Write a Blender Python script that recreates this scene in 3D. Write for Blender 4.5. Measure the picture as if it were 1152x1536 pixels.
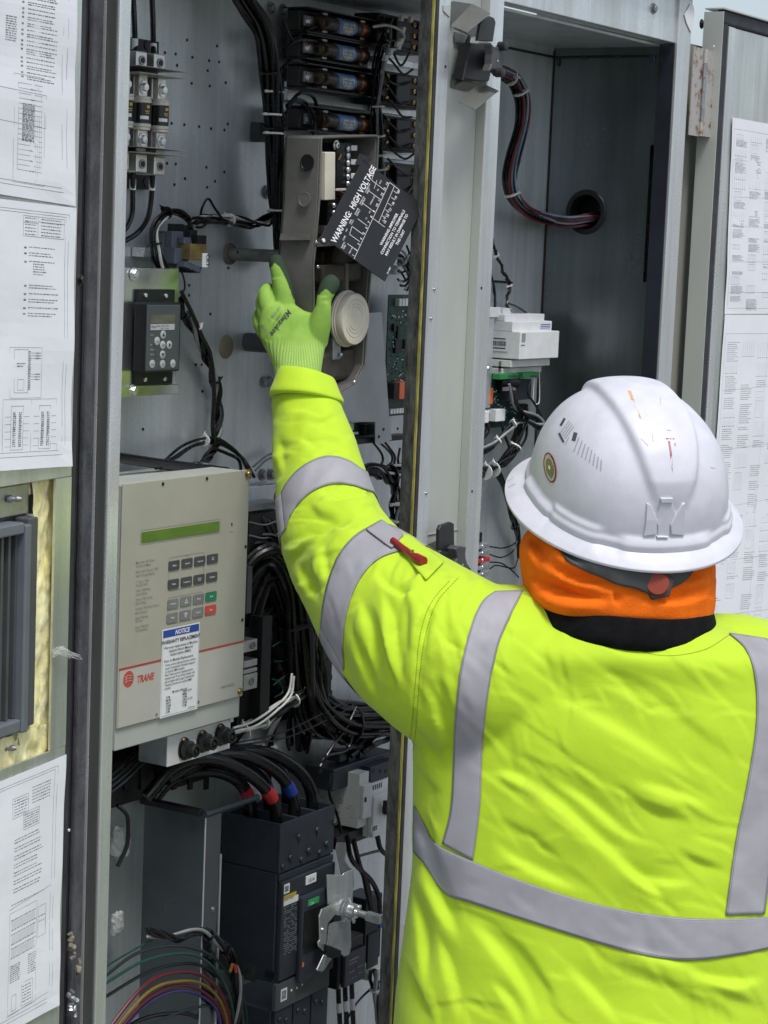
import bpy, bmesh, math, random
import numpy as np
from mathutils import Vector, Matrix
from mathutils.bvhtree import BVHTree
for _o in list(bpy.data.objects): bpy.data.objects.remove(_o, do_unlink=True)
scene = bpy.context.scene
col = scene.collection
rnd = random.Random(7)
# ---------------------------------------------------------------- camera
F = 3195.0; YAW, PITCH, ROLL = math.radians(58.1), math.radians(7.17), math.radians(2.35)
CAM = Vector((0, 0, 1.9))
vf = Vector((math.sin(YAW)*math.cos(PITCH), math.cos(YAW)*math.cos(PITCH), -math.sin(PITCH)))
_r = Vector((math.cos(YAW), -math.sin(YAW), 0)); _u = _r.cross(vf)
vr = math.cos(ROLL)*_r + math.sin(ROLL)*_u
vu = -math.sin(ROLL)*_r + math.cos(ROLL)*_u
cd = bpy.data.cameras.new('camera'); cam = bpy.data.objects.new('camera', cd); col.objects.link(cam)
cd.sensor_fit = 'HORIZONTAL'; cd.sensor_width = 36; cd.lens = 36*F/1152; cd.clip_start = 0.05; cd.clip_end = 2000
cam.matrix_world = Matrix(((vr.x, vu.x, -vf.x, CAM.x), (vr.y, vu.y, -vf.y, CAM.y), (vr.z, vu.z, -vf.z, CAM.z), (0, 0, 0, 1)))
scene.camera = cam
# ---------------------------------------------------------------- light: bright overcast day
SUN_EL, SUN_AZ = math.radians(64), math.radians(212)     # azimuth clockwise from +Y: behind and above the camera
w = bpy.data.worlds.new('World'); scene.world = w; w.use_nodes = True
wn = w.node_tree; bgn = wn.nodes['Background']
sky = wn.nodes.new('ShaderNodeTexSky'); sky.sky_type = 'NISHITA'; sky.sun_disc = False
sky.sun_elevation = SUN_EL; sky.sun_rotation = SUN_AZ; sky.dust_density = 2.5; sky.air_density = 1.0
hs = wn.nodes.new('ShaderNodeHueSaturation'); hs.inputs['Saturation'].default_value = 0.66
wn.links.new(sky.outputs[0], hs.inputs['Color']); wn.links.new(hs.outputs[0], bgn.inputs['Color'])
bgn.inputs['Strength'].default_value = 0.105
sl = bpy.data.lights.new('sun', 'SUN'); sl.energy = 1.5; sl.angle = math.radians(15); sl.color = (1, 0.985, 0.965)
sun = bpy.data.objects.new('sun', sl); col.objects.link(sun)
_sd = Vector((math.sin(SUN_AZ)*math.cos(SUN_EL), math.cos(SUN_AZ)*math.cos(SUN_EL), math.sin(SUN_EL)))
sun.rotation_euler = _sd.to_track_quat('Z', 'Y').to_euler(); sun.location = (0, -3, 6)
vs = scene.view_settings; vs.view_transform = 'Standard'; vs.look = 'None'; vs.exposure = 0.70; vs.gamma = 1
scene.render.engine = 'CYCLES'
scene.render.resolution_x = 768; scene.render.resolution_y = 1024
# ---------------------------------------------------------------- geometry helpers
def ray(px, py): return vf + vr*((px-576)/F) - vu*((py-768)/F)
def PY(px, py, Y): v = ray(px, py); return CAM + v*((Y-CAM.y)/v.y)
def PX(px, py, X): v = ray(px, py); return CAM + v*((X-CAM.x)/v.x)
def PD(px, py, d): return CAM + ray(px, py)*d
def proj(p):
    q = Vector(p)-CAM; d = q.dot(vf); return (576+F*q.dot(vr)/d, 768-F*q.dot(vu)/d, d)
def S(r, g, b):
    return tuple(((c/255)/12.92 if c <= 10 else ((c/255+0.055)/1.055)**2.4) for c in (r, g, b))
def catmull(pts, n=6):
    pts = [Vector(p) for p in pts]
    if len(pts) < 3: return [pts[0].lerp(pts[-1], i/n) for i in range(n+1)]
    q = [2*pts[0]-pts[1]] + pts + [2*pts[-1]-pts[-2]]; out = []
    for i in range(1, len(q)-2):
        p0, p1, p2, p3 = q[i-1], q[i], q[i+1], q[i+2]
        for k in range(n):
            t = k/n
            out.append(0.5*((2*p1)+(-p0+p2)*t+(2*p0-5*p1+4*p2-p3)*t*t+(-p0+3*p1-3*p2+p3)*t*t*t))
    out.append(pts[-1]); return out
def frames(path):
    T = []
    for i in range(len(path)):
        a = path[max(0, i-1)]; b = path[min(len(path)-1, i+1)]; d = b-a
        T.append(d.normalized() if d.length > 1e-9 else Vector((0, 0, 1)))
    n = T[0].orthogonal().normalized(); N = []
    for t in T:
        n = n - t*n.dot(t)
        n = n.normalized() if n.length > 1e-6 else t.orthogonal().normalized()
        N.append(n)
    return T, N
class MB:
    def __init__(s): s.v = []; s.f = []
    def add(s, vs, fs):
        o = len(s.v); s.v += [tuple(v) for v in vs]; s.f += [tuple(i+o for i in f) for f in fs]; return s
    def box(s, x0, x1, y0, y1, z0, z1):
        x0, x1 = sorted((x0, x1)); y0, y1 = sorted((y0, y1)); z0, z1 = sorted((z0, z1))
        return s.add([(x0,y0,z0),(x1,y0,z0),(x1,y1,z0),(x0,y1,z0),(x0,y0,z1),(x1,y0,z1),(x1,y1,z1),(x0,y1,z1)],
                     [(0,3,2,1),(4,5,6,7),(0,1,5,4),(1,2,6,5),(2,3,7,6),(3,0,4,7)])
    def hexa(s, c8):
        return s.add(c8, [(0,3,2,1),(4,5,6,7),(0,1,5,4),(1,2,6,5),(2,3,7,6),(3,0,4,7)])
    def obox(s, c, ax, ay, az, hx, hy, hz):
        c = Vector(c); ax, ay, az = Vector(ax)*hx, Vector(ay)*hy, Vector(az)*hz
        return s.hexa([c-ax-ay-az, c+ax-ay-az, c+ax+ay-az, c-ax+ay-az, c-ax-ay+az, c+ax-ay+az, c+ax+ay+az, c-ax+ay+az])
    def quad(s, a, b, c, d): return s.add([a, b, c, d], [(0, 1, 2, 3)])
    def slab(s, poly, off):          # a planar polygon given a thickness along the vector off
        off = Vector(off); n = len(poly); P0 = [Vector(p) for p in poly]
        vs = P0 + [p+off for p in P0]
        return s.add(vs, [tuple(range(n)), tuple(range(2*n-1, n-1, -1))] + [(i, i+n, (i+1) % n+n, (i+1) % n) for i in range(n)])
    def tube(s, path, r, seg=8, cap=True, flat=1.0):
        T, N = frames(path); n = len(path); o = []
        for i, (p, t, m) in enumerate(zip(path, T, N)):
            b = t.cross(m); rr = r[i] if isinstance(r, (list, tuple)) else r
            for k in range(seg):
                a = 2*math.pi*k/seg; o.append(p+m*(rr*math.cos(a))+b*(rr*flat*math.sin(a)))
        fs = [(i*seg+k, i*seg+(k+1) % seg, (i+1)*seg+(k+1) % seg, (i+1)*seg+k) for i in range(n-1) for k in range(seg)]
        if cap: fs += [tuple(range(seg-1, -1, -1)), tuple((n-1)*seg+k for k in range(seg))]
        return s.add(o, fs)
    def cyl(s, a, b, r, seg=16, r2=None):
        a, b = Vector(a), Vector(b); return s.tube([a, b], [r, r if r2 is None else r2], seg)
    def lathe(s, prof, o, axis, seg=24, sx=1.0):      # prof: (radius, height along axis)
        o = Vector(o); t = Vector(axis).normalized(); m = t.orthogonal().normalized(); b = t.cross(m); vs = []
        for (r_, h) in prof:
            for k in range(seg):
                a = 2*math.pi*k/seg; vs.append(o+t*h+m*(r_*math.cos(a))+b*(r_*math.sin(a)))
        n = len(prof)
        fs = [(i*seg+k, i*seg+(k+1) % seg, (i+1)*seg+(k+1) % seg, (i+1)*seg+k) for i in range(n-1) for k in range(seg)]
        fs += [tuple(range(seg-1, -1, -1)), tuple((n-1)*seg+k for k in range(seg))]
        return s.add(vs, fs)
    def build(s, name, m, parent=None, smooth=False, bevel=0, segs=2):
        me = bpy.data.meshes.new(name); me.from_pydata(s.v, [], s.f); me.update()
        return link(name, me, m, parent, smooth, bevel, segs)
def link(name, me, m, parent=None, smooth=False, bevel=0, segs=2):
    o = bpy.data.objects.new(name, me); col.objects.link(o)
    if m is not None: me.materials.append(m)
    bm = bmesh.new(); bm.from_mesh(me); bmesh.ops.recalc_face_normals(bm, faces=bm.faces[:]); bm.to_mesh(me); bm.free()
    if smooth:
        for p in me.polygons: p.use_smooth = True
        if smooth != 'all':
            me.set_sharp_from_angle(angle=math.radians(38))
    if bevel:
        b = o.modifiers.new('bevel', 'BEVEL'); b.width = bevel; b.segments = segs; b.limit_method = 'ANGLE'; b.angle_limit = math.radians(40)
        b.harden_normals = False
    if parent is not None: adopt(o, parent)
    return o
def world_loc(o):
    l = Vector((0, 0, 0))
    while o is not None: l = l + o.location; o = o.parent
    return l
def adopt(o, parent):
    o.parent = parent; o.matrix_parent_inverse = Matrix.Translation(-world_loc(parent)) if parent.type == 'EMPTY' else Matrix.Identity(4)
def tag(o, label, cat, group=None, kind=None):
    if label: o['label'] = label
    if cat: o['category'] = cat
    if group: o['group'] = group
    if kind: o['kind'] = kind
    return o
def thing(name, loc, label, cat, group=None):
    o = bpy.data.objects.new(name, None); col.objects.link(o); o.location = loc; o.empty_display_size = 0.02
    return tag(o, label, cat, group)
def struct(o): o['kind'] = 'structure'; return o
def copy_thing(root, delta, label):
    r = root.copy(); col.objects.link(r); r.location = root.location + Vector(delta); r['label'] = label
    for ch in root.children:
        c = ch.copy(); col.objects.link(c); c.parent = r; c.matrix_parent_inverse = ch.matrix_parent_inverse.copy()
        for g in ch.children:
            d = g.copy(); col.objects.link(d); d.parent = c; d.matrix_parent_inverse = g.matrix_parent_inverse.copy()
    return r
# ---------------------------------------------------------------- materials
M = {}
def mat(name, c, rough=0.5, metal=0.0, var=0.08, vscale=30, bump=0.0, bscale=300, spec=0.5, c2=None, stretch=None, rvar=0.0, coat=0.0):
    if name in M: return M[name]
    m = bpy.data.materials.new(name); m.use_nodes = True; nt = m.node_tree; N = nt.nodes; L = nt.links
    p = N['Principled BSDF']; p.inputs['Roughness'].default_value = rough; p.inputs['Metallic'].default_value = metal
    p.inputs['Specular IOR Level'].default_value = spec
    if coat: p.inputs['Coat Weight'].default_value = coat; p.inputs['Coat Roughness'].default_value = 0.25
    tc = N.new('ShaderNodeTexCoord'); mp = N.new('ShaderNodeMapping'); L.new(tc.outputs['Object'], mp.inputs['Vector'])
    if stretch: mp.inputs['Scale'].default_value = stretch
    c2 = c2 or tuple(max(0, x*(1-2.2*var)) for x in c)
    n1 = N.new('ShaderNodeTexNoise'); n1.inputs['Scale'].default_value = vscale; n1.inputs['Detail'].default_value = 5; n1.inputs['Roughness'].default_value = 0.6
    L.new(mp.outputs[0], n1.inputs['Vector'])
    rp = N.new('ShaderNodeValToRGB'); rp.color_ramp.elements[0].position = 0.3; rp.color_ramp.elements[1].position = 0.7
    rp.color_ramp.elements[0].color = (*c2, 1); rp.color_ramp.elements[1].color = (*[min(1, x*(1+var)) for x in c], 1)
    L.new(n1.outputs[0], rp.inputs[0]); L.new(rp.outputs[0], p.inputs['Base Color'])
    if rvar:
        mr = N.new('ShaderNodeMapRange'); mr.inputs[1].default_value = 0.3; mr.inputs[2].default_value = 0.7
        mr.inputs[3].default_value = max(0.05, rough-rvar); mr.inputs[4].default_value = min(1, rough+rvar)
        L.new(n1.outputs[0], mr.inputs[0]); L.new(mr.outputs[0], p.inputs['Roughness'])
    if bump:
        n2 = N.new('ShaderNodeTexNoise'); n2.inputs['Scale'].default_value = bscale; n2.inputs['Detail'].default_value = 3
        L.new(mp.outputs[0], n2.inputs['Vector'])
        b = N.new('ShaderNodeBump'); b.inputs['Strength'].default_value = bump; b.inputs['Distance'].default_value = 0.002
        L.new(n2.outputs[0], b.inputs['Height']); L.new(b.outputs[0], p.inputs['Normal'])
    M[name] = m; return m
def galvanised(name, c, rough=0.4, metal=0.85, dirt=0.0, scale=240):
    """spangled zinc sheet: small crystal patches of slightly different tone and gloss, a little grime"""
    if name in M: return M[name]
    m = bpy.data.materials.new(name); m.use_nodes = True; nt = m.node_tree; N = nt.nodes; L = nt.links
    p = N['Principled BSDF']; p.inputs['Metallic'].default_value = metal
    tc = N.new('ShaderNodeTexCoord')
    vo = N.new('ShaderNodeTexVoronoi'); vo.inputs['Scale'].default_value = scale; L.new(tc.outputs['Object'], vo.inputs['Vector'])
    no = N.new('ShaderNodeTexNoise'); no.inputs['Scale'].default_value = 6; no.inputs['Detail'].default_value = 6; L.new(tc.outputs['Object'], no.inputs['Vector'])
    nf = N.new('ShaderNodeTexNoise'); nf.inputs['Scale'].default_value = 260; nf.inputs['Detail'].default_value = 3; L.new(tc.outputs['Object'], nf.inputs['Vector'])
    sx = N.new('ShaderNodeSeparateColor'); L.new(vo.outputs['Color'], sx.inputs[0])
    a = N.new('ShaderNodeMath'); a.operation = 'MULTIPLY'; a.inputs[1].default_value = 0.10; L.new(sx.outputs[0], a.inputs[0])
    b = N.new('ShaderNodeMath'); b.operation = 'MULTIPLY_ADD'; b.inputs[1].default_value = 0.8; L.new(no.outputs[0], b.inputs[0]); L.new(a.outputs[0], b.inputs[2])
    e = N.new('ShaderNodeMath'); e.operation = 'MULTIPLY_ADD'; e.inputs[1].default_value = 0.22; L.new(nf.outputs[0], e.inputs[0]); L.new(b.outputs[0], e.inputs[2])
    rp = N.new('ShaderNodeValToRGB'); rp.color_ramp.elements[0].position = 0.20; rp.color_ramp.elements[1].position = 0.95
    rp.color_ramp.elements[0].color = (*[x*(0.80-dirt) for x in c], 1); rp.color_ramp.elements[1].color = (*[min(1, x*1.18) for x in c], 1)
    mp2 = N.new('ShaderNodeMapping'); mp2.inputs['Scale'].default_value = (22, 22, 1.3); L.new(tc.outputs['Object'], mp2.inputs['Vector'])
    ns = N.new('ShaderNodeTexNoise'); ns.inputs['Scale'].default_value = 1.0; ns.inputs['Detail'].default_value = 7; ns.inputs['Roughness'].default_value = .7; L.new(mp2.outputs[0], ns.inputs['Vector'])
    rs = N.new('ShaderNodeValToRGB'); rs.color_ramp.elements[0].position = .32; rs.color_ramp.elements[1].position = .62; rs.color_ramp.elements[0].color = (.74, .73, .70, 1); rs.color_ramp.elements[1].color = (1, 1, 1, 1); L.new(ns.outputs[0], rs.inputs[0])
    mxs = N.new('ShaderNodeMix'); mxs.data_type = 'RGBA'; mxs.blend_type = 'MULTIPLY'; mxs.inputs[0].default_value = 1
    L.new(e.outputs[0], rp.inputs[0]); L.new(rp.outputs[0], mxs.inputs[6]); L.new(rs.outputs[0], mxs.inputs[7]); L.new(mxs.outputs[2], p.inputs['Base Color'])
    mr = N.new('ShaderNodeMapRange'); mr.inputs[1].default_value = 0.3; mr.inputs[2].default_value = 1.0
    mr.inputs[3].default_value = rough+0.1; mr.inputs[4].default_value = rough-0.08; L.new(e.outputs[0], mr.inputs[0]); L.new(mr.outputs[0], p.inputs['Roughness'])
    bp = N.new('ShaderNodeBump'); bp.inputs['Strength'].default_value = 0.02; bp.inputs['Distance'].default_value = 0.002
    L.new(nf.outputs[0], bp.inputs['Height']); L.new(bp.outputs[0], p.inputs['Normal'])
    M[name] = m; return m
GALV = galvanised('galvanised_sheet', (0.70, 0.76, 0.79), rough=0.34, metal=0.68)
GALV_R = galvanised('galvanised_dark_reflection', (0.17, 0.195, 0.205), rough=0.27, metal=0.92)  # darker copy of the sheet: dark reflections are put into its colour
GALV_L = galvanised('galvanised_frame', (0.74, 0.78, 0.80), rough=0.27, metal=0.62)
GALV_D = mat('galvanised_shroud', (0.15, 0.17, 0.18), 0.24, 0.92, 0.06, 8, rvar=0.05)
GALV_T = galvanised('galvanised_door', (0.78, 0.82, 0.80), rough=0.30, metal=0.80)
ZINC = mat('zinc_plated_steel', (0.80, 0.82, 0.84), 0.26, 0.85, 0.05, 30, rvar=0.05)
STEEL = mat('dull_steel', (0.36, 0.37, 0.38), 0.42, 0.8, 0.12, 40, 0.05, 200)
BRASS = mat('brass', (0.42, 0.32, 0.15), 0.3, 0.95, 0.1, 60)
COPPER = mat('copper', (0.26, 0.12, 0.06), 0.35, 0.9, 0.12, 60)
ALU = mat('aluminium_lug', (0.74, 0.73, 0.70), 0.35, 0.85, 0.08, 80, 0.05, 300)
BLK = mat('black_insulation', (0.006, 0.006, 0.007), 0.27, 0, 0.2, 40, spec=0.5, rvar=0.08)
BLKP = mat('black_plastic', (0.009, 0.009, 0.010), 0.42, 0, 0.2, 60, 0.1, 400)
CHAR = mat('charcoal_plastic', (0.028, 0.034, 0.045), 0.42, 0, 0.1, 30, 0.12, 600)
CHAR2 = mat('charcoal_plate', (0.075, 0.078, 0.085), 0.5, 0, 0.1, 30, 0.1, 600)
WHT = mat('white_nylon', (0.72, 0.72, 0.70), 0.45, 0, 0.05, 60)
WIREW = mat('white_insulation', (0.66, 0.66, 0.64), 0.4, 0, 0.1, 60)
WIREG = mat('grey_insulation', (0.26, 0.27, 0.28), 0.45, 0, 0.1, 60)
LGREY = mat('light_grey_plastic', (0.70, 0.70, 0.68), 0.5, 0, 0.05, 40, 0.06, 500)
WPLA = mat('white_plastic', (0.76, 0.77, 0.77), 0.45, 0, 0.04, 40, 0.05, 500)
PAPER = mat('paper', (0.80, 0.81, 0.84), 0.75, 0, 0.02, 12, 0.05, 60, spec=0.2)
INK = mat('printed_ink', (0.05, 0.05, 0.06), 0.8, 0, 0.1, 60, spec=0.2)
INKG = mat('grey_print', (0.26, 0.27, 0.30), 0.8, 0, 0.3, 90, spec=0.2)
WINK = mat('white_print', (0.8, 0.8, 0.8), 0.6, 0, 0.03, 60)
LABEL = mat('white_label', (0.78, 0.79, 0.80), 0.5, 0, 0.03, 40)
PCB = mat('green_circuit_board', (0.008, 0.055, 0.040), 0.4, 0, 0.3, 120)
ORANGE = mat('orange_relay', (0.72, 0.16, 0.06), 0.4, 0, 0.05, 60)
RED = mat('red_insulation', (0.10, 0.010, 0.015), 0.4, 0, 0.1, 60)
BLUE = mat('blue_tape', (0.012, 0.05, 0.33), 0.45, 0, 0.1, 60)
REDT = mat('red_tape', (0.50, 0.02, 0.025), 0.45, 0, 0.1, 60)
WBLUE = mat('blue_grey_insulation', (0.16, 0.25, 0.31), 0.4, 0, 0.1, 60)
GRN = mat('green_insulation', (0.008, 0.055, 0.040), 0.4, 0, 0.1, 60)
DGRN = mat('dark_green_insulation', (0.010, 0.024, 0.021), 0.38, 0, 0.1, 60)
YEL = mat('yellow_insulation', (0.20, 0.12, 0.016), 0.4, 0, 0.1, 60)
PURP = mat('violet_insulation', (0.05, 0.03, 0.14), 0.4, 0, 0.1, 60)
GASK = mat('rubber_gasket', (0.030, 0.031, 0.036), 0.6, 0, 0.25, 25, 0.3, 250)
GASK2 = mat('foam_gasket', (0.075, 0.078, 0.085), 0.85, 0, 0.25, 60, 0.6, 350, stretch=(1, 1, 0.4))
OLIVE = mat('olive_painted_channel', (0.10, 0.105, 0.095), 0.5, 0.2, 0.15, 20, 0.1, 300, stretch=(1, 1, 0.15))
BEIGE = mat('beige_paint', (0.385, 0.38, 0.305), 0.42, 0, 0.03, 20, 0.04, 500)
BEIGE2 = mat('pale_beige_paint', (0.47, 0.465, 0.41), 0.42, 0, 0.03, 20, 0.04, 500)
GPAINT = mat('grey_green_paint', (0.46, 0.48, 0.445), 0.42, 0.1, 0.05, 8, 0.06, 400, stretch=(1, 1, 0.3))
TAUPE = mat('taupe_cast_plastic', (0.140, 0.136, 0.124), 0.5, 0.1, 0.10, 25, 0.18, 500)
TAUPE_D = mat('brown_motor_body', (0.06, 0.052, 0.04), 0.5, 0.1, 0.2, 30, 0.1, 400)
CREAM = mat('cream_plastic', (0.62, 0.58, 0.47), 0.45, 0, 0.05, 30, 0.06, 300)
# ---------------------------------------------------------------- shared builders
def tie(path_pt, tangent, r, parent, m=None, tail=None):
    """a cable tie: thin band with its locking head and cut tail"""
    t = Vector(tangent).normalized(); o = t.orthogonal().normalized()
    if tail is not None:
        o = Vector(tail); o = (o - t*o.dot(t)).normalized()
    mb = MB(); mb.lathe([(r+.0002, -.0013), (r+.0009, -.0013), (r+.0009, .0013), (r+.0002, .0013)], path_pt, t, 14)
    b = t.cross(o)
    mb.obox(Vector(path_pt)+o*(r+.0015), b, o, t, .0021, .0015, .0020)
    mb.obox(Vector(path_pt)+o*(r+.004), b, o, t, .0005, .0026, .0010)
    return mb.build('cable_tie', m or WHT, parent)
def harness(name, pts, n, R, wr, label, mats, cat='wire harness', ties=(), twist=1.5, tie_m=None, seg=6, sub=7, seed=0, wob=0.25, ends=None, group=None, tiedir=None):
    """n wires wound loosely round one path; the whole bundle is one thing, each wire and tie a part"""
    rr = random.Random(seed+len(pts)*13+n)
    path = catmull(pts, sub); T, N = frames(path); root = thing(name, pts[0], label, cat, group)
    L = len(path)
    for k in range(n):
        a0 = 2*math.pi*rr.random(); q = R*math.sqrt((k+0.5)/n) if n > 1 else 0
        ph = rr.random()*6.28; tw = twist*(0.7+0.6*rr.random()); o = []
        for i, (p, t, m_) in enumerate(zip(path, T, N)):
            b = t.cross(m_); u = i/(L-1); a = a0+tw*u*6.28*0.5
            qq = q*(1+wob*math.sin(ph+u*9)+wob*0.6*math.sin(ph*2+u*21))
            o.append(p+m_*(qq*math.cos(a))+b*(qq*math.sin(a)))
        MB().tube(o, wr*(0.85+0.3*rr.random()), seg).build('wire', mats[k % len(mats)], root, True)
    for u in ties:
        i = min(L-1, int(u*(L-1))); tie(path[i], T[i], R+wr*0.9, root, tie_m, tiedir)
    return root
def wire(name, pts, r, m, label, cat='wire', group=None, sub=8, seg=8, parent=None):
    o = MB().tube(catmull(pts, sub), r, seg).build(name, m, parent, True)
    if parent is None: tag(o, label, cat, group)
    return o
def bolt(c, axis, r, parent, m=None, name='bolt', washer=True, cross=False):
    c = Vector(c); t = Vector(axis).normalized(); mb = MB()
    if washer: mb.lathe([(r*1.45, 0), (r*1.5, r*.1), (r*1.45, r*.22)], c, t, 18)
    if cross: mb.lathe([(r, r*.1), (r, r*.45), (r*.8, r*.75), (r*.35, r*.8), (r*.3, r*.5)], c, t, 16)
    else: mb.lathe([(r, r*.2), (r, r*.8), (r*.86, r*.95), (r*.3, r*.97)], c, t, 6)
    return mb.build(name, m or ZINC, parent, True)
def text(s, o, xd, yd, size, m, parent, name='lettering', align='LEFT', bold=0.0, shear=0.0, sx=1.0, space=1.0):
    cu = bpy.data.curves.new('lettering', 'FONT'); cu.body = s; cu.size = 1; cu.align_x = align; cu.resolution_u = 2
    cu.offset = bold; cu.shear = shear; cu.space_line = space; cu.fill_mode = 'FRONT'
    ob = bpy.data.objects.new('lettering', cu); col.objects.link(ob)
    bpy.context.view_layer.update()
    me = bpy.data.meshes.new_from_object(ob); bpy.data.objects.remove(ob, do_unlink=True); bpy.data.curves.remove(cu)
    o, xd, yd = Vector(o), Vector(xd).normalized(), Vector(yd).normalized()
    for v in me.vertices: v.co = o+xd*(v.co.x*size*sx)+yd*(v.co.y*size)
    ob = bpy.data.objects.new(name, me); col.objects.link(ob); me.materials.clear(); me.materials.append(m)
    if parent is not None: adopt(ob, parent)
    return ob
XD, YD, ZD = Vector((1, 0, 0)), Vector((0, 1, 0)), Vector((0, 0, 1))
OUT = Vector((0, -1, 0))
def rrect(cx, cz, hx, hz, r, Y, n=4):
    pts = []
    for (sx, sz, a0) in ((1, 1, 0), (-1, 1, 90), (-1, -1, 180), (1, -1, 270)):
        for k in range(n+1):
            a = math.radians(a0+90*k/n); pts.append(Vector((cx+sx*(hx-r)+r*math.cos(a), Y, cz+sz*(hz-r)+r*math.sin(a))))
    return pts
# ================================================================ the setting
YF, YB, YR = 1.60, 1.86, 1.838          # front plane of the cabinet, back panel, back wall of the right compartment
ZB, ZT = 0.14, 2.262                    # inside bottom and ceiling
gm = mat('concrete_yard', (0.17, 0.165, 0.155), 0.9, 0, 0.15, 3, 0.4, 60)
g = MB().add([(-400, -400, 0), (400, -400, 0), (400, 400, 0), (-400, 400, 0)], [(0, 1, 2, 3)]).build('ground', gm)
struct(g); g['label'] = 'grey concrete yard under the cabinet'
cab = thing('control_cabinet', (2.7, 1.73, 0), 'open galvanised steel electrical control cabinet with two door openings', 'cabinet')
def bx(name, m, x0, x1, y0, y1, z0, z1, parent, bevel=0.0): return MB().box(x0, x1, y0, y1, z0, z1).build(name, m, parent, False, bevel)
XPL0, XPL1 = PY(173, 300, YF).x, PY(190, 300, YF).x
XM0 = PY(640, 300, YF).x; XM1 = PY(743, 300, YF).x
XR = PY(1000, 300, YF).x; XR2 = PY(1016, 360, YF).x
# plinth, back, ceiling
bx('plinth', STEEL, XPL0-.02, XR2+.02, YF+.01, YB+.05, 0, ZB, cab, .004)
seam = PY(405, 620, YB).x
bp1 = bx('back_panel', GALV, XPL0, seam-.0012, YB, YB+.004, ZB, ZT, cab)
bp2 = bx('back_panel', GALV, seam+.0012, 3.197, YB+.002, YB+.006, ZB, ZT, cab)
bx('outer_back', STEEL, XPL0-.02, XR2, YB+.012, YB+.05, ZB, ZT+.03, cab)
bx('ceiling_panel', GALV, XPL0, XR2, YF+.03, YB, ZT, ZT+.004, cab)
bx('roof', GPAINT, XPL0-.25, XR2+.03, YF-.02, YB+.08, ZT+.09, ZT+.11, cab, .003)
bx('side_wall', GALV, XPL0-.002, XPL0, YF+.06, YB, ZB, ZT, cab)
bx('back_step', GALV, 3.198, 3.2, YR+.0035, YB, ZB, ZT, cab)
# left post and its rebate
MB().box(XPL0, XPL1, YF, YF+.055, ZB, ZT+.085).build('post', GALV_L, cab, False, .0012)
bx('rebate_lip', OLIVE, XPL0-.0022, XPL0-.0002, YF+.003, YF+.029, ZB, ZT+.08, cab)
XF0 = PY(128, 300, YF+.03).x
bx('rebate_flange', GASK, XF0-.03, XPL0-.0025, YF+.03, YF+.034, ZB, ZT+.08, cab)
bx('foam_strip', GASK2, PY(133, 300, YF+.022).x, PY(150, 300, YF+.022).x, YF+.02, YF+.0295, ZB, ZT+.08, cab, .003)
bx('edge_trim', GALV_L, PY(151, 300, YF+.018).x, PY(152.4, 300, YF+.018).x, YF+.017, YF+.0298, ZB+.4, ZT+.08, cab)
# headers over the two openings
zl = PY(1010, 63.7, YF).z
bx('header_beam', GALV_L, XPL1+.0005, XM0-.014, YF+.002, YF+.03, zl+.004, ZT+.085, cab, .001)
hb = bx('header_beam', GALV_L, XM1+.0005, XR+.006, YF+.002, YF+.03, zl, ZT+.085, cab, .0015)
bolt(PY(980, 13, YF+.002), OUT, .0065, cab, STEEL)
# mullion between the openings: felt edge, yellow line, pressed channel
XW0, XW1 = PY(655, 90, YF).x, PY(673, 90, YF).x
XC1 = PY(733, 90, YF).x
MB().box(XM0, XM0+.004, YF+.004, YF+.024, ZB, ZT).build("felt_edge", mat('dark_felt_insulation', (0.085, 0.088, 0.085), 0.8, 0.1, 0.35, 90, 0.7, 220, stretch=(1, 1, 0.35)), cab)
bx('yellow_fibre_edge', mat('yellow_fibre', (0.36, 0.33, 0.07), 0.9, 0, 0.3, 120, 0.6, 300, stretch=(1, 1, 0.2)), XM0-.0005, PY(648.5, 90, YF+.004).x, YF+.001, YF+.004, ZB, ZT, cab)
bx('seal_lip', GASK, PY(648.8, 90, YF+.002).x, XW0-.0004, YF-.001, YF+.010, ZB, ZT, cab)
bx('flange', GALV_L, XW0, XW1, YF, YF+.020, ZB, ZT+.085, cab, .001)
bx('channel_web', GPAINT, XW1+.0003, XC1-.0003, YF+.016, YF+.020, ZB, ZT+.085, cab)
bx('channel_side', GPAINT, XC1-.002, XC1-.0002, YF+.001, YF+.0155, ZB, ZT+.085, cab)
bx('flange', GALV_L, XC1, XM1, YF, YF+.020, ZB, ZT+.085, cab, .001)
for (px, py) in ((651, 434), (646, 478), (639, 740)): bolt(PY(px, py, YF), OUT, .0022, cab, STEEL, 'rivet', False)
for (px, py) in ((722, 432), (668, 100), (708, 737)): MB().lathe([(.0022, 0), (.0022, .0006)], PY(px, py, YF), OUT, 10).build('rivet_hole', BLKP, cab)
# right compartment: back wall, right wall with its grommet hole
bx('back_wall', GALV, 3.1985, XR-.0005, YR, YR+.003, ZB, ZT, cab)
H = PX(879, 318, XR); HR = .036
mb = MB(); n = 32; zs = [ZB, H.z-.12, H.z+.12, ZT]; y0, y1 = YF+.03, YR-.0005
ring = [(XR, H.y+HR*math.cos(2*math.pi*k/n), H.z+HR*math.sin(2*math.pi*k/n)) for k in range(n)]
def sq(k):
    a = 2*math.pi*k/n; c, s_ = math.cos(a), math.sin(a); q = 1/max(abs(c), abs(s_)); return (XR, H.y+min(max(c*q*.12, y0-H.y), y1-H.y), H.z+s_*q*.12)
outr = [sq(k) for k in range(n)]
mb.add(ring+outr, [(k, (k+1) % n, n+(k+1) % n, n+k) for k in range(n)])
mb.quad((XR, y0, zs[0]), (XR, y1, zs[0]), (XR, y1, zs[1]), (XR, y0, zs[1]))
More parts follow.
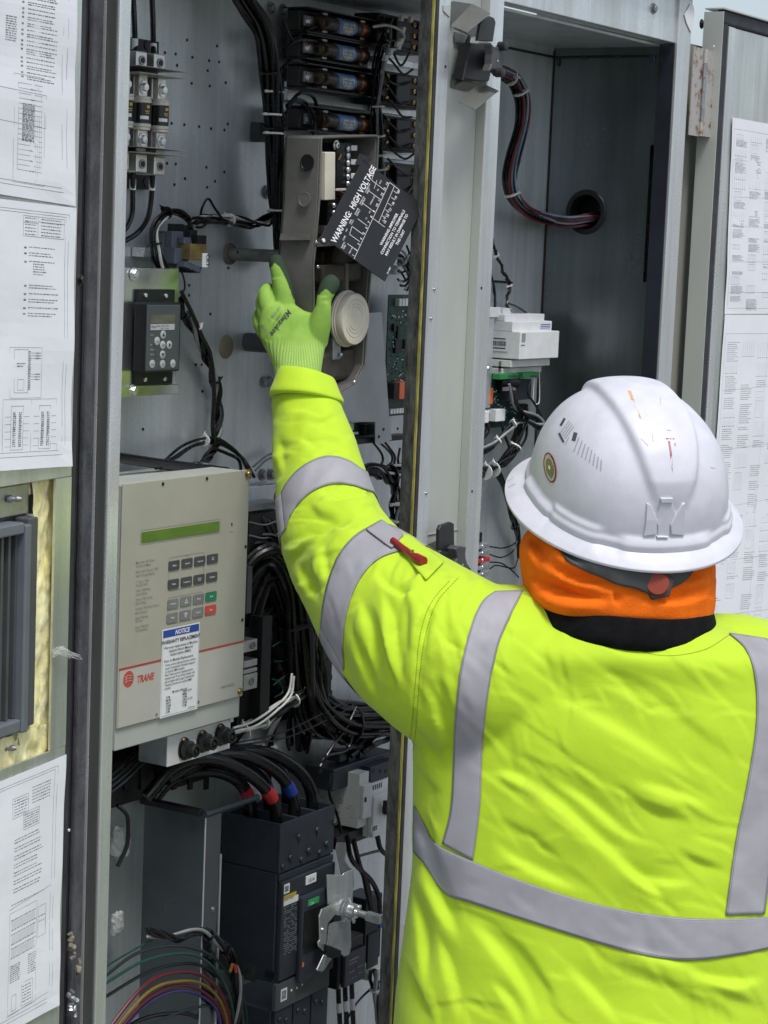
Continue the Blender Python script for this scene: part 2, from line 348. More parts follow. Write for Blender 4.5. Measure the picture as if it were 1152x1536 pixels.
mb.quad((XR, y0, zs[2]), (XR, y1, zs[2]), (XR, y1, zs[3]), (XR, y0, zs[3]))
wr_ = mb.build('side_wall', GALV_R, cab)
bx('outer_wall', STEEL, XR+.06, XR+.064, YF+.04, YB+.05, ZB, ZT+.08, cab)
MB().lathe([(HR*.93, -.006), (HR*1.12, -.004), (HR*1.12, .004), (HR*.93, .005), (HR*.86, 0)], H-XD*.001, XD, 32).f
gr = MB(); prof = [(HR*.86, -.004), (HR*1.10, -.004), (HR*1.12, .0), (HR*.98, .0005), (HR*.98, .03), (HR*.86, .03)]
o_ = H-XD*.0045; seg = 32; vsx = []
for (r_, h) in [(HR*.86, .002), (HR*1.08, .001), (HR*1.12, .0035), (HR*.97, .0046), (HR*.97, .03), (HR*.86, .03), (HR*.86, .002)]:
    for k in range(seg): a = 2*math.pi*k/seg; vsx.append(o_+XD*h+YD*(r_*math.cos(a))+ZD*(r_*math.sin(a)))
gr.add(vsx, [(i*seg+k, i*seg+(k+1) % seg, (i+1)*seg+(k+1) % seg, (i+1)*seg+k) for i in range(6) for k in range(seg)])
gr.build('grommet', BLKP, cab, True)
bx('conduit_body', BLKP, XR+.05, XR+.055, H.y-.06, H.y+.06, H.z-.06, H.z+.06, cab)
# sealing joint with clips high on both walls
zj = PX(826, 86, XR).z
MB().tube([Vector((3.2, YR-.002, zj)), Vector((XR-.003, YR-.002, zj))], .0022, 6).build('joint_seal', BLKP, cab)
MB().tube([Vector((XR-.002, YR-.004, zj)), Vector((XR-.002, YF+.035, zj))], .0022, 6).build('joint_seal', BLKP, cab)
MB().tube([Vector((XR-.0015, YR-.0015, ZB)), Vector((XR-.0015, YR-.0015, ZT-.005))], .0012, 6).build('corner_seam', BLKP, cab)
for px in (815, 826, 838): bx('clip', CHAR, PX(px, 92, XR).x-.004, XR-.0006, PX(px, 92, XR).y-.003, PX(px, 92, XR).y+.002, zj-.016, zj-.002, cab)
for px in (878, 928, 980): bx('clip', CHAR, XR-.005, XR-.0006, PX(px, 80, XR).y-.005, PX(px, 80, XR).y+.005, zj-.008+(.004 if px < 980 else -.004), zj+.003, cab, .001)
# right post, jamb
bx('wall_return', mat('dark_glossy_edge', (0.05, 0.055, 0.07), 0.3, 0.6, 0.1, 20), XR-.001, XR+.0015, YF+.001, YF+.0295, ZB, zl-.001, cab)
bx('post', GALV_L, XR+.002, XR2, YF-.004, YF+.03, ZB, ZT+.085, cab, .0015)
XJ1 = PY(1062, 300, YF+.01).x
bx('jamb', mat('olive_jamb_paint', (0.27, 0.27, 0.23), 0.5, 0.1, 0.08, 15, 0.05, 300, stretch=(1, 1, .2)), XR2+.0005, XJ1+.03, YF+.038, YF+.042, ZB, ZT+.02, cab)
# crumpled sealant strip and bolt head at the top of the right post
MB().slab([PY(1036, 6, YF-.006), PY(1027, 22, YF-.006), PY(1030, 34, YF-.006), PY(1037, 49, YF-.006), PY(1042, 20, YF-.006), PY(1040, 8, YF-.006)], (0, .0012, 0)).build('foil_flap', WPLA, cab)
bolt(PY(1052, 36, YF+.036), OUT, .006, cab, GASK)
# ---------------------------------------------------------------- left door, swung wide open
DA = math.radians(9); dd = Vector((-math.cos(DA), -math.sin(DA), 0)); dn = Vector((math.sin(DA), -math.cos(DA), 0))
DO = PY(118, 300, YF-.012); DO.z = 0
def PDR(px, py, out=0.0):
    v = ray(px, py); o = DO+dn*out; return CAM+v*((o-CAM).dot(dn)/v.dot(dn))
def DL(p): q = p-DO; return q.dot(dd), p.z
def DP(s_, z, out=0.0): return DO+dd*s_+ZD*z+dn*out
def dbox(name, m, s0, s1, z0, z1, o0, o1, parent, bevel=0.0):
    return MB().hexa([DP(s0, z0, o0), DP(s1, z0, o0), DP(s1, z0, o1), DP(s0, z0, o1), DP(s0, z1, o0), DP(s1, z1, o0), DP(s1, z1, o1), DP(s0, z1, o1)]).build(name, m, parent, False, bevel)
ld = thing('left_door', DP(.1, .2), 'galvanised left cabinet door swung open, with a vent opening edged in yellow insulation', 'door')
cs, cz1 = DL(PDR(84, 718)); _, cz0 = DL(PDR(77, 1126)); SL = .52; c1 = cs+.26
dbox('panel', GALV_T, .0015, SL, cz1, 2.30, -.003, 0, ld, .001)
dbox('panel', GALV_T, .0015, SL, .2, cz0, -.003, 0, ld, .001)
dbox('panel', GALV_T, .0015, cs, cz0+.0003, cz1-.0003, -.003, 0, ld)
dbox('panel', GALV_T, c1, SL, cz0+.0003, cz1-.0003, -.003, 0, ld)
dbox('outer_skin', GPAINT, .0015, SL, .2, 2.3, -.040, -.032, ld)
dbox('gasket', GASK, -.0165, .001, .2, 2.30, -.026, -.004, ld, .004)
dbox('gasket_lip', GASK, -.0215, -.0168, .2, 2.30, -.034, -.014, ld, .002)
bolt(DP(DL(PDR(125, 417))[0], PDR(127, 420).z, -.004), dn, .0045, ld, BLKP)
bolt(DP(DL(PDR(104, 1247))[0]-.004, PDR(104, 1247).z, -.004), dn, .002, ld, WHT, 'rivet', False)
# insulation: a fluffy yellow batt showing round the vent box
ins = mat('yellow_glass_wool', (0.82, 0.79, 0.50), 0.95, 0, 0.12, 60, 0.9, 140, spec=0.1, c2=S(222, 210, 142), stretch=(1, 1, .5))
def batt(name, s0, s1, z0, z1, depth, seed):
    r2 = random.Random(seed); ns, nz = max(6, int(abs(s1-s0)/.003)), max(6, int((z1-z0)/.004)); mb = MB(); vs_ = []
    from mathutils import noise
    for j in range(nz+1):
        for i in range(ns+1):
            u, v = i/ns, j/nz; s_, z = s0+(s1-s0)*u, z0+(z1-z0)*v
            e = min(u, 1-u, .5)*2; q = noise.fractal(Vector((s_*60, z*34, seed)), 0.8, 2.1, 4)
            q2 = noise.noise(Vector((s_*18, z*9, seed+5)))
            vs_.append(DP(s_+q*.0015, z+q2*.002, depth+.004*q+.004*q2))
    mb.add(vs_, [(j*(ns+1)+i, j*(ns+1)+i+1, (j+1)*(ns+1)+i+1, (j+1)*(ns+1)+i) for j in range(nz) for i in range(ns)])
    return mb.build(name, ins, ld, 'all')
bxr = DL(PDR(57, 900, -.012))[0]
batt('insulation', cs-.026, bxr+.02, cz0-.012, cz1+.012, -.010, 1)
batt('insulation', bxr-.01, c1, cz0-.006, cz0+.032, -.006, 2)
batt('insulation', bxr-.01, c1, cz1-.016, cz1+.004, -.014, 3)
# wisp of glass fibre pulled out over the door edge
wsp = MB(); rr = random.Random(3)
for k in range(30):
    p0 = PDR(78+rr.random()*3, 975+rr.random()*12, .002); p1 = PDR(90+rr.random()*8, 970+rr.random()*14, .008+rr.random()*.006); p2 = PDR(104+rr.random()*20, 982+rr.random()*8, .004+rr.random()*.004)
    wsp.tube(catmull([p0, p0.lerp(p1, .6)+ZD*(rr.random()-.3)*.006, p1, p2], 5), .00013, 4)
wsp.build('fibre_wisp', mat('glass_fibre', (0.8, 0.82, 0.78), 0.5), ld, True)
# vent box set into the opening
vz1 = DL(PDR(45, 776, 0))[1]; vz0 = DL(PDR(42, 1093, 0))[1]; vs0 = DL(PDR(51, 900, 0))[0]
LIN = galvanised('galvanised_liner', (0.5, 0.51, 0.47), 0.35, .8)
VG = mat('blue_grey_vent_frame', (0.16, 0.175, 0.20), 0.42, 0.25, 0.06, 20, 0.05, 300)
VG2 = mat('dark_vent_blade', (0.10, 0.105, 0.115), 0.4, 0.3, 0.06, 20)
dbox('vent_liner', LIN, vs0-.004, c1-.01, vz1+.002, vz1+.036, -.022, -.012, ld, .001)
dbox('vent_liner', LIN, vs0-.0065, vs0-.0005, vz0-.004, vz1+.0015, -.022, -.006, ld, .001)
dbox('vent_liner', LIN, vs0-.004, c1-.01, vz0-.02, vz0-.002, -.018, -.008, ld, .001)
dbox('vent_frame', VG2, vs0, vs0+.019, vz0+.004, vz1, -.016, .004, ld, .002)
dbox('vent_frame', VG, vs0+.0192, vs0+.031, vz0, vz1-.006, -.016, .008, ld, .002)
dbox('vent_frame', VG, vs0+.0312, c1-.03, vz1-.016, vz1-.003, -.016, .006, ld, .002)
dbox('vent_frame', VG, vs0+.0312, c1-.03, vz0+.002, vz0+.016, -.016, .006, ld, .002)
dbox('vent_screen', BLKP, vs0+.0315, c1-.03, vz0+.0165, vz1-.0165, -.016, -.012, ld)
for k in range(9): dbox('vent_blade', VG2, vs0+.032+k*.014, vs0+.0365+k*.014, vz0+.017, vz1-.017, -.0115, -.002, ld)
for (px, py) in ((51, 808), (49, 927), (44, 1045)): bolt(DP(DL(PDR(px, py))[0]-.001, PDR(px, py).z, -.006), dn, .0022, ld, ZINC)
for (px, py) in ((10, 748), (3, 1122)):
    p = PDR(px, py, -.012); MB().lathe([(.0035, 0), (.0045, .002), (.0045, .005), (.003, .006), (.003, .010), (.0036, .011), (.0022, .016)], p, dd*-.6+dn, 10).build('stud', STEEL, ld, True)
# loose sealant crumbs low on the gasket
for k, (px, py, r_) in enumerate(((105, 1412, .005), (110, 1428, .004), (118, 1450, .005), (108, 1500, .006), (112, 1512, .005))):
    p = PY(px, py, YF+.008); mb = MB(); rr = random.Random(k)
    mb.tube(catmull([p+Vector(((rr.random()-.5)*.006, (rr.random()-.5)*.006, (j-2)*r_)) for j in range(5)], 3), [r_*(.3+.5*rr.random()) for _ in range(13)], 7)
    mb.build('sealant_crumb', mat('old_sealant', (0.22, 0.20, 0.15), .8) if k < 3 else STEEL, cab, True)
# ---------------------------------------------------------------- right door, folded back
RY = YF-.008
rdx = PY(1076, 300, RY).x; rdz = PY(1099.5, 41.5, RY).z
rd = thing('right_door', (rdx+.2, RY, .2), 'galvanised right cabinet door folded back beside the hard hat', 'door')
bx('panel', GALV_T, rdx, rdx+.75, RY, RY+.03, .2, rdz, rd, .001)
bx('edge_fold', GALV_L, rdx+.0005, PY(1084, 360, RY-.004).x, RY-.004, RY-.0003, .2, rdz-.0005, rd, .001)
gx = PY(1060, 300, RY+.004).x
bx('gasket', GASK, gx+.0022, rdx-.0005, RY-.002, RY+.014, .2, rdz+.014, rd, .003)
bx('gasket', GASK, gx+.012, rdx+.75, RY-.003, RY+.012, rdz+.002, rdz+.026, rd, .003)
bx('door_flange', GPAINT, gx-.0005, gx+.0018, RY-.008, RY+.030, .2, rdz+.022, rd)
bx('top_rim', GPAINT, gx+.002, rdx+.75, RY-.008, RY+.030, rdz+.0265, rdz+.029, rd)
bolt(PY(1071, 70, RY-.008)-XD*.003, OUT, .0022, rd, WHT, 'rivet', False)
rust = mat('rust_spotted_steel', (0.40, 0.39, 0.36), 0.55, 0.35, 0.1, 55, 0.2, 200, c2=S(132, 84, 48))
for el in rust.node_tree.nodes:
    if el.type == 'VALTORGB': el.color_ramp.elements[0].position = 0.34; el.color_ramp.elements[1].position = 0.47
zt, zb = PY(1046, 72, YF).z, PY(1046, 205, YF).z
xk = PY(1054, 140, YF-.008).x
hg = bx('hinge', rust, PY(1032, 140, YF).x, xk-.003, YF-.0065, YF-.0045, zb, zt, rd)
hg['label'] = 'rust spotted steel leaf hinge'
bx('leaf', rust, xk+.003, PY(1073, 140, YF).x, YF-.0035, YF-.0015, zb+.002, zt, hg)
for k in range(6):
    a, b = zb+(zt-zb)*k/6, zb+(zt-zb)*(k+1)/6
    MB().cyl((xk+(.0008 if k % 2 else -.0008), YF-.009, a+.0006), (xk+(.0008 if k % 2 else -.0008), YF-.009, b-.0006), .0042, 14).build('knuckle', rust if k in (0, 5) else STEEL, hg, True)
for pz in (.33, .67): bolt((xk+.014, YF-.0035, zb+(zt-zb)*pz), OUT, .0028, hg, STEEL)
# ---------------------------------------------------------------- wiring-diagram sheets
def sheet(name, corner, lab, grp, kind, seed, mapper, out):
    """corner: four pixels (tl,tr,br,bl) on the door; the print is laid out in sheet coordinates u,v"""
    P4 = [mapper(x, y, out) for x, y in corner]; nrm = (P4[1]-P4[0]).cross(P4[3]-P4[0]).normalized()
    if nrm.dot(CAM-P4[0]) < 0: nrm = -nrm
    root = thing(name, P4[3], lab, 'paper', grp); rr = random.Random(seed)
    from mathutils import noise
    def at(u, v, h=0.0):
        p = P4[0].lerp(P4[1], u).lerp(P4[3].lerp(P4[2], u), v)
        return p+nrm*(h+.0020+.0024*noise.noise(Vector((u*2.6, v*4.6, seed)))+.004*max(0, u-.93)*max(0, v-.9)*60)
    mb = MB(); nu, nv = 10, 20
    mb.add([at(i/nu, j/nv) for j in range(nv+1) for i in range(nu+1)], [(j*(nu+1)+i, j*(nu+1)+i+1, (j+1)*(nu+1)+i+1, (j+1)*(nu+1)+i) for j in range(nv) for i in range(nu)])
    so = mb.build('page', PAPER, root); sm = so.modifiers.new('thick', 'SOLIDIFY'); sm.thickness = .0002; sm.offset = -1
    wu, wv = (P4[1]-P4[0]).length, (P4[3]-P4[0]).length
    pr = MB(); fine = MB()
    def ln(b, u0, v0, u1, v1, t=.0005):
        a, c = at(u0, v0, .0003), at(u1, v1, .0003); k = max(1, int((c-a).length/.03)); dv = (c-a).normalized().cross(nrm)*(t/2)
        for i in range(k):
            A, B = at(u0+(u1-u0)*i/k, v0+(v1-v0)*i/k, .0003), at(u0+(u1-u0)*(i+1)/k, v0+(v1-v0)*(i+1)/k, .0003); b.quad(A-dv, B-dv, B+dv, A+dv)
    def rect(b, u0, v0, u1, v1, t=.0005):
        ln(b, u0, v0, u1, v0, t); ln(b, u1, v0, u1, v1, t); ln(b, u1, v1, u0, v1, t); ln(b, u0, v1, u0, v0, t)
    def words(u0, v, u1, t=.0011):
        u = u0
        while u < u1:
            l = (.002+.006*rr.random())/wu; ln(fine, u, v, min(u+l, u1), v, t*(.75+.4*rr.random())); u += l+.0013/wu
    return root, pr, fine, ln, rect, words, rr, wu, wv
def finish(root, pr, fine):
    pr.build('drawing_lines', INKG, root)['kind'] = 'stuff'; fine.build('drawing_text', INKG, root)['kind'] = 'stuff'
# left top sheet: numbered notes and a connector diagram
K = sheet('diagram_sheet', ((-150, -60), (112, -8), (110, 309), (-150, 268)), 'white wiring diagram sheet with numbered notes, highest on the left door', 'wiring diagram sheets', 0, 11, PDR, .0012)
root, pr, fine, ln, rect, words, rr, wu, wv = K
rect(pr, .03, .02, .915, .925); rect(pr, .02, .01, .945, .945)
v = .05
for k in range(16):
    ln(fine, .655, v+.002, .668, v+.002, .002)
    for q in range(1+(k % 3 == 1)+(k % 5 == 0)): words(.69, v, .69+.2*(.75+.25*rr.random()), .0011); v += .0105
    v += .009
for k in range(11): words(.56, .16+k*.011, .625)
rect(pr, .61, .42, .80, .93, .0004)
for k in range(18):
    vv = .46+k*.024; ln(pr, .635, vv, .715, vv+.0, .0004); ln(pr, .735, vv, .785, vv, .0004)
    if k % 2: words(.71, vv, .74)
for k in range(4): ln(pr, .745+k*.012, .45+.02*k, .745+k*.012, .92-.03*k, .0004)
ln(pr, .635, .46, .635, .87, .0004); ln(pr, .715, .55, .715, .74); ln(pr, .735, .55, .735, .74)
ln(pr, .3, .49, .81, .50); ln(pr, .3, .645, .81, .655); ln(pr, .81, .50, .81, .655)
for k in range(24): words(.66, .555+k*.0075, .735, .0012)
finish(root, pr, fine)
# left middle sheet: title block, notes, connector block
K = sheet('diagram_sheet', ((-150, 280), (112, 312), (104, 699), (-150, 716)), 'wiring diagram sheet with title block and connector blocks, middle of the left door', 'wiring diagram sheets', 0, 12, PDR, .0008)
root, pr, fine, ln, rect, words, rr, wu, wv = K
rect(pr, .03, .04, .935, .935); rect(pr, .02, .03, .955, .952)
rect(pr, .67, .05, .925, .125); ln(pr, .76, .05, .76, .125); ln(pr, .67, .075, .76, .075); ln(pr, .76, .068, .925, .068)
for k in range(6): words(.68, .058+k*.012, .75); words(.78, .058+k*.012, .905)
v = .165
for k in range(8):
    ln(fine, .675, v+.003, .69, v+.003, .002)
    for q in range(1+(k % 2)): words(.705, v, .705+.19*(.7+.3*rr.random())); v += .0095
    if k == 2:
        for q in range(5): words(.73, v, .73+.09*(.7+.3*rr.random())); v += .0095
        v += .02
    v += .012
rect(pr, .60, .54, .795, .73, .0004); rect(pr, .625, .548, .71, .71)
for k in range(22): words(.71, .555+k*.0068, .725, .0012)
for vv in (.56, .57, .58, .64, .65, .66): ln(pr, .725, vv, .79, vv, .0004); words(.755, vv, .785)
rect(pr, .645, .66, .685, .70, .0004); words(.64, .60, .69); words(.64, .61, .68)
rect(pr, .56, .735, .90, .935, .0004); ln(pr, .735, .735, .735, .935, .0004)
for uu in (.61, .785):
    rect(pr, uu, .76, uu+.075, .925)
    for k in range(19): words(uu+.012, .785+k*.007, uu+.03, .0014); words(uu+.048, .785+k*.007, uu+.066, .0014)
    for k in range(5): ln(pr, uu-.035, .80+k*.028, uu, .80+k*.028, .0004); ln(pr, uu+.075, .80+k*.027, uu+.11, .80+k*.027, .0004)
finish(root, pr, fine)
# left bottom sheet
K = sheet('diagram_sheet', ((-150, 1236), (96.5, 1131), (85.5, 1507), (-150, 1640)), 'wiring diagram sheet taped below the insulated vent opening', 'wiring diagram sheets', 0, 13, PDR, .0008)
root, pr, fine, ln, rect, words, rr, wu, wv = K
rect(pr, .03, .04, .925, .945); rect(pr, .02, .03, .945, .96)
rect(pr, .655, .09, .755, .165); ln(pr, .655, .11, .755, .11); rect(pr, .725, .16, .83, .225, .0005)
for k in range(6): words(.665, .10+k*.011, .745); words(.78, .075+k*.012, .90); words(.73, .17+k*.009, .825)
v = .25
for k in range(7):
    for q in range(2): words(.665, v, .665+.2*(.75+.25*rr.random())); v += .0115
    v += .009
words(.655, .50, .87); ln(pr, .64, .515, .925, .495)
rect(pr, .645, .53, .83, .93, .0004)
for k in range(3):
    for q in range(22):
        ln(pr, .66+q*.0073, .565+k*.055, .66+q*.0073, .595+k*.055, .0004)
    words(.655, .56+k*.055, .825); words(.655, .598+k*.055, .825)
rect(pr, .84, .56, .895, .68, .0005); words(.845, .60, .89); words(.845, .62, .89)
for q in range(9): words(.655, .74+q*.008, .72); words(.775, .73+q*.009, .825)
rect(pr, .735, .83, .81, .92); rect(pr, .67, .86, .70, .92); ln(pr, .64, .935, .925, .92)
for q in range(6): words(.74, .845+q*.012, .80)
finish(root, pr, fine)
# right door sheets: vertical schematics
PRD = lambda px, py, out: PY(px, py, RY-out-.0004)
def schematic(corner, lab, seed):
    K = sheet('diagram_sheet', corner, lab, 'wiring diagram sheets', 0, seed, PRD, .0006)
    root, pr, fine, ln, rect, words, rr, wu, wv = K
    rect(pr, .015, .055, .985, .97); ln(pr, .30, .06, .30, .96)
    for c in range(9):
        u0 = .03+c*.105
        v = .08
        while v < .93:
            h = .015+.05*rr.random()
            if rr.random() < .8:
                kind = rr.random()
                if kind < .45:
                    for q in range(int(h/.006)): words(u0, v+q*.006, u0+.05+.03*rr.random(), .001)
                elif kind < .8:
                    rect(pr, u0, v, u0+.05, v+h*.9, .0004)
                    for q in range(5): ln(pr, u0+.01*q, v, u0+.01*q, v+h*(.4+.5*rr.random()), .0004)
                else:
                    for q in range(6): ln(pr, u0+q*.014, v, u0+q*.014, v+h*.8, .0004); words(u0+q*.014-.004, v+h*.85, u0+q*.014+.006)
            v += h+.006
    for k in range(5): ln(pr, .02, .2+k*.17+.03*rr.random(), .6, .2+k*.17, .0004)
    finish(root, pr, fine)
schematic(((1097.5, 176), (1290, 211), (1290, 470), (1086, 471)), 'wiring schematic sheet, upper of the two on the right door', 21)
schematic(((1086, 472), (1290, 472), (1250, 960), (1050, 985)), 'wiring schematic sheet, lower of the two, beside the white hard hat', 22)
# ================================================================ left compartment: equipment
def pr_(px0, px1, py0, py1, Y):
    cy, cx = (py0+py1)/2, (px0+px1)/2
    return PY(px0, cy, Y).x, PY(px1, cy, Y).x, PY(cx, py1, Y).z, PY(cx, py0, Y).z
def pb(name, m, px0, px1, py0, py1, Yf, Yb, parent, bevel=0.0008):
    x0, x1, z0, z1 = pr_(px0, px1, py0, py1, Yf); return bx(name, m, x0, x1, Yf, Yb, z0, z1, parent, bevel)
# drilled holes in the back panel (tiny): one part
hl = MB()
for (x, y) in ((281,60),(326,69),(248,79),(264,81),(289,86),(314,91),(329,93),(266,98),(312,106),(288,125),(315,129),(339,124),(258,185),(277,187),(299,190),(317,193),(342,186),(337,195),(251,245),(264,246),(310,251),(337,258),(262,277),(278,268),(323,272),(311,281),(284,428),(284,443),(316,471),(294,547),(303,547),(304,587),(215,644),(343,402)):
    hl.lathe([(.0022, 0), (.0022, .0012)], PY(x, y, YB-.0008), YD, 8)
hl.build('drilled_holes', BLKP, cab)['kind'] = 'stuff'
MB().lathe([(.0165, 0), (.0175, .0006), (.0165, .0014)], PY(340, 520, YB-.0012), YD, 24).build('hole_plug', mat('olive_hole_plug', (0.20, 0.19, 0.13), .6), cab, True)
for (x, y) in ((396, 573), (403, 572), (394, 712), (407, 712), (407, 12), (425, 15)):
    bolt(PY(x, y, YB-.001), OUT, .006, cab, STEEL)
# ---- main fuse block and its two fuses in view
fb = thing('fuse_block', PY(215, 285, YB), 'three pole black fuse block with metal lugs on the upper left of the back panel', 'fuse block')
pb('base', BLKP, 172, 236, 57, 283, 1.842, YB-.001, fb)
for (x, y) in ((222, 68), (221, 273)): MB().lathe([(.0065, 0), (.0065, .002)], PY(x, y, 1.8405), YD, 16).build('mounting_hole', GASK, fb)
fy = 1.800
for cx, dy in ((186, -4), (213, 0), (240, 4)):
    for (a, b) in ((77, 102), (231, 259)):
        pb('lug', ALU, cx-8.5, cx+8, a+dy, b+dy, fy-.004, 1.841, fb, .0015)
        c = PY(cx+.5, (a+b)/2+dy+1, fy-.0044)
        MB().lathe([(.0062, 0), (.0062, -.001), (.0045, -.001), (.0045, .003)], c, YD, 20).build('set_screw', STEEL, fb, True)
        MB().lathe([(.0034, 0), (.0034, .0012)], c-YD*.0013, YD, 6).build('hex_socket', BLKP, fb)
    for (a, b) in ((114, 148), (188, 222)):
        pb('terminal_bar', ALU, cx-12, cx+9, a+dy, b+dy, fy+.006, 1.841, fb, .0015)
for (y0, y1) in ((103, 113), (113, 119), (222, 228), (230, 236)):
    z = PY(225, y0+2, 1.80).z
    mb = MB(); mb.box(PY(180, y0, 1.80).x, PY(252, y0, 1.80).x, 1.768, 1.838, z, z+.0009)
    mb.build('barrier', mat('grey_fibre_barrier', (0.36, 0.36, 0.33), 0.4, 0.2, .1, 30), fb)
FZB = mat('fuse_black_label', (0.013, 0.013, 0.014), 0.35, 0, 0.2, 60)
FZC = mat('fuse_cream_ring', (0.60, 0.57, 0.48), 0.4, 0.2, 0.08, 60)
for i, (cx, dy) in enumerate(((186, -4), (212, 0), (240, 4))):
    c = PY(cx, 170+dy, fy); fu = thing('cartridge_fuse', c-ZD*.04, ('black cartridge fuse half hidden behind the left post', 'black cartridge fuse, left one in full view on the upper left fuse block', 'black cartridge fuse, right hand one on the upper left fuse block')[i], 'fuse', 'cartridge fuses on the main fuse block')
    R = .0122
    MB().lathe([(R*.96, -.0135), (R*.96, .0135)], c, ZD, 28).build('barrel', FZB, fu, True)
    for s_ in (-1, 1):
        MB().lathe([(R*.98, s_*.0132), (R*1.08, s_*.0138), (R*1.08, s_*.0175), (R*1.0, s_*.0185), (R*1.02, s_*.0215), (R*.85, s_*.0222)], c, ZD, 28).build('end_cap', FZC, fu, True)
        mb = MB().box(c.x-.0085, c.x+.0085, c.y-.0025, c.y+.0015, c.z+s_*.021, c.z+s_*.050); mb.build('blade', ALU, fu, False, .001)
        bolt(c+ZD*s_*.034-YD*.0026, OUT, .0058, fu, ZINC)
    lb = MB()
    for k in range(7):
        a0, a1 = math.radians(-58+k*9), math.radians(-58+(k+1)*9)
        q = [c+XD*math.sin(a_)*R*.98-YD*math.cos(a_)*R*.98 for a_ in (a0, a1)]
        lb.quad(q[0]-ZD*.008, q[1]-ZD*.008, q[1]-ZD*.0035, q[0]-ZD*.0035)
    lb.build('label', LABEL, fu)
    lb = MB()
    for (z0, z1, m0, m1, yl) in ((.0065, .0105, 10, 40, 1), (.002, .0035, 0, 38, 0), (-.0005, .0007, 4, 36, 0)):
        for k in range(4):
            a0, a1 = math.radians(m0+k*(m1-m0)/4-25), math.radians(m0+(k+.8)*(m1-m0)/4-25)
            q = [c+XD*math.sin(a_)*R*.985-YD*math.cos(a_)*R*.985 for a_ in (a0, a1)]; lb.quad(q[0]+ZD*z0, q[1]+ZD*z0, q[1]+ZD*z1, q[0]+ZD*z1)
    lb.build('print', mat('gold_print', (0.62, 0.45, 0.12), .5), fu)
wire('power_cable', [PY(197, -40, 1.83), PY(201, 20, 1.83), PY(203, 68, 1.822), PY(206, 90, 1.81)], .0038, BLK, 'black cable entering the top left lug of the main fuse block', 'cable', 'fuse block cables')
wire('power_cable', [PY(226, -40, 1.83), PY(229, 20, 1.83), PY(230, 70, 1.822), PY(231, 95, 1.81)], .0038, BLK, 'black cable entering the top right lug of the main fuse block', 'cable', 'fuse block cables')
wire('power_cable', [PY(200, 250, 1.815), PY(199, 285, 1.822), PY(197, 325, 1.825), PY(182, 350, 1.825), PY(160, 362, 1.825)], .0036, BLK, 'black cable leaving the lower left lug of the main fuse block', 'cable', 'fuse block cables')
wire('power_cable', [PY(229, 250, 1.815), PY(228, 285, 1.822), PY(222, 325, 1.825), PY(205, 350, 1.825), PY(175, 368, 1.825)], .0036, BLK, 'black cable curving left from the lower right lug of the main fuse block', 'cable', 'fuse block cables')
for nm, (x, y) in (('a', (202, 66)), ('b', (230, 73)), ('c', (199, 277)), ('d', (228, 278))):
    p = PY(x, y, 1.8225); MB().cyl(p-ZD*.007, p+ZD*.007, .0046, 12).build('cable_marker', LABEL, fb, True)
# ---- relay on its socket
rl = thing('relay', PY(265, 400, YB), 'small amber control relay in blue grey socket on the back panel', 'relay')
pb('mounting_rail', ZINC, 216, 250, 372, 386, 1.838, YB-.001, rl)
SOC = mat('blue_grey_plastic', (0.085, 0.10, 0.13), 0.45, 0, .08, 30, .05, 300)
for a in ((244, 262, 350, 392, 1.825, 1.846), (258, 276, 347, 372, 1.812, 1.846), (262, 283, 372, 396, 1.805, 1.846), (276, 288, 356, 366, 1.800, 1.812), (246, 266, 392, 402, 1.825, 1.84)): pb('socket', SOC, *a, rl, .001)
for a in ((268, 276, 336, 350, 1.82, 1.84), (277, 285, 338, 356, 1.81, 1.838), (286, 296, 345, 362, 1.80, 1.83), (297, 310, 353, 366, 1.79, 1.82)): pb('terminal_head', BLKP, *a, rl, .0008)
am = mat('amber_clear_cover', (0.19, 0.145, 0.055), 0.18, 0, 0.2, 60, spec=.7)
pb('relay_body', am, 286, 310, 366, 390, 1.79, 1.815, rl, .001)
pb('relay_tag', LABEL, 304, 312, 380, 401, 1.7885, 1.79, rl, .0003)
text('CK1', PY(310, 381, 1.7880), -ZD, XD, .010, INK, rl, bold=.02, sx=.9)
mb = MB()
for k in range(5): mb.obox(PY(274+k*5, 396+k*2, 1.80), XD, YD, (XD*.4+ZD).normalized(), .004, .006, .004)
mb.build('release_lever', SOC, rl)
mb = MB(); mb.box(*[PY(277, 402, 1.81).x, PY(292, 402, 1.81).x], 1.80, 1.82, PY(280, 409, 1.81).z, PY(280, 400, 1.81).z); mb.build('lower_terminal', BLKP, rl)
harness('relay_harness', [PY(245, 405, 1.825), PY(236, 380, 1.81), PY(232, 345, 1.81), PY(245, 322, 1.81), PY(265, 318, 1.815), PY(282, 330, 1.82), PY(287, 348, 1.81)], 6, .006, .0021, 'black and white wires looping over the relay socket', [BLK, BLK, BLK, WIREW, BLK], ties=(.25, .55), tie_m=BLK, seed=3)
harness('branch_harness', [PY(290, 335, 1.83), PY(312, 327, 1.835), PY(345, 330, 1.84), PY(380, 333, 1.84), PY(405, 328, 1.835), PY(418, 322, 1.83)], 9, .007, .0020, 'black and white wire branch running right to the vertical harness', [BLK, BLK, BLK, BLK, WIREW, BLK], ties=(.42, .86), seed=9, wob=.5)
wire('loose_wire', [PY(300, 330, 1.84), PY(303, 312, 1.835), PY(312, 298, 1.83), PY(322, 312, 1.83), PY(335, 330, 1.835)], .0018, BLK, 'thin black wire looping up from the relay wires', 'wire')
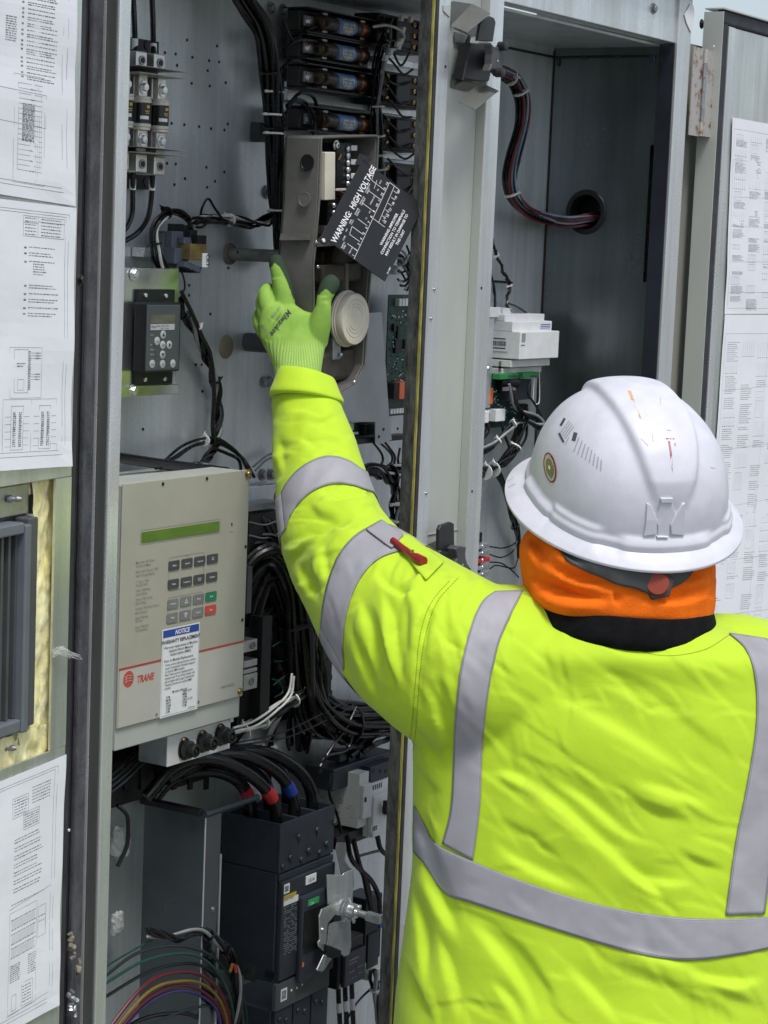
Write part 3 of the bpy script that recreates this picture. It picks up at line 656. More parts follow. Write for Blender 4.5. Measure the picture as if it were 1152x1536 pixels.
# ---- keypad on bracket
kb = thing('keypad_bracket', PY(226, 594, 1.79), 'shiny zinc bracket holding the small keypad', 'bracket')
x0, x1, z0, z1 = pr_(187.5, 266, 402.5, 593, 1.79)
ZB2 = mat('bright_zinc_bracket', (0.70, 0.72, 0.73), 0.2, 0.95, 0.05, 25, rvar=.06)
bx('plate', ZB2, x0-.03, x1, 1.79, 1.7915, z0, z1, kb, .0005)
bx('top_return', ZB2, x0-.03, x1, 1.7917, YB-.001, z1-.0015, z1, kb)
bx('lower_lip', ZB2, x0-.03, x1, 1.786, 1.7897, z0, z0+.014, kb, .001)
for (x, y) in ((200, 411), (199, 586)): bolt(PY(x, y, 1.7885 if y > 500 else 1.7895), OUT, .006, kb)
kp = thing('keypad', PY(240, 578, 1.785), 'dark grey keypad with small screen and round arrow buttons', 'keypad')
pb('back_plate', BLKP, 205, 261, 434, 577, 1.785, 1.7895, kb if False else kp, .001)
for (x, y) in ((217.5, 443), (248, 444), (217, 569), (246.5, 568)): bolt(PY(x, y, 1.785), OUT, .0033, kp, ZINC, 'screw', False, True)
KG = mat('keypad_face', (0.060, 0.068, 0.075), 0.45, 0, .06, 30, .05, 400)
ky = 1.762
x0, x1, z0, z1 = pr_(219.5, 269.5, 457, 556, ky)
bx('case', BLKP, x0, x1+.004, ky+.001, 1.7845, z0-.002, z1+.003, kp, .003)
bx('face', KG, x0+.001, x1, ky, ky+.003, z0, z1, kp, .002)
pb('screen', mat('grey_lcd', (0.115, 0.115, 0.09), 0.2, 0, .25, 40), 226, 262, 472, 485, ky-.0004, ky+.001, kp, 0)
pb('strip_label', mat('pale_grey_label', (0.42, 0.43, 0.45), .5), 226, 262, 486, 495, ky-.0005, ky+.001, kp, 0)
tx = ky-.0008
text('Menu', PY(227, 492, tx), XD, ZD, .0045, INK, kp, sx=1.0)
text('Status  Quick   Main', PY(235, 490, tx), XD, ZD, .0032, INK, kp); text('        Menu    Menu', PY(236, 494, tx), XD, ZD, .0032, INK, kp)
PG = mat('button_grey', (0.40, 0.41, 0.42), .5)
for i, (x, y, s_) in enumerate(((244.3, 502, 'up'), (235.3, 511.5, 'BACK'), (243.7, 517.5, 'OK'), (253.5, 517.3, 'rt'), (243.5, 532, 'dn'), (228, 546, 'HAND'), (243.5, 546, 'OFF'), (259, 545.5, 'AUTO'))):
    c = PY(x, y, ky); b = MB().lathe([(.0056, 0), (.0056, .0007), (.005, .001)], c, OUT, 20).build('button', PG, kp, True)
    o = c-YD*.0014
    if s_ in ('up', 'dn', 'rt'):
        d = {'up': ZD, 'dn': -ZD, 'rt': XD}[s_]; e = d.cross(YD)
        MB().add([o+d*.003, o-d*.002+e*.0028, o-d*.002-e*.0028], [(0, 1, 2)]).build('arrow', INK, b)
    else: text(s_, o-ZD*.0012, XD, ZD, .0034 if len(s_) < 3 else .0022, INK, b, align='CENTER', bold=.01)
for (x, y, s_) in ((225, 503.5, 'Com.'), (225, 518.5, 'On'), (225, 526, 'Warn.'), (225, 533, 'Alarm')): text(s_, PY(x, y, tx), XD, ZD, .0036, PG, kp)
for (x, y) in ((230, 518), (230.5, 525.5), (232.5, 532)): MB().box(PY(x, y, ky).x, PY(x+3, y, ky).x, ky-.0008, ky, PY(x, y+2, ky).z, PY(x, y-1, ky).z).build('indicator', KG, kp, False, .0004)
# ---- harness beside the keypad
harness('control_harness', [PY(266, 448, 1.84), PY(280, 478, 1.84), PY(300, 515, 1.842), PY(317, 552, 1.845), PY(327, 598, 1.847), PY(327, 640, 1.847), PY(322, 672, 1.845), PY(305, 694, 1.84), PY(280, 702, 1.83)], 6, .0058, .0026, 'black twisted wire harness hanging beside the keypad', [BLK, BLK, BLK, WIREG, BLK], ties=(.12, .43, .72), tie_m=BLK, twist=9, seed=5, tiedir=(XD-YD*.3))
wire('twisted_wire', [PY(272, 437, 1.83), PY(289, 472, 1.83), PY(303, 505, 1.832), PY(316, 535, 1.836), PY(321, 590, 1.838), PY(319, 640, 1.838), PY(322, 668, 1.838)], .0032, BLK, 'black twisted pair in front of the hanging harness', 'wire')
tie(PY(299, 491, 1.831), PY(305, 505, 1.83)-PY(293, 478, 1.83), .004, bpy.data.objects['control_harness'], WHT, XD)
wire('white_lead', [PY(268, 400, 1.84), PY(275, 415, 1.84), PY(277, 432, 1.84), PY(270, 447, 1.84)], .0014, BLK, 'short thin black lead under the relay', 'wire')
harness('arch_harness', [PY(236, 702, 1.80), PY(262, 682, 1.82), PY(290, 666, 1.835), PY(320, 660, 1.84), PY(345, 670, 1.83), PY(366, 690, 1.82), PY(379, 716, 1.80)], 3, .005, .0026, 'black wires arching over the top of the beige control panel', [BLK], ties=(.45,), seed=2, tiedir=(-XD*.3+ZD))
wire('arch_wire', [PY(320, 672, 1.84), PY(340, 680, 1.835), PY(358, 690, 1.82), PY(362, 712, 1.80)], .0026, BLK, 'black wire dropping behind the beige control panel', 'wire')
MB().tube(catmull([PY(175, 686, 1.80), PY(250, 697, 1.80), PY(340, 708, 1.80)], 6), .0075, 10).build('flexible_conduit', BLK, None, True)
tag(bpy.data.objects['flexible_conduit'], 'black flexible conduit lying behind the top of the beige panel', 'conduit')
for k, a in enumerate((((380, 700), (400, 684), (420, 676)), ((383, 706), (400, 690), (420, 683)))):
    wire('grey_lead', [PY(x, y, 1.845) for x, y in a], .0017, WIREG, 'thin grey lead rising right of the beige panel, %s one' % ('upper', 'lower')[k], 'wire')
# ---- beige operator panel
TY = 1.73; TX0, TX1, TZ0, TZ1 = 2.1405, 2.4195, 1.255, 1.579
tp = thing('control_panel_box', (2.28, 1.78, 1.22), 'beige control panel box with green display, keypad and notice label', 'control panel')
bx('chassis', GPAINT, TX0, TX1-.002, TY+.003, 1.835, TZ0-.03, TZ1-.002, tp, .0015)
mb = MB(); mb.box(TX0-.001, TX1, TY, TY+.0025, TZ0, TZ1); cov = mb.build('cover', BEIGE, tp, False, .001)
redz = (PY(178, 1005, TY).z+PY(365, 960.5, TY).z)/2
bx('lower_overlay', BEIGE2, TX0+.0015, TX1-.0015, TY-.0005, TY-.0001, TZ0+.0015, redz-.002, tp)
bx('red_line', mat('red_stripe', (0.42, 0.055, 0.045), .5), TX0+.0005, TX1-.0015, TY-.0008, TY-.0002, redz-.002, redz+.0008, tp)
bolt(PY(372, 711, TY), OUT, .005, tp, BRASS, 'screw', True, True); bolt(PY(359, 1037, TY), OUT, .0038, tp, BRASS, 'screw', True, True)
for (x, y) in ((245, 726), (311, 718), (369, 820), (364, 930), (298, 1053), (235, 1072)): MB().lathe([(.0024, 0), (.0024, .0008)], PY(x, y, TY-.0009), YD, 10).build('screw_hole', STEEL if y > 1000 else BLKP, tp)
def zpt(zx, zy, Y=TY): return PY(190+zx/7.2, 770+zy/7.2, Y)
def outline(name, m, a, b, r, t, Y, parent):    # rounded outline between opposite corners
    cx, cz, hx, hz = (a.x+b.x)/2, (a.z+b.z)/2, abs(b.x-a.x)/2, abs(b.z-a.z)/2
    o1, o2 = rrect(cx, cz, hx, hz, r, Y), rrect(cx, cz, hx-t, hz-t, max(r-t, .0003), Y); n_ = len(o1)
    return MB().add(o1+o2, [(i, (i+1) % n_, n_+(i+1) % n_, n_+i) for i in range(n_)]).build(name, m, parent)
def plate(name, m, c, hx, hz, r, Y, th, parent): return MB().slab(rrect(c.x, c.z, hx, hz, r, Y), (0, th, 0)).build(name, m, parent)
GLINE = mat('grey_outline_print', (0.22, 0.215, 0.18), .6)
lcd = mat('green_lcd', (0.10, 0.19, 0.015), 0.16, 0, .2, 14, c2=(0.075, 0.14, 0.014))
a, b = zpt(146, 262), zpt(1010, 138); a.z = PY(190+578/7.2, 770+122/7.2, TY).z; b.z = PY(190+578/7.2, 770+278/7.2, TY).z
outline('display_outline', GLINE, a, b, .003, .0005, TY-.0004, tp)
a2, b2 = zpt(158, 264), zpt(998, 143); cz = (a.z+b.z)/2
plate('display', lcd, Vector(((a2.x+b2.x)/2, 0, cz)), abs(b2.x-a2.x)/2, (a.z-b.z)/2-.0028, .002, TY-.0008, .0007, tp)
KD, KM = mat('dark_grey_key', (0.062, 0.067, 0.067), .5), mat('mid_grey_key', (0.20, 0.205, 0.20), .5)
KGn, KRd = mat('green_key', (0.012, 0.20, 0.10), .5), mat('red_key', (0.52, 0.075, 0.05), .5)
rows = (((507, 562), (648, 537), (785, 514), (922, 490)), ((500, 762), (641, 737), (777, 711), (914, 686)), ((495, 976), (635, 947), (772, 921), (907, 895)), ((487, 1126), (628, 1096), (764, 1067), (901, 1040)))
names = (('Status', 'Setpoints', 'Diagnostics', 'Test\nStart'), ('Setup', 'Configuration', 'Service\nMode', 'Custom'), ('Previous', '^', 'Enter', 'Auto'), ('Next', 'v', 'Cancel', 'Stop'))
for i in range(4):
    for j in range(4):
        c = zpt(*rows[i][j]); hx = (zpt(rows[i][j][0]+58, rows[i][j][1]).x-zpt(rows[i][j][0]-58, rows[i][j][1]).x)/2
        m_ = (KD if i < 2 else KM) if j < 3 or i < 2 else (KGn if i == 2 else KRd)
        k_ = plate('key', m_, c, hx, .0064, .0022, TY-.0012, .0011, tp)
        o = c-YD*.0016; s_ = names[i][j]
        if s_ in '^v':
            d = ZD if s_ == '^' else -ZD
            A = [o+d*.0036, o-d*.0028+XD*.0036, o-d*.0028-XD*.0036]; B = [o+d*.0018, o-d*.0018+XD*.0021, o-d*.0018-XD*.0021]
            MB().add(A+B, [(0, 1, 4, 3), (1, 2, 5, 4), (2, 0, 3, 5)]).build('arrow', WINK, k_)
        else: text(s_, o+ZD*(-.001 if '\n' not in s_ else .0008), XD, ZD, .0036 if len(s_) < 9 else .0028, WINK, k_, align='CENTER', bold=.012, space=.9)
for (u0, u1, r0, r1) in ((0, 2, 0, 1), (0, 2, 2, 3)):
    A, B = zpt(*rows[r0][u0]), zpt(*rows[r1][u1]); A2 = Vector((A.x-.0105, 0, A.z+(.0115 if r0 == 0 else .009))); B2 = Vector((B.x+.0105, 0, B.z-.009))
    outline('key_group_outline', GLINE, A2, B2, .003, .0005, TY-.0004, tp)
text('Menus', zpt(648, 460)-YD*.0008, XD, ZD, .0032, GLINE, tp, align='CENTER')
for (zx, zy, s_) in ((95, 545, 'Menu Items Will Select'), (95, 585, 'The Desired Menu'), (95, 645, '"Next" And "Previous" Will'), (95, 688, 'Scroll Through Displays'), (95, 755, '"+" And "-" Will'), (95, 790, 'Change Values'), (95, 848, '"Enter" Will Enter'), (95, 888, 'Value Change'), (92, 945, '"Cancel" Will Cancel'), (90, 985, 'Value Change'), (88, 1045, '"Custom" Will Enter Custom'), (88, 1088, 'Status Selected'), (88, 1145, '"Stop" Will Stop'), (88, 1178, 'The Unit'), (86, 1245, '"Auto" Will Start'), (88, 1280, 'Unit Operation')):
    text(s_, zpt(zx, zy)-YD*.0008, XD, ZD, .0042, GLINE, tp, bold=.004)
MB().box(zpt(1127, 118).x, zpt(1141, 118).x, TY-.0008, TY, zpt(1130, 136).z, zpt(1130, 102).z).build('alarm_light', KD, tp, False, .0004)
text('Alarm', zpt(1132, 205)-YD*.0008, XD, ZD, .0036, GLINE, tp, align='CENTER')
RD = mat('logo_red', (0.50, 0.075, 0.05), .5)
lc = PY(193, 1018.5, TY-.0009); lg = MB().lathe([(.0108, 0), (.0108, .0004)], lc, YD, 32).build('emblem', RD, tp)
mb = MB()
for k in range(3):
    zz = lc.z+.0035-k*.0035
    for s_ in (-1, 1): mb.tube(catmull([Vector((lc.x+s_*.0007, lc.y-.0004, zz+.0006)), Vector((lc.x+s_*.0035, lc.y-.0004, zz+.0012)), Vector((lc.x+s_*.0075, lc.y-.0004, zz-.0006))], 3), .0004, 4)
mb.build('emblem_lines', BEIGE2, lg)
text('TRANE', PY(205.2, 1024.5, TY-.0009), XD, ZD, .0130, RD, tp, bold=.035, shear=.22, sx=.86)
text('6400-1023-05', PY(331, 1033.5, TY-.0009), XD, ZD, .0055, GLINE, tp, shear=.1)
# notice label stuck on the panel
nt = thing('notice_label', PY(267, 1070, TY-.001), 'white notice label with blue heading stuck on the beige control panel', 'label')
nx0, nx1 = PY(241.5, 1010, TY-.001).x, PY(297.5, 995, TY-.001).x; nz1 = PY(270, 939.5, TY-.001).z; nz0 = PY(268, 1070.5, TY-.001).z
bx('sheet', LABEL, nx0, nx1, TY-.0014, TY-.0009, nz0, nz1, nt)
nh = nz1-nz0; nwd = nx1-nx0; ny = TY-.0017
bx('heading', mat('notice_blue', (0.015, 0.065, 0.34), .5), nx0+.002, nx1-.002, ny, ny+.0002, nz1-nh*.095, nz1-.0018, nt)
outline('border', INKG, Vector((nx0+.0016, 0, nz1-.0014)), Vector((nx1-.0016, 0, nz0+.002)), .0004, .0004, ny, nt)
text('NOTICE', (nx0+nwd*.52, ny-.0003, nz1-nh*.078), XD, ZD, .0086, WINK, nt, align='CENTER', bold=.03, shear=.25)
def nl(s_, u, v, sz, al='LEFT', b=.004): text(s_, (nx0+nwd*u, ny-.0003, nz1-nh*v), XD, ZD, sz, INK, nt, align=al, bold=b)
nl('WARRANTY REPLACEMENT', .5, .165, .0068, 'CENTER', .02)
for k, s_ in enumerate(('Warranty replacement of Modules', 'requires Return Material', 'Authorization (RMA).')): nl(s_, .5, .225+k*.043, .0053, 'CENTER')
nl('Prior to Module Replacement:', .06, .375, .0053)
for k, s_ in enumerate(('- Trane service representatives contact', '  Large Commercial Technical Support', '  to receive RMA number.', '- Non Trane service representatives', '  contact local Trane Parts Center and', '  ask to speak with Large Commercial', '  Technical Service to receive RMA', '  number.')): nl(s_, .06, .418+k*.038, .0044)
nl('Modules Affected', .5, .74, .0046, 'CENTER')
for k, s_ in enumerate(('RTM', 'MCM', 'HEAT', 'ECEM', 'VCM', 'SCM')): nl(s_, .14, .79+k*.033, .0044)
for k, s_ in enumerate(('GBAS 0-5V', 'MPM', 'VOM', 'GBAS 0-10V', 'WSM', 'TCM')): nl(s_, .58, .765+k*.033, .0044)
nl('X39641098-01', .74, .965, .0026)
# ---- connector box under the panel
cb = thing('connector_box', PY(300, 1150, 1.76), 'small bright metal box with three round black connectors under the beige panel', 'connector box')
cy_ = 1.742
fx0, fx1 = PY(251, 1128, cy_).x, PY(345.5, 1100, cy_).x; fz1 = PY(297, 1092.5, cy_).z; fz0 = PY(300, 1136, cy_).z
bx('front_plate', mat('bright_white_metal', (0.74, 0.75, 0.76), .35, .35, .04, 30), fx0, fx1, cy_, cy_+.0015, fz0, fz1, cb, .0006)
bx('box', STEEL, fx0+.0003, fx1-.0003, cy_+.0017, cy_+.05, fz0+.0003, fz1-.0003, cb, .0006)
bx('top_tab', GALV_L, fx0-.006, fx0+.02, cy_+.004, cy_+.006, fz1, fz1+.006, cb); bx('top_tab', GALV_L, fx1-.004, fx1+.004, cy_-.002, cy_, fz1-.004, fz1+.007, cb)
for k, (x, y) in enumerate(((276, 1123), (303, 1112), (330, 1102))):
    c = PY(x, y, cy_-.0002)
    fl = MB().slab([c+XD*(.0135*math.cos(a)*(1 if abs(math.sin(a)) < .75 else .8))+ZD*(.0165*math.sin(a)) for a in [2*math.pi*q/20 for q in range(20)]], (0, -.002, 0)).build('connector', BLKP, cb)
    MB().lathe([(.0115, .002), (.0125, .004), (.0125, .011), (.0095, .0125), (.0095, .021), (.0085, .022), (.006, .022), (.006, .018), (.003, .018), (.003, .0215), (.001, .0215)], c, OUT, 26).build('barrel', BLKP, fl, True)
    bolt(c+Vector((-.0045, -.002, .0135)), OUT, .0028, fl, BRASS, 'screw', False, True); bolt(c+Vector((.005, -.002, -.0140)), OUT, .0024, fl, BRASS, 'screw', False, True)
# ---- shroud left of the breaker
sh = thing('sheet_metal_shroud', PY(307, 1536, 1.75), 'dark galvanised sheet metal shroud beside the main breaker', 'shroud')
sX = PY(305, 1320, 1.75).x; shz = PY(309, 1224, 1.75).z
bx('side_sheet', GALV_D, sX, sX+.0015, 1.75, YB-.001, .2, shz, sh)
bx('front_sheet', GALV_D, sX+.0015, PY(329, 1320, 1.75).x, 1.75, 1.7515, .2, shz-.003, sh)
bx('edge_return', GALV_L, PY(328, 1320, 1.75).x, PY(329.3, 1320, 1.75).x, 1.7475, 1.7497, .2, PY(332, 1280, 1.75).z, sh)
bx('bend', GALV_L, sX-.0008, sX+.0012, 1.7488, 1.7499, .2, shz, sh)
bx('top_channel', BLKP, sX-.012, sX+.001, 1.752, YB-.001, shz+.001, shz+.010, sh, .001)
mb = MB(); mb.cyl(Vector((sX-.004, 1.748, shz+.003)), Vector((sX+.125, 1.748, shz+.003)), .0045, 12); mb.build('top_rail', CHAR, sh, True)
for (x, y) in ((319, 1364), (316, 1434)): bolt(PY(x, y, 1.75), OUT, .003, sh, STEEL, 'screw', True, True)
# ---- main breaker
BY = 1.73; BX0, BX1 = 2.527, 2.673
bz_t = PY(462, 1222, BY).z; bz_s = PY(461, 1295, BY).z; bz_b = PY(458, 1453, BY).z; bz_p = PY(458, 1494, BY).z
mbk = thing('main_breaker', (2.6, 1.79, bz_p-.15), 'large charcoal three pole circuit breaker at the cabinet bottom', 'circuit breaker')
pole = (BX1-BX0)/3
for k in range(3):
    a, b = BX0+k*pole+(.0004 if k else 0), BX0+(k+1)*pole-.0004
    z0, z1 = bz_s+.0015, bz_t
    p = bx('lug_cover', CHAR, a, b, BY, BY+.004, z0, z1, mbk, .0008)
    bx('cover_wall', CHAR, a, a+.003, BY+.0042, 1.835, z0, z1, p); bx('cover_wall', CHAR, b-.003, b, BY+.0042, 1.835, z0, z1, p)
    bx('cover_wall', CHAR, a+.0032, b-.0032, 1.828, 1.835, z0, z1, p); bx('cover_floor', CHAR, a+.0032, b-.0032, BY+.0042, 1.8278, z0, z1-.03, p)
    for (u, v) in ((.16, .12), (.55, .25)): bolt((a+(b-a)*u, BY-.0002, z0+(z1-z0)*v), OUT, .0042 if u < .3 else .0048, p, CHAR, 'screw', False, True)
    bolt((b-.001, BY-.0006, z0+(z1-z0)*.62), OUT, .0042, p, CHAR, 'screw', False, True)
bx('case', CHAR, BX0, BX1, BY+.004, 1.835, bz_b-.002, bz_s, mbk, .0015)
bx('front_cover', CHAR, BX0+.003, BX1-.002, BY-.006, BY+.0037, bz_b+.002, bz_s-.012, mbk, .002)
bx('step', CHAR, BX0+.001, BX1-.001, BY-.001, BY+.0038, bz_s-.0115, bz_s-.0015, mbk, .001)
FY = BY-.006
cbx0, cbx1 = PY(446, 1370, FY).x, PY(489, 1370, FY).x
bx('bezel', CHAR, cbx0, cbx1+.012, FY-.010, FY-.0002, PY(462, 1472, FY).z+.008, PY(462, 1338, FY).z, mbk, .003)
bx('recess', BLKP, PY(456, 1370, FY-.01).x, cbx1, FY-.0108, FY-.0102, PY(470, 1425, FY-.01).z, PY(470, 1362, FY-.01).z, mbk)
bx('on_window', mat('green_window', (0.03, 0.30, 0.10), .4), PY(462, 1352, FY-.0106).x, PY(478, 1352, FY-.0106).x, FY-.0114, FY-.0103, PY(470, 1356, FY-.01).z, PY(470, 1347, FY-.01).z, mbk)
text('ON', Vector((PY(465, 1352, FY-.0106).x, FY-.0118, PY(470, 1355, FY-.01).z)), XD, ZD, .006, WINK, mbk)
bx('indicator', ORANGE, PY(453, 1447, FY-.0106).x, PY(455.5, 1447, FY-.0106).x, FY-.0112, FY-.0103, PY(454, 1450, FY-.01).z, PY(454, 1444, FY-.01).z, mbk)
lx0 = PY(424.5, 1390, FY).x
def blab(name, m, px0, px1, py0, py1, Y=FY): return pb(name, m, px0, px1, py0, py1, Y-.0006, Y-.0001, mbk, 0)
blab('sticker', LABEL, 426.5, 434.5, 1326, 1340); blab('sticker_print', INKG, 428, 433, 1329, 1337, FY-.0006)
blab('yellow_strip', mat('yellow_label', (0.55, 0.40, 0.06), .5), 426, 444.5, 1340.5, 1346); blab('white_strip', LABEL, 426, 447.5, 1346, 1355)
text('HARD-WIRED', PY(426.5, 1352.5, FY-.0012), XD, ZD, .004, INK, mbk)
mb = MB()
r5 = random.Random(5)
for k in range(26):
    y = 1360+k*2.9; u = 0
    while u < 20:
        l = 1+3*r5.random()
        if r5.random() < .72: A, B = PY(425.5+u, y-.42*u*.9, FY-.0006), PY(425.5+min(20, u+l), y-.42*min(20, u+l)*.9, FY-.0006); mb.quad(A, B, B+ZD*.0011, A+ZD*.0011)
        u += l+.8
o = mb.build('printed_ratings', mat('grey_print_light', (0.30, 0.31, 0.32), .6), mbk); o['kind'] = 'stuff'
tl = thing('breaker_tag', PY(467, 1322, FY), 'small white tag reading 1S14 on the main breaker', 'tag')
pb('plate', LABEL, 459.5, 474.5, 1312, 1325, BY-.0075, BY-.0062, tl, .0003)
text('1S14', PY(467, 1322.5, BY-.0079), XD, ZD, .0088, INK, tl, align='CENTER', bold=.004)
tplate = bx('trip_plate', CHAR2, BX0-.002, BX1-.004, BY-.004, BY+.0037, bz_p, bz_b-.0022, mbk, .001)
pb('sticker', LABEL, 421.5, 430.5, 1483, 1501, BY-.0046, BY-.0041, mbk, 0); pb('sticker_print', INKG, 423, 429, 1486, 1498, BY-.005, BY-.0047, mbk, 0)
for (x, y) in ((437.5, 1485.5), (445.5, 1482), (453.5, 1477)): MB().lathe([(.0018, 0), (.0018, .0006)], PY(x, y, BY-.0046), YD, 10).build('indicator_dot', LABEL, mbk)
bx('lower_case', CHAR, BX0, BX1, BY+.006, 1.835, bz_p-.16, bz_p-.0005, mbk, .0015)
for k in range(3):
    a, b = BX0+.003+k*pole, BX0+(k+1)*pole-.0015; bx('lower_lug_cover', CHAR, a, b, BY-.001, BY+.0055, bz_p-.16, bz_p-.002, mbk, .0008)
    for (u, v) in ((.22, .016), (.62, .022)): bolt((a+(b-a)*u, BY-.001, bz_p-v), OUT, .0044, mbk, CHAR, 'screw', False, True)
bx('side_window', mat('side_glass', (0.05, 0.052, 0.05), .15, 0, .3, 80), BX0-.0012, BX0-.0002, 1.765, 1.787, PX(378, 1472, BX0).z, PX(378, 1446, BX0).z, mbk, 0)
bx('side_foot', BLKP, BX0-.005, BX0-.0003, 1.728, 1.745, PX(414, 1468, BX0).z, PX(414, 1458, BX0).z, mbk)
# ---- rotary operating handle mechanism (zinc) in front of the breaker
hm = thing('rotary_handle_mechanism', PY(520, 1470, 1.70), 'bright zinc rotary handle mechanism with pointed square shaft on the breaker', 'handle mechanism')
HY = 1.700
def fpl(name, pts, Y, th, m, parent, bevel=.0006): return MB().slab([PY(x, y, Y) for x, y in pts], (0, th, 0)).build(name, m, parent, False, bevel)
fpl('back_bracket', [(491, 1312), (514, 1313), (516, 1310), (531, 1303), (529, 1355), (514, 1358), (492, 1357)], HY+.008, .002, GALV, hm)
fpl('side_blade', [(504, 1273), (506, 1264), (519, 1264), (520, 1275), (517, 1290), (525, 1302), (531, 1303), (531, 1330), (514, 1320)], HY+.012, .0015, STEEL, hm)
fpl('swing_arm', [(479, 1375), (483, 1364), (494, 1359), (514, 1348), (526, 1350), (536, 1361), (531, 1378), (522, 1378), (503, 1372), (498, 1378), (492, 1385), (489, 1420), (487, 1428), (478, 1420), (477, 1414), (480, 1410)], HY, .0025, ZINC, hm)
fpl('cam_plate', [(494, 1386), (500, 1384), (526, 1379), (527, 1420), (524, 1432), (517, 1435), (509, 1428), (502, 1432), (486, 1456), (477, 1457), (489, 1431), (492, 1410)], HY+.004, .0022, ZINC, hm)
fpl('handle_tip', [(490, 1417), (497, 1419), (513, 1426), (512, 1434), (500, 1438), (491, 1431)], HY-.006, .012, BLKP, hm, .0015)
fpl('lower_tab', [(486, 1432), (491, 1433), (484, 1458), (475, 1455)], HY-.003, .002, ZINC, hm)
c = PY(519, 1364, HY); ax = Vector((.12, -1, -.10)).normalized()
MB().lathe([(.018, .0), (.019, .002), (.015, .004), (.0125, .006), (.0125, .016), (.010, .018)], c, ax, 26).build('hub', ZINC, hm, True)
MB().lathe([(.0055, .018), (.0055, .040), (.0055, .0402)], c, ax, 14).build('shaft_collar', ZINC, hm, True)
MB().lathe([(.0085, .036), (.0085, .060), (.0078, .061)], c, ax, 4).build('shaft_block', ZINC, hm, False)
MB().lathe([(.0055, .060), (.0055, .084), (.0075, .084), (.0075, .098), (.0005, .112)], c, ax, 4).build('shaft', ZINC, hm, False)
for q in ((.006, .003, -.008), (-.006, .002, -.010), (.010, 0, .006), (0, .004, -.015)): bolt(c+ax*.016+Vector(q), ax, .0035, hm, ZINC, 'nut', False)
MB().lathe([(.0022, 0), (.0022, .002), (.0005, .0025)], PY(484, 1394, HY), OUT, 12).build('rivet', ZINC, hm, True)
# ---- heavy cables into the breaker
hc = ((( 220, 1196), (262, 1150), (318, 1138), (366, 1160), (393, 1196), (406, 1244), 1.752, 'r'), ((225, 1205), (260, 1168), (312, 1156), (352, 1172), (373, 1200), (386, 1240), 1.79, 'r'),
      ((250, 1170), (300, 1140), (360, 1132), (408, 1152), (432, 1188), (440, 1226), 1.752, 'b'), ((245, 1180), (300, 1150), (356, 1146), (396, 1166), (414, 1196), (420, 1222), 1.785, 'b'),
      ((270, 1160), (330, 1130), (395, 1128), (438, 1150), (460, 1180), (469, 1210), 1.752, ''), ((260, 1160), (320, 1134), (380, 1134), (424, 1152), (444, 1182), (452, 1206), 1.785, ''))
for k, (p0, p1, p2, p3, p4, p5, Y, t) in enumerate(hc):
    pe = Vector((BX0+pole*(k//2+.5)+(.004 if k % 2 == 0 else -.004), 1.758 if k % 2 == 0 else 1.797, bz_t-.028)); u4 = pe+Vector((-.004, .002, .050))
    pts = [PY(*p0, Y+.06), PY(*p1, Y+.045), PY(*p2, Y+.025), PY(*p3, Y+.010).lerp(pe+Vector((-.03, .01, .088)), .5), u4, pe]
    lab = ('thick black cable with red tape, front one at the breaker', 'thick black cable with red tape, rear one at the breaker', 'thick black cable with blue tape, front one at the breaker', 'thick black cable with blue tape, rear one at the breaker', 'untaped thick black cable nearest the door side of the breaker top', 'untaped thick black cable behind the others at the breaker top')[k]
    rt = thing('heavy_cable', pts[-1], lab, 'cable', 'heavy cables into the main breaker'); P_ = catmull(pts, 8)
    MB().tube(P_, .0095, 16).build('jacket', BLK, rt, True)
    if t: MB().tube(P_[28:32], .0099, 16).build('tape_band', REDT if t == 'r' else BLUE, rt, True)
# ---- distribution block behind the panel's right edge
db = thing('distribution_block', PY(375, 1060, 1.80), 'black distribution block with bright metal lugs right of the beige panel', 'terminal block')
pb('barrier', BLKP, 358, 405, 940, 1090, 1.80, 1.83, db); pb('rear_barrier', BLKP, 392, 406, 925, 1080, 1.78, 1.80, db)
for (a, b) in ((960, 977), (990, 1000), (1003, 1009), (1011, 1034)):
    pb('lug', ALU, 366, 386, a, b, 1.772, 1.80, db, .001)
for (x, y) in ((379, 968), (377, 1022)): MB().lathe([(.0055, 0), (.0055, -.0015), (.004, -.0015), (.004, .002), (.001, .002)], PY(x, y, 1.7715), YD, 18).build('set_screw', STEEL, db, True)
# ---- masses of black wiring
harness('main_wire_bundle', [PY(352, 905, 1.83), PY(372, 850, 1.82), PY(405, 832, 1.80), PY(432, 868, 1.79), PY(446, 930, 1.79), PY(456, 1000, 1.79), PY(470, 1060, 1.79), PY(505, 1085, 1.80), PY(560, 1083, 1.80), PY(620, 1075, 1.81)], 34, .030, .0040, 'big bundle of black wires sweeping down behind the raised sleeve', [BLK], ties=(.45, .82), tie_m=BLK, seed=4, wob=.3, twist=.6, tiedir=XD)
harness('upper_wire_bundle', [PY(352, 960, 1.82), PY(362, 880, 1.81), PY(378, 840, 1.80), (PY(410, 826, 1.79)), PY(450, 850, 1.79), PY(480, 905, 1.79)], 9, .016, .0042, 'thick black wires arching out behind the beige panel', [BLK], seed=14, wob=.4, twist=.5)
harness('rear_wire_bundle', [PY(360, 1010, 1.82), PY(388, 930, 1.82), PY(420, 900, 1.82), PY(440, 960, 1.82), PY(448, 1050, 1.82), PY(452, 1120, 1.83)], 14, .018, .0034, 'black wires hanging behind the main wire bundle', [BLK], seed=24, wob=.4, twist=.7)
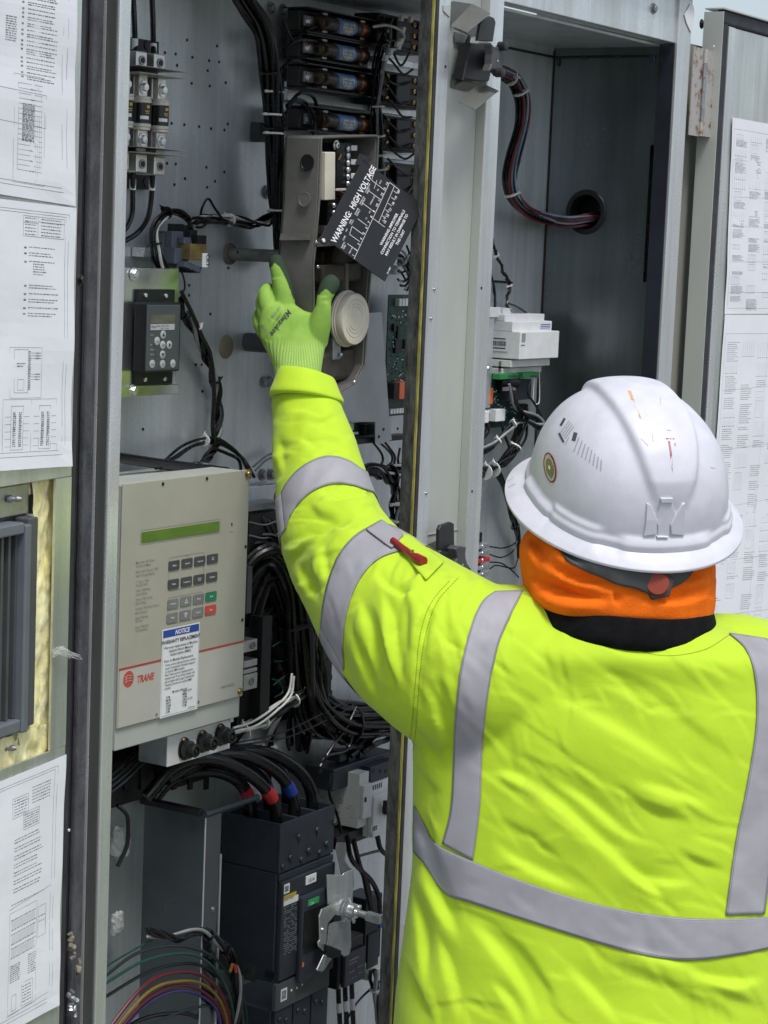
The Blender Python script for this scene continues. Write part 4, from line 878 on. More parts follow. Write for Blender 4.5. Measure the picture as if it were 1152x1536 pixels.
harness('low_wire_bundle', [PY(345, 1108, 1.80), PY(375, 1092, 1.795), PY(410, 1072, 1.79), PY(450, 1040, 1.79), PY(480, 1010, 1.80)], 12, .010, .0024, 'black and white wires tied together right of the round connectors', [BLK, BLK, WIREW, BLK], ties=(.18, .42, .7), seed=6, wob=.3, tie_m=WHT, tiedir=ZD)
for k, a in enumerate((((350, 1092), (380, 1082), (410, 1062), (432, 1040), (438, 1010)), ((352, 1097), (385, 1088), (415, 1066), (436, 1044), (441, 1014)))):
    wire('white_wire', [PY(x, y, 1.775) for x, y in a], .0018, WIREW, 'white wire curving up beside the connector box, %s one' % ('upper', 'lower')[k], 'wire')
for k, a in enumerate((((356, 1114), (420, 1100), (480, 1072), (520, 1052)), ((356, 1118), (430, 1106), (500, 1075), (530, 1058)))):
    wire('black_wire', [PY(x, y, 1.77) for x, y in a], .0012, BLK, 'thin straight black wire slanting across the lower panel, %s' % ('upper', 'lower')[k], 'wire')
harness('descending_bundle', [PY(415, 1060, 1.82), PY(408, 1100, 1.825), PY(402, 1150, 1.83), PY(398, 1210, 1.84)], 6, .008, .003, 'black wires going down behind the heavy cables with a white tie', [BLK, BLK, WIREG], ties=(.5,), seed=8, tiedir=XD)
for k, a in enumerate((((408, 970), (425, 962), (436, 975), (430, 990), (412, 992)), ((410, 1028), (426, 1015), (438, 1008)), ((408, 1018), (420, 1024), (424, 1038), (412, 1046)))):
    wire('green_wire', [PY(x, y, 1.80) for x, y in a], .0011, GRN, 'thin green wire in the dark gap, %s one' % ('upper', 'middle', 'lower')[k], 'wire')
rng = random.Random(31); wl0 = thing('wire_loops', PY(398, 880, 1.82), 'loose loops of black wire filling the dark gap right of the beige panel', 'wires')
for k in range(16):
    x = 372+rng.random()*60; y = 760+rng.random()*110
    wire('wire', [PY(x-20, y+30, 1.82), PY(x, y-10*rng.random(), 1.81), PY(x+24, y+20*rng.random(), 1.80), PY(x+46, y+70+40*rng.random(), 1.80)], .0028+.0012*rng.random(), BLK, '', parent=wl0)
# black relay boxes in the dark gap between panel and sleeve
gb = thing('dark_component', PY(398, 830, 1.83), 'black boxed component in the gap between beige panel and sleeve', 'component')
pb('body', BLKP, 374, 424, 768, 830, 1.80, 1.845, gb, .002); pb('flange', STEEL, 372, 426, 755, 764, 1.80, 1.85, gb)
for (a, b) in ((783, 790), (803, 811)): wire('strap', [PY(374, a, 1.798), PY(398, a+4, 1.796), PY(424, a-6, 1.798)], .0012, WIREG, '', parent=gb)
pb('rail', GALV, 374, 430, 728, 752, 1.835, 1.85, cab, .001)
MB().lathe([(.013, 0), (.013, .02), (.011, .024)], PY(418, 745, 1.80), OUT, 18).build('copper_cap', mat('brown_cap', (0.30, 0.17, 0.12), .45), gb, True)
pb('edge_channel', CHAR2, 371, 378, 850, 920, 1.78, 1.79, db)
cdk = thing('shade_backing', PY(250, 1205, 1.84), 'added black duct in the dark space under the beige panel', 'backing')  # added black box, stands in for deep shade under the panel
pb('backing_body', BLKP, 150, 345, 1085, 1188, 1.836, YB-.002, cdk, .002)
for k in range(7): pb('backing_rib', BLKP, 165+k*24, 171+k*24, 1090, 1184, 1.832, 1.8358, cdk, .0005)
ddk = thing('rear_shade_backing', PY(430, 1060, 1.85), 'added black duct behind the main wire bundle', 'backing')  # added dark backing with ribs, blackens the gap behind the wires
pb('backing_body', BLKP, 392, 500, 850, 1075, 1.845, YB-.002, ddk, .002)
for k in range(9): pb('backing_rib', BLKP, 394, 498, 858+k*24, 866+k*24, 1.841, 1.8448, ddk, .0005)
harness('dense_bundle', [PY(365, 960, 1.815), PY(385, 880, 1.805), PY(415, 860, 1.80), PY(438, 910, 1.80), PY(450, 980, 1.80), PY(462, 1050, 1.805), PY(490, 1090, 1.81), PY(540, 1098, 1.81)], 22, .024, .0034, 'second dense bundle of black wires just behind the main one', [BLK], seed=94, wob=.35, twist=.8)
# ---- vertical harness, top centre
vh = harness('vertical_harness', [PY(335, -60, 1.81), PY(362, -5, 1.81), PY(392, 40, 1.81), PY(404, 90, 1.81), PY(409, 150, 1.815), PY(413, 220, 1.82), PY(416, 290, 1.82), PY(420, 345, 1.82), PY(428, 400, 1.825)], 22, .0135, .0030, 'tall bundle of black wires running down the upper back panel', [BLK], ties=(.42, .58), tie_m=BLK, seed=12, wob=.22, twist=.7)
for (x, y) in ((402, 138), (402, 200), (408, 316), (400, 172)):
    tie(PY(x+8, y, 1.815), ZD, .0145, vh, WHT, -XD)
pb('tie_mount', BLKP, 390, 402, 184, 213, 1.842, YB-.001, vh)
bolt(PY(402, 288, YB-.002), OUT, .007, cab, STEEL)
for k, a in enumerate((((425, 30), (440, 62), (455, 48), (480, 36)), ((425, 75), (445, 60), (470, 62), (485, 76), (480, 100)), ((428, 170), (442, 150), (460, 155), (472, 180), (470, 205)), ((430, 160), (450, 140), (470, 146), (478, 172)), ((430, 158), (446, 152), (462, 166), (468, 200)), ((425, 100), (440, 90), (460, 95)))):
    wire('branch_wire', [PY(x, y, 1.80) for x, y in a], .0026, BLK, 'black wire branching from the vertical harness, %s' % ('to the top blue fuse', 'looping over the second blue fuse', 'looping furthest down, above the actuator housing', 'highest loop above the lowest blue fuse', 'inner loop above the lowest blue fuse', 'short one to the third blue fuse')[k], 'wire', 'wires from the vertical harness to the blue fuses')
# ---- control fuses (blue) on their holders
fh_x = PY(513, 100, 1.80)
fplate = pb('fuse_rail', GALV, 432, 572, 132, 160, 1.842, 1.85, cab, .001)
FBL = mat('fuse_blue_label', (0.14, 0.28, 0.54), 0.4, 0, .1, 60)
FBK = mat('fuse_dark_barrel', (0.03, 0.03, 0.034), 0.35, 0, .2, 60)
f0 = None
for k, (x, y) in enumerate(((513, 40), (512, 79), (512, 122), (513, 184))):
    c = PY(x, y, 1.80); lab = ('blue labelled fuse in black holder, highest in the upper centre', 'blue labelled fuse in black holder, second from the top', 'blue labelled fuse in black holder, third from the top', 'blue labelled fuse in black holder, just above the grey actuator housing')[k]
    if f0 is None:
        fu = f0 = thing('control_fuse', c, lab, 'fuse', 'blue labelled control fuses'); R = .0118; q0 = c.copy()
        MB().lathe([(R*.95, -.042), (R*.95, .042)], c, XD, 24).build('barrel', FBK, fu, True)
        bl = MB().lathe([(R*.985, -.022), (R*.985, .026)], c, XD, 24).build('label', FBL, fu, True)
        mb = MB()
        for (x0_, x1_) in ((-.013, .020),):
            for q in range(6):
                a0, a1 = math.radians(-75+q*18), math.radians(-75+(q+1)*18)
                P4 = [c+XD*xx-YD*math.cos(a_)*R*1.0-ZD*math.sin(a_)*R*1.0*-1 for xx in (x0_, x1_) for a_ in (a0, a1)]
                mb.quad(P4[0], P4[1], P4[3], P4[2])
        mb.build('label_panel', mat('fuse_white_label', (0.80, 0.84, 0.90), .45, 0, .35, 150), bl)
        for q in range(4): 
            a0 = math.radians(-50+q*24); o_ = c-YD*math.cos(a0)*R*1.015+ZD*math.sin(a0)*R*1.015
            MB().quad(o_-XD*.011, o_+XD*.016, o_+XD*.016+ZD*.0016, o_-XD*.011+ZD*.0016).build('label_print', FBL, bl)
        for s_ in (-1, 1):
            MB().lathe([(R, s_*.040), (R*1.03, s_*.041), (R*1.03, s_*.062), (R*.9, s_*.064)], c, XD, 24).build('ferrule', COPPER if s_ > 0 else mat('dark_bronze', (0.075, 0.055, 0.04), .3, .8), fu, True)
            mb = MB()
            for q in range(9):
                a_ = math.radians(200*q/8-10); mb.obox(c+XD*s_*.051+YD*(-math.cos(a_-math.radians(90))*-R*1.08)+ZD*(-math.sin(a_-math.radians(90))*-R*1.08*-1), XD, YD, ZD, .006, .0018, .0018)
            mb.build('clip', STEEL if s_ < 0 else BRASS, fu)
            MB().box(c.x+s_*.075-.012, c.x+s_*.075+.012, c.y+.008, c.y+.012, c.z-.008, c.z+.008).build('terminal', STEEL, fu, False, .0006)
            bolt(c+XD*s_*.078+YD*.008, OUT, .005, fu, ZINC)
        MB().box(c.x-.095, c.x+.095, c.y+.0125, c.y+.035, c.z-.016, c.z+.016).build('holder_base', BLKP, fu, False, .002)
        MB().box(c.x-.10, c.x+.10, c.y-.006, c.y+.036, c.z+.0165, c.z+.0185).build('holder_wall', BLKP, fu)
        MB().box(c.x-.10, c.x+.10, c.y-.006, c.y+.036, c.z-.0185, c.z-.0165).build('holder_wall', BLKP, fu)
    else: copy_thing(f0, c-q0, lab)
# ---- contactor terminal blocks against the mullion
t0 = None
for k, (y0, y1) in enumerate(((24, 78), (105, 165), (172, 230), (240, 300))):
    c = PY(604, (y0+y1)/2, 1.79); lab = 'black contactor with brass screw terminals beside the mullion, %s of four' % ('topmost', 'second from top', 'third from top', 'lowest')[k]
    if t0 is None:
        q0 = c.copy(); t0 = tt = thing('contactor', c, lab, 'contactor', 'contactors beside the mullion')
        MB().box(c.x-.065, c.x+.075, c.y+.004, c.y+.05, c.z-.026, c.z+.026).build('body', BLKP, tt, False, .002)
        MB().box(c.x-.03, c.x+.012, c.y-.008, c.y+.0038, c.z-.022, c.z+.022).build('arc_cover', BLKP, tt, False, .002)
        for i in range(3):
            z = c.z+.017-i*.017
            for xx in (-.05, .03, .052):
                MB().box(c.x+xx-.006, c.x+xx+.006, c.y-.001, c.y+.0036, z-.0045, z+.0045).build('terminal', mat('shaded_brass', (0.16, 0.12, 0.06), .35, .9), tt, False, .0006)  # darker copy of the brass, with the upper cabinet's shade in its colour
                bolt((c.x+xx, c.y-.001, z), OUT, .0042, tt, ZINC if xx > .04 else BRASS, 'screw', False, True)
    else: copy_thing(t0, c-q0, lab)
for k, y in enumerate((95, 168.5, 235.5, 312)): pb('contactor_rail', GALV_L, 566, 640, y-5, y+5, 1.825, 1.84, cab, .0008)
ch = harness('contactor_harness', [PY(585, 28, 1.78), PY(574, 60, 1.78), PY(568, 110, 1.78), PY(566, 160, 1.78), PY(568, 220, 1.78), PY(571, 260, 1.78), PY(572, 310, 1.78)], 8, .0085, .0022, 'black wires with white markers running down between fuses and contactors', [BLK, BLK, WIREG], ties=(.62, .72, .82, .9, .5), seed=18, wob=.5, tiedir=XD)
rng = random.Random(8)
for k in range(12):
    y = 40+k*22; x = 574+rng.random()*8
    wire('wire', [PY(x, y, 1.775), PY(x+10, y+20*rng.random(), 1.77), PY(x+26, y+20+16*rng.random(), 1.772), PY(x+40, y+14+rng.random()*12, 1.782)], .0019, BLK, '', parent=ch)
for k, (x, y) in enumerate(((602, 27), (616, 29), (604, 45), (601, 62), (596, 66), (586, 77), (578, 87), (598, 70))):
    MB().obox(PY(x, y, 1.768), XD, YD, (ZD+XD*.4).normalized(), .0045, .003, .005).build('wire_marker', WHT, ch, False, .001)
wire('white_loop', [PY(560, 40, 1.775), PY(580, 38, 1.77), PY(598, 44, 1.768), PY(606, 55, 1.768), PY(598, 70, 1.77), PY(585, 80, 1.77), PY(572, 110, 1.775)], .0022, WIREW, 'white wire looping over the top contactor', 'wire')
wt0 = thing('wire_tangle', PY(606, 440, 1.80), 'tangle of twisted black and grey wires below the warning plate', 'wires')
for k in range(10):
    a = rng.random()*6.28; o = [PY(606+8*math.cos(a+q*.9)*(1+.2*rng.random()), 405+(q-4)*7+10*math.sin(a+q), 1.80-.01*rng.random()) for q in range(8)]
    wire('wire', o, .0018, BLK if k % 3 else WIREG, '', parent=wt0)
pb('small_shelf', GALV_L, 575, 640, 398, 412, 1.81, 1.845, cab, .001)
# ---- circuit board with orange relays
cbd = thing('circuit_board', PY(600, 622, 1.81), 'green circuit board with orange relays beside the mullion', 'circuit board')
pb('board', PCB, 580, 640, 442, 622, 1.812, 1.814, cbd, 0)
x0, x1, z0, z1 = pr_(580, 640, 442, 622, 1.812); W_, H_ = x1-x0, z1-z0; r6 = random.Random(12)
for k in range(9): bx('connector_pin', WHT, x0+.018+k*.0095, x0+.0255+k*.0095, 1.803, 1.8118, z1-.018, z1-.006, cbd, .0005)
for k in range(2): bx('relay', ORANGE, x0+.022+k*.026, x0+.046+k*.026, 1.798, 1.8118, z0+.028, z0+.055, cbd, .001)
bx('relay_label', INK, x0+.008, x0+.0205, 1.80, 1.8118, z0+.029, z0+.054, cbd, .001)
for k in range(12): bx('header', WHT, x0+.008+k*.009, x0+.015+k*.009, 1.805, 1.8118, z0+.004, z0+.012, cbd, .0005)
for (u, v, a, b) in ((.16, .52, .018, .022), (.38, .55, .007, .016), (.1, .70, .008, .012), (.2, .64, .006, .02)): bx('chip', BLKP, x0+W_*u, x0+W_*u+a, 1.808, 1.8118, z0+H_*v, z0+H_*v+b, cbd, .0004)
mb = MB(); mb2 = MB()
for k in range(260):
    u, v = r6.random(), r6.random()
    if .04 < v < .28: continue
    a, b = .0008+.002*r6.random(), .0006+.0015*r6.random(); (mb if k % 2 else mb2).box(x0+.003+u*(W_-.01), x0+.003+u*(W_-.01)+a, 1.8105, 1.8118, z0+.005+v*(H_-.03), z0+.005+v*(H_-.03)+b)
mb.build('small_components', LABEL, cbd)['kind'] = 'stuff'; mb2.build('small_parts_dark', BLKP, cbd)['kind'] = 'stuff'
cp = thing('cover_plate', PY(545, 665, 1.80), 'grey sheet metal cover plate behind the cream cap', 'plate')
MB().slab([PY(x, y, 1.79) for x, y in ((500, 474), (546, 470), (573, 468), (584, 625), (588, 660), (571, 666), (563, 664), (563, 633), (500, 633))], (0, .0015, 0)).build('plate', mat('satin_grey_plate', (0.46, 0.475, 0.49), .5, .5, .05, 20), cp, False, .0005)
for (x, y) in ((576, 644), (597, 643), (569, 655)): MB().lathe([(.0024, 0), (.0024, .001)], PY(x, y, 1.7888), YD, 10).build('hole', BLKP, cp)
lb_ = thing('lower_board', PY(545, 660, 1.81), 'small green circuit board strip under the grey cover plate', 'circuit board')
pb('board', PCB, 500, 566, 634, 656, 1.815, 1.817, lb_, 0); pb('connector', WHT, 522, 531, 634, 646, 1.805, 1.8148, lb_); pb('chip', BLKP, 548, 564, 636, 652, 1.805, 1.8148, lb_); pb('chip', LABEL, 529, 538, 648, 652, 1.81, 1.8148, lb_)
pb('wire_trough', BLKP, 515, 612, 656, 664, 1.80, 1.82, cab); 
harness('side_bundle', [PY(530, 715, 1.80), PY(560, 706, 1.79), PY(580, 712, 1.79), PY(600, 708, 1.79), PY(625, 705, 1.79)], 14, .013, .0025, 'black wires and one white wire bundled level with the forearm band', [BLK, BLK, BLK, BLK, WIREW], ties=(.6,), seed=33, tie_m=BLK)
harness('hanging_bundle', [PY(590, 715, 1.79), PY(594, 745, 1.795), PY(592, 780, 1.80), PY(585, 830, 1.81)], 9, .009, .0026, 'black wires hanging beside the mullion with white ties', [BLK, BLK, WIREG], ties=(.45, .68), seed=35, tiedir=-XD)
for k, a in enumerate((((560, 664), (572, 680), (574, 692), (568, 700)), ((570, 664), (586, 680), (588, 692), (580, 700)), ((578, 664), (592, 684), (590, 700)), ((600, 672), (597, 690), (600, 702)))):
    wire('board_wire', [PY(x, y, 1.80) for x, y in a], .002, BLK, 'black wire dropping from under the grey cover plate, %s from the left' % ('first', 'second', 'third', 'fourth')[k], 'wire', 'wires under the grey cover plate')
# ---- motor protector and small contactor, lower right
mp_ = thing('motor_protector', PY(545, 1260, 1.80), 'pale grey motor protector switch with black rotary knob beside the mullion', 'motor protector')
pb('head', CHAR, 500, 588, 1140, 1172, 1.79, 1.845, mp_, .002); pb('head_front', CHAR, 556, 592, 1145, 1170, 1.772, 1.79, mp_, .001)
for x in (561, 571, 579): MB().lathe([(.0035, 0), (.0035, .001)], PY(x, 1157, 1.7712), YD, 12).build('port', BLKP, mp_)
for x in (510, 524, 540): pb('terminal_post', CHAR, x, x+10, 1126, 1142, 1.80, 1.825, mp_, .001)
LG2 = LGREY
x0, x1, z0, z1 = pr_(538, 552, 1165, 1240, 1.768)
bx('auxiliary_block', LG2, x0, x1, 1.768, 1.845, z0, z1+.006, mp_, .001)
bx('auxiliary_nose', LG2, x0+.001, x1-.001, 1.760, 1.7678, z0+.016, z1-.012, mp_, .001)
x0, x1, z0, z1 = pr_(553.5, 592, 1172, 1248, 1.765)
bx('body', LG2, x0, x1, 1.768, 1.845, z0, z1, mp_, .0015); bx('face', LG2, x0+.002, x1, 1.757, 1.7678, z0, z1-.018, mp_, .0015)
for k in range(6): bx('vent_slot', GASK, x0+.008+k*.006, x0+.010+k*.006, 1.7672, 1.7681, z1-.011, z1-.003, mp_)
MB().lathe([(.012, 0), (.012, .008), (.010, .010)], PY(579, 1211, 1.757), OUT, 20).build('knob', BLKP, mp_, True)
c = PY(579, 1211, 1.747); MB().obox(c, XD, YD, ZD, .0028, .005, .011).build('knob_grip', BLKP, mp_, False, .001)
pb('rating_label', LABEL, 557, 568, 1237, 1247, 1.7566, 1.757, mp_, 0); pb('label_print', INKG, 558.5, 566, 1239, 1246, 1.7562, 1.7566, mp_, 0)
pb('window', INK, 547, 550, 1196, 1203, 1.7595, 1.760, mp_, 0)
pb('foot', BLKP, 505, 560, 1246, 1264, 1.775, 1.84, mp_, .001)
mb = MB(); xs = pr_(538, 552, 1165, 1240, 1.768)[0]-.0004; r7 = random.Random(2)
for k in range(20):
    y_, z_ = 1.775+.06*r7.random(), z0+.012+.05*r7.random(); mb.quad((xs, y_, z_), (xs, y_+.004+.006*r7.random(), z_), (xs, y_+.008, z_+.0008), (xs, y_, z_+.0008))
mb.build('side_print', INKG, mp_)['kind'] = 'stuff'
harness('protector_feed', [PY(520, 1130, 1.80), PY(540, 1110, 1.79), PY(565, 1092, 1.785), PY(600, 1072, 1.785)], 3, .010, .0042, 'three black wires feeding the top of the motor protector', [BLK], seed=41)
harness('protector_side_wires', [PY(545, 1130, 1.79), PY(565, 1112, 1.78), (PY(590, 1104, 1.78)), PY(620, 1100, 1.78)], 3, .009, .0042, 'black wires bending right from the motor protector top', [BLK], seed=42)
for k, a in enumerate((((480, 1150), (500, 1118), (520, 1090), (535, 1060)), ((480, 1160), (488, 1135), (520, 1125), (530, 1100)), ((497, 1160), (494, 1190), (505, 1220), (512, 1250)), ((520, 1252), (528, 1290), (556, 1320), (568, 1345), (570, 1370)), ((530, 1260), (540, 1300), (552, 1330), (556, 1370)), ((566, 1255), (572, 1275), (590, 1290)), ((535, 1285), (560, 1278), (570, 1276)), ((545, 1310), (552, 1345), (560, 1380)))):
    wire('protector_wire', [PY(x, y, 1.775) for x, y in a], .0024 if k in (0, 1, 2, 6) else .0042, BLK, 'black wire beside the motor protector, %s' % ('rising behind it', 'looping at its left top', 'crossing its left face', 'thick, curving down from its foot', 'thick, inner one below its foot', 'short, at its right foot', 'short, level below it', 'thin, lowest below it')[k], 'wire')
sc = thing('small_contactor', PY(525, 1490, 1.80), 'black small contactor with striped wires below the rotary handle', 'contactor')
x0, x1, z0, z1 = pr_(514, 544, 1425, 1475, 1.765)
bx('body', BLKP, x0-.012, x1, 1.766, 1.84, z0, z1+.02, sc, .002); bx('face', CHAR, x0, x1, 1.760, 1.7658, z0+.002, z1, sc, .001)
for (u, v, l) in ((.15, .75, .5), (.15, .65, .4), (.2, .4, .25), (.6, .45, .25), (.2, .2, .1), (.35, .2, .1), (.5, .2, .1), (.65, .25, .2)): bx('face_print', INKG, x0+(x1-x0)*u, x0+(x1-x0)*(u+l), 1.7594, 1.76, z0+(z1-z0)*v, z0+(z1-z0)*v+.0025, sc)
for k, x in enumerate((507, 517, 527)):
    p = [PY(x, 1472-k*4, 1.77), PY(x+1, 1500-k*4, 1.77), PY(x+3, 1540, 1.77), PY(x+4, 1600, 1.77)]
    w_ = wire('wire', p, .0040, BLK, '', parent=sc)
    P_ = catmull(p, 8)
    MB().tube(P_[1:4], .0044, 10).build('ferrule', ZINC, w_, True); MB().tube(P_[9:13], .0043, 10).build('marker', WHT, w_, True)
rc = thing('rear_component', PY(575, 1400, 1.80), 'black component with blue edge beside the mullion foot', 'component')
pb('body', BLKP, 548, 572, 1345, 1440, 1.80, 1.845, rc, .002); pb('blue_edge', BLUE, 570, 575, 1382, 1392, 1.798, 1.80, rc); pb('pale_tab', mat('pale_green_tab', (0.45, 0.50, 0.42), .5), 552, 575, 1455, 1466, 1.80, 1.84, rc, .002)
pb('vent', GASK, 552, 568, 1400, 1450, 1.797, 1.80, rc)
harness('foot_wires', [PY(560, 1455, 1.79), PY(564, 1490, 1.79), PY(570, 1540, 1.79), PY(575, 1600, 1.79)], 3, .006, .0036, 'black wires with white markers at the mullion foot', [BLK, WIREG, BLK], ties=(.3,), seed=51)
wire('black_wire', [PY(515, 1540, 1.80), PY(535, 1505, 1.80), PY(560, 1480, 1.80), PY(580, 1465, 1.80)], .002, BLK, 'thin black wire arcing across the cabinet foot', 'wire')
# ---- coloured wires, bottom left
cw = ((GRN, ((150, 1480), (220, 1440), (290, 1432), (335, 1470), (352, 1530), (356, 1600)), .0022, 'green'), (DGRN, ((150, 1470), (210, 1428), (280, 1420), (335, 1450), (362, 1520), (370, 1600)), .0024, 'dark green'),
      (RED, ((150, 1560), (215, 1480), (265, 1458), (310, 1468), (340, 1510), (350, 1600)), .0027, 'dark red'), (YEL, ((150, 1570), (220, 1490), (270, 1472), (310, 1480), (338, 1520), (345, 1600)), .0024, 'yellow'), (RED, ((150, 1580), (220, 1500), (275, 1478), (320, 1500), (340, 1540), (345, 1610)), .0024, 'crimson'), (PURP, ((150, 1585), (215, 1510), (270, 1486), (318, 1505), (332, 1545), (336, 1610)), .0024, 'violet'),
      (DGRN, ((150, 1500), (230, 1455), (300, 1448), (345, 1490), (360, 1560), (362, 1610)), .0024, 'lower dark green'), (DGRN, ((150, 1575), (240, 1530), (300, 1510), (340, 1512), (352, 1540)), .0022, 'lowest dark green'), (GRN, ((150, 1455), (200, 1425), (240, 1406), (280, 1404)), .0014, 'thin green'), (BLK, ((150, 1590), (200, 1535), (260, 1520), (300, 1530), (330, 1580)), .003, 'black'),
      (GRN, ((340, 1460), (362, 1490), (370, 1530), (366, 1600)), .002, 'short green'), (WIREW, ((356, 1465), (360, 1490), (352, 1520), (362, 1560), (360, 1600)), .0016, 'white'), (RED, ((352, 1455), (355, 1480), (348, 1510), (358, 1600)), .0014, 'thin red'))
for k, (m_, p, r_, nm) in enumerate(cw): wire('coloured_wire', [PY(x, y, 1.735+.002*k) for x, y in p], r_, m_, '%s wire in the loop at the lower left corner' % nm, 'wire', 'coloured wires at the lower left')
harness('loom', [PY(222, 1398, 1.745), PY(260, 1406, 1.745), PY(300, 1398, 1.74), PY(328, 1415, 1.735), PY(348, 1440, 1.73), PY(356, 1475, 1.73), PY(358, 1530, 1.73), PY(356, 1600, 1.73)], 7, .0065, .0022, 'black taped loom arching over the coloured wires', [BLK, BLK, BLK, WIREG], ties=(.35, .5), tie_m=BLK, twist=5, seed=61)
for k, (m_, a) in enumerate(((YEL, ((349, 1445), (345, 1458))), (REDT, ((352, 1447), (354, 1458))))): MB().tube([PY(*a[0], 1.722), PY(*a[1], 1.722)], .0024, 8).build('wire_end', m_, bpy.data.objects['loom'], True)
# odds and ends low on the left behind the post
pk = thing('plastic_bag', PY(180, 1300, 1.84), 'crumpled translucent plastic bag behind the left post', 'bag')
def crumple(p, r_, m_, par, seed, nm):
    from mathutils import noise
    mb = MB(); n1, n2 = 12, 16; vs_ = []
    for i in range(n1+1):
        for j in range(n2):
            th, ph = math.pi*i/n1, 2*math.pi*j/n2; d = Vector((math.sin(th)*math.cos(ph), .5*math.sin(th)*math.sin(ph), 1.4*math.cos(th)))
            vs_.append(p+d*r_*(1+.35*noise.noise(d*2.5+Vector((seed, 0, 0))))) 
    mb.add(vs_, [(i*n2+j, i*n2+(j+1) % n2, (i+1)*n2+(j+1) % n2, (i+1)*n2+j) for i in range(n1) for j in range(n2)]); return mb.build(nm, m_, par)
crumple(PY(180, 1265, 1.83), .018, mat('milky_plastic', (0.42, 0.43, 0.42), .3), pk, 1, 'bag_body'); crumple(PY(176, 1385, 1.83), .013, M['milky_plastic'], pk, 4, 'bag_tail')
wire('black_wire', [PY(176, 1208, 1.82), PY(190, 1222, 1.815), PY(192, 1245, 1.815), PY(190, 1270, 1.815), PY(176, 1300, 1.82)], .003, BLK, 'black wire bending behind the left post above the plastic bag', 'wire')
for k in range(4): wire('back_cable', [PY(150, 1200-k*8, 1.81), PY(190, 1168-k*9, 1.81), PY(225, 1130-k*9, 1.82), PY(250, 1090-k*8, 1.83)], .0042, BLK, 'black cable slanting up behind the connector box, %s' % ('lowest', 'second lowest', 'second highest', 'highest')[k], 'cable', 'black cables behind the connector box')
# ---- support rods
for k, (x, y, lab, L_) in enumerate(((345, 381, 'upper grey support rod standing out of the back panel', .165), (372, 513, 'lower grey support rod behind the gloved hand', .16))):
    o = PY(x, y, YB-.001); rt = thing('support_rod', o, lab, 'rod', 'support rods behind the actuator')
    RODM = mat('grey_rod', (0.20, 0.20, 0.19), .45, .5, .15, 30)
    MB().cyl(o, o-YD*L_, .0092 if k == 0 else .0140, 18).build('rod', RODM if k == 0 else CHAR2, rt, True)
    if k == 0:
        MB().lathe([(.0155, 0), (.0155, .002), (.0145, .0028)], o, OUT, 24).build('washer', mat('brown_washer', (0.14, 0.12, 0.09), .6), rt, True)
    MB().lathe([(.0022, 0), (.0022, .001)], o-YD*.02-YD*0+Vector((-.0082, 0, .003)), -XD, 8).build('pin_hole', BLKP, rt)
# ---- actuator housing (own slightly tilted frame)
ph = .058; ex = Vector((math.cos(ph), 0, math.sin(ph))); ez = Vector((-math.sin(ph), 0, math.cos(ph)))
AY = 1.66; AO = PY(480, 205, AY)
ac = thing('actuator_housing', PY(480, 588, 1.70), 'open taupe actuator housing with terminals, held by the gloved hand', 'actuator')
def AL(px, py, out=0.0): q = PY(px, py, AY-out)-AO; return q.dot(ex), q.dot(ez)
outl = [AL(*p) for p in ((479, 207), (482, 204), (562, 202), (566, 207), (561, 330), (553, 430), (546, 548), (533, 574), (507, 590), (484, 584), (473, 556), (468, 470), (467, 398), (470, 372), (476, 300))]
def ap(l, out=0.0): return AO+ex*l[0]+ez*l[1]+OUT*out
def loop_wall(name, pts, o0, o1, th, m, parent, bev=.001):
    n_ = len(pts); cx = sum(p[0] for p in pts)/n_; cz = sum(p[1] for p in pts)/n_; inn = []
    for i in range(n_):
        a, b, c_ = Vector(pts[i-1]), Vector(pts[i]), Vector(pts[(i+1) % n_]); n1 = Vector((-(b-a).y, (b-a).x)).normalized(); n2 = Vector((-(c_-b).y, (c_-b).x)).normalized(); nn = (n1+n2).normalized()
        if nn.dot(Vector((cx, cz))-b) < 0: nn = -nn
        inn.append(b+nn*th)
    vs_ = [ap(p, o1) for p in pts]+[ap(p, o1) for p in inn]+[ap(p, o0) for p in pts]+[ap(p, o0) for p in inn]; f = []
    for i in range(n_):
        j = (i+1) % n_; f += [(i, j, n_+j, n_+i), (2*n_+i, 2*n_+j, j, i), (n_+i, n_+j, 3*n_+j, 3*n_+i), (3*n_+i, 3*n_+j, 2*n_+j, 2*n_+i)]
    return MB().add(vs_, f).build(name, m, parent, True, bev)
loop_wall('wall', outl, -.055, 0, .004, TAUPE, ac)
loop_wall('rim', [(p[0], p[1]) for p in outl], .0002, .0035, .0028, TAUPE, ac, .0006)
MB().slab([ap(p, -.0545) for p in outl], (0, .003, 0)).build('back', TAUPE_D, ac)
def apx(px, py, out, Y=AY): return PY(px, py, AY-out)
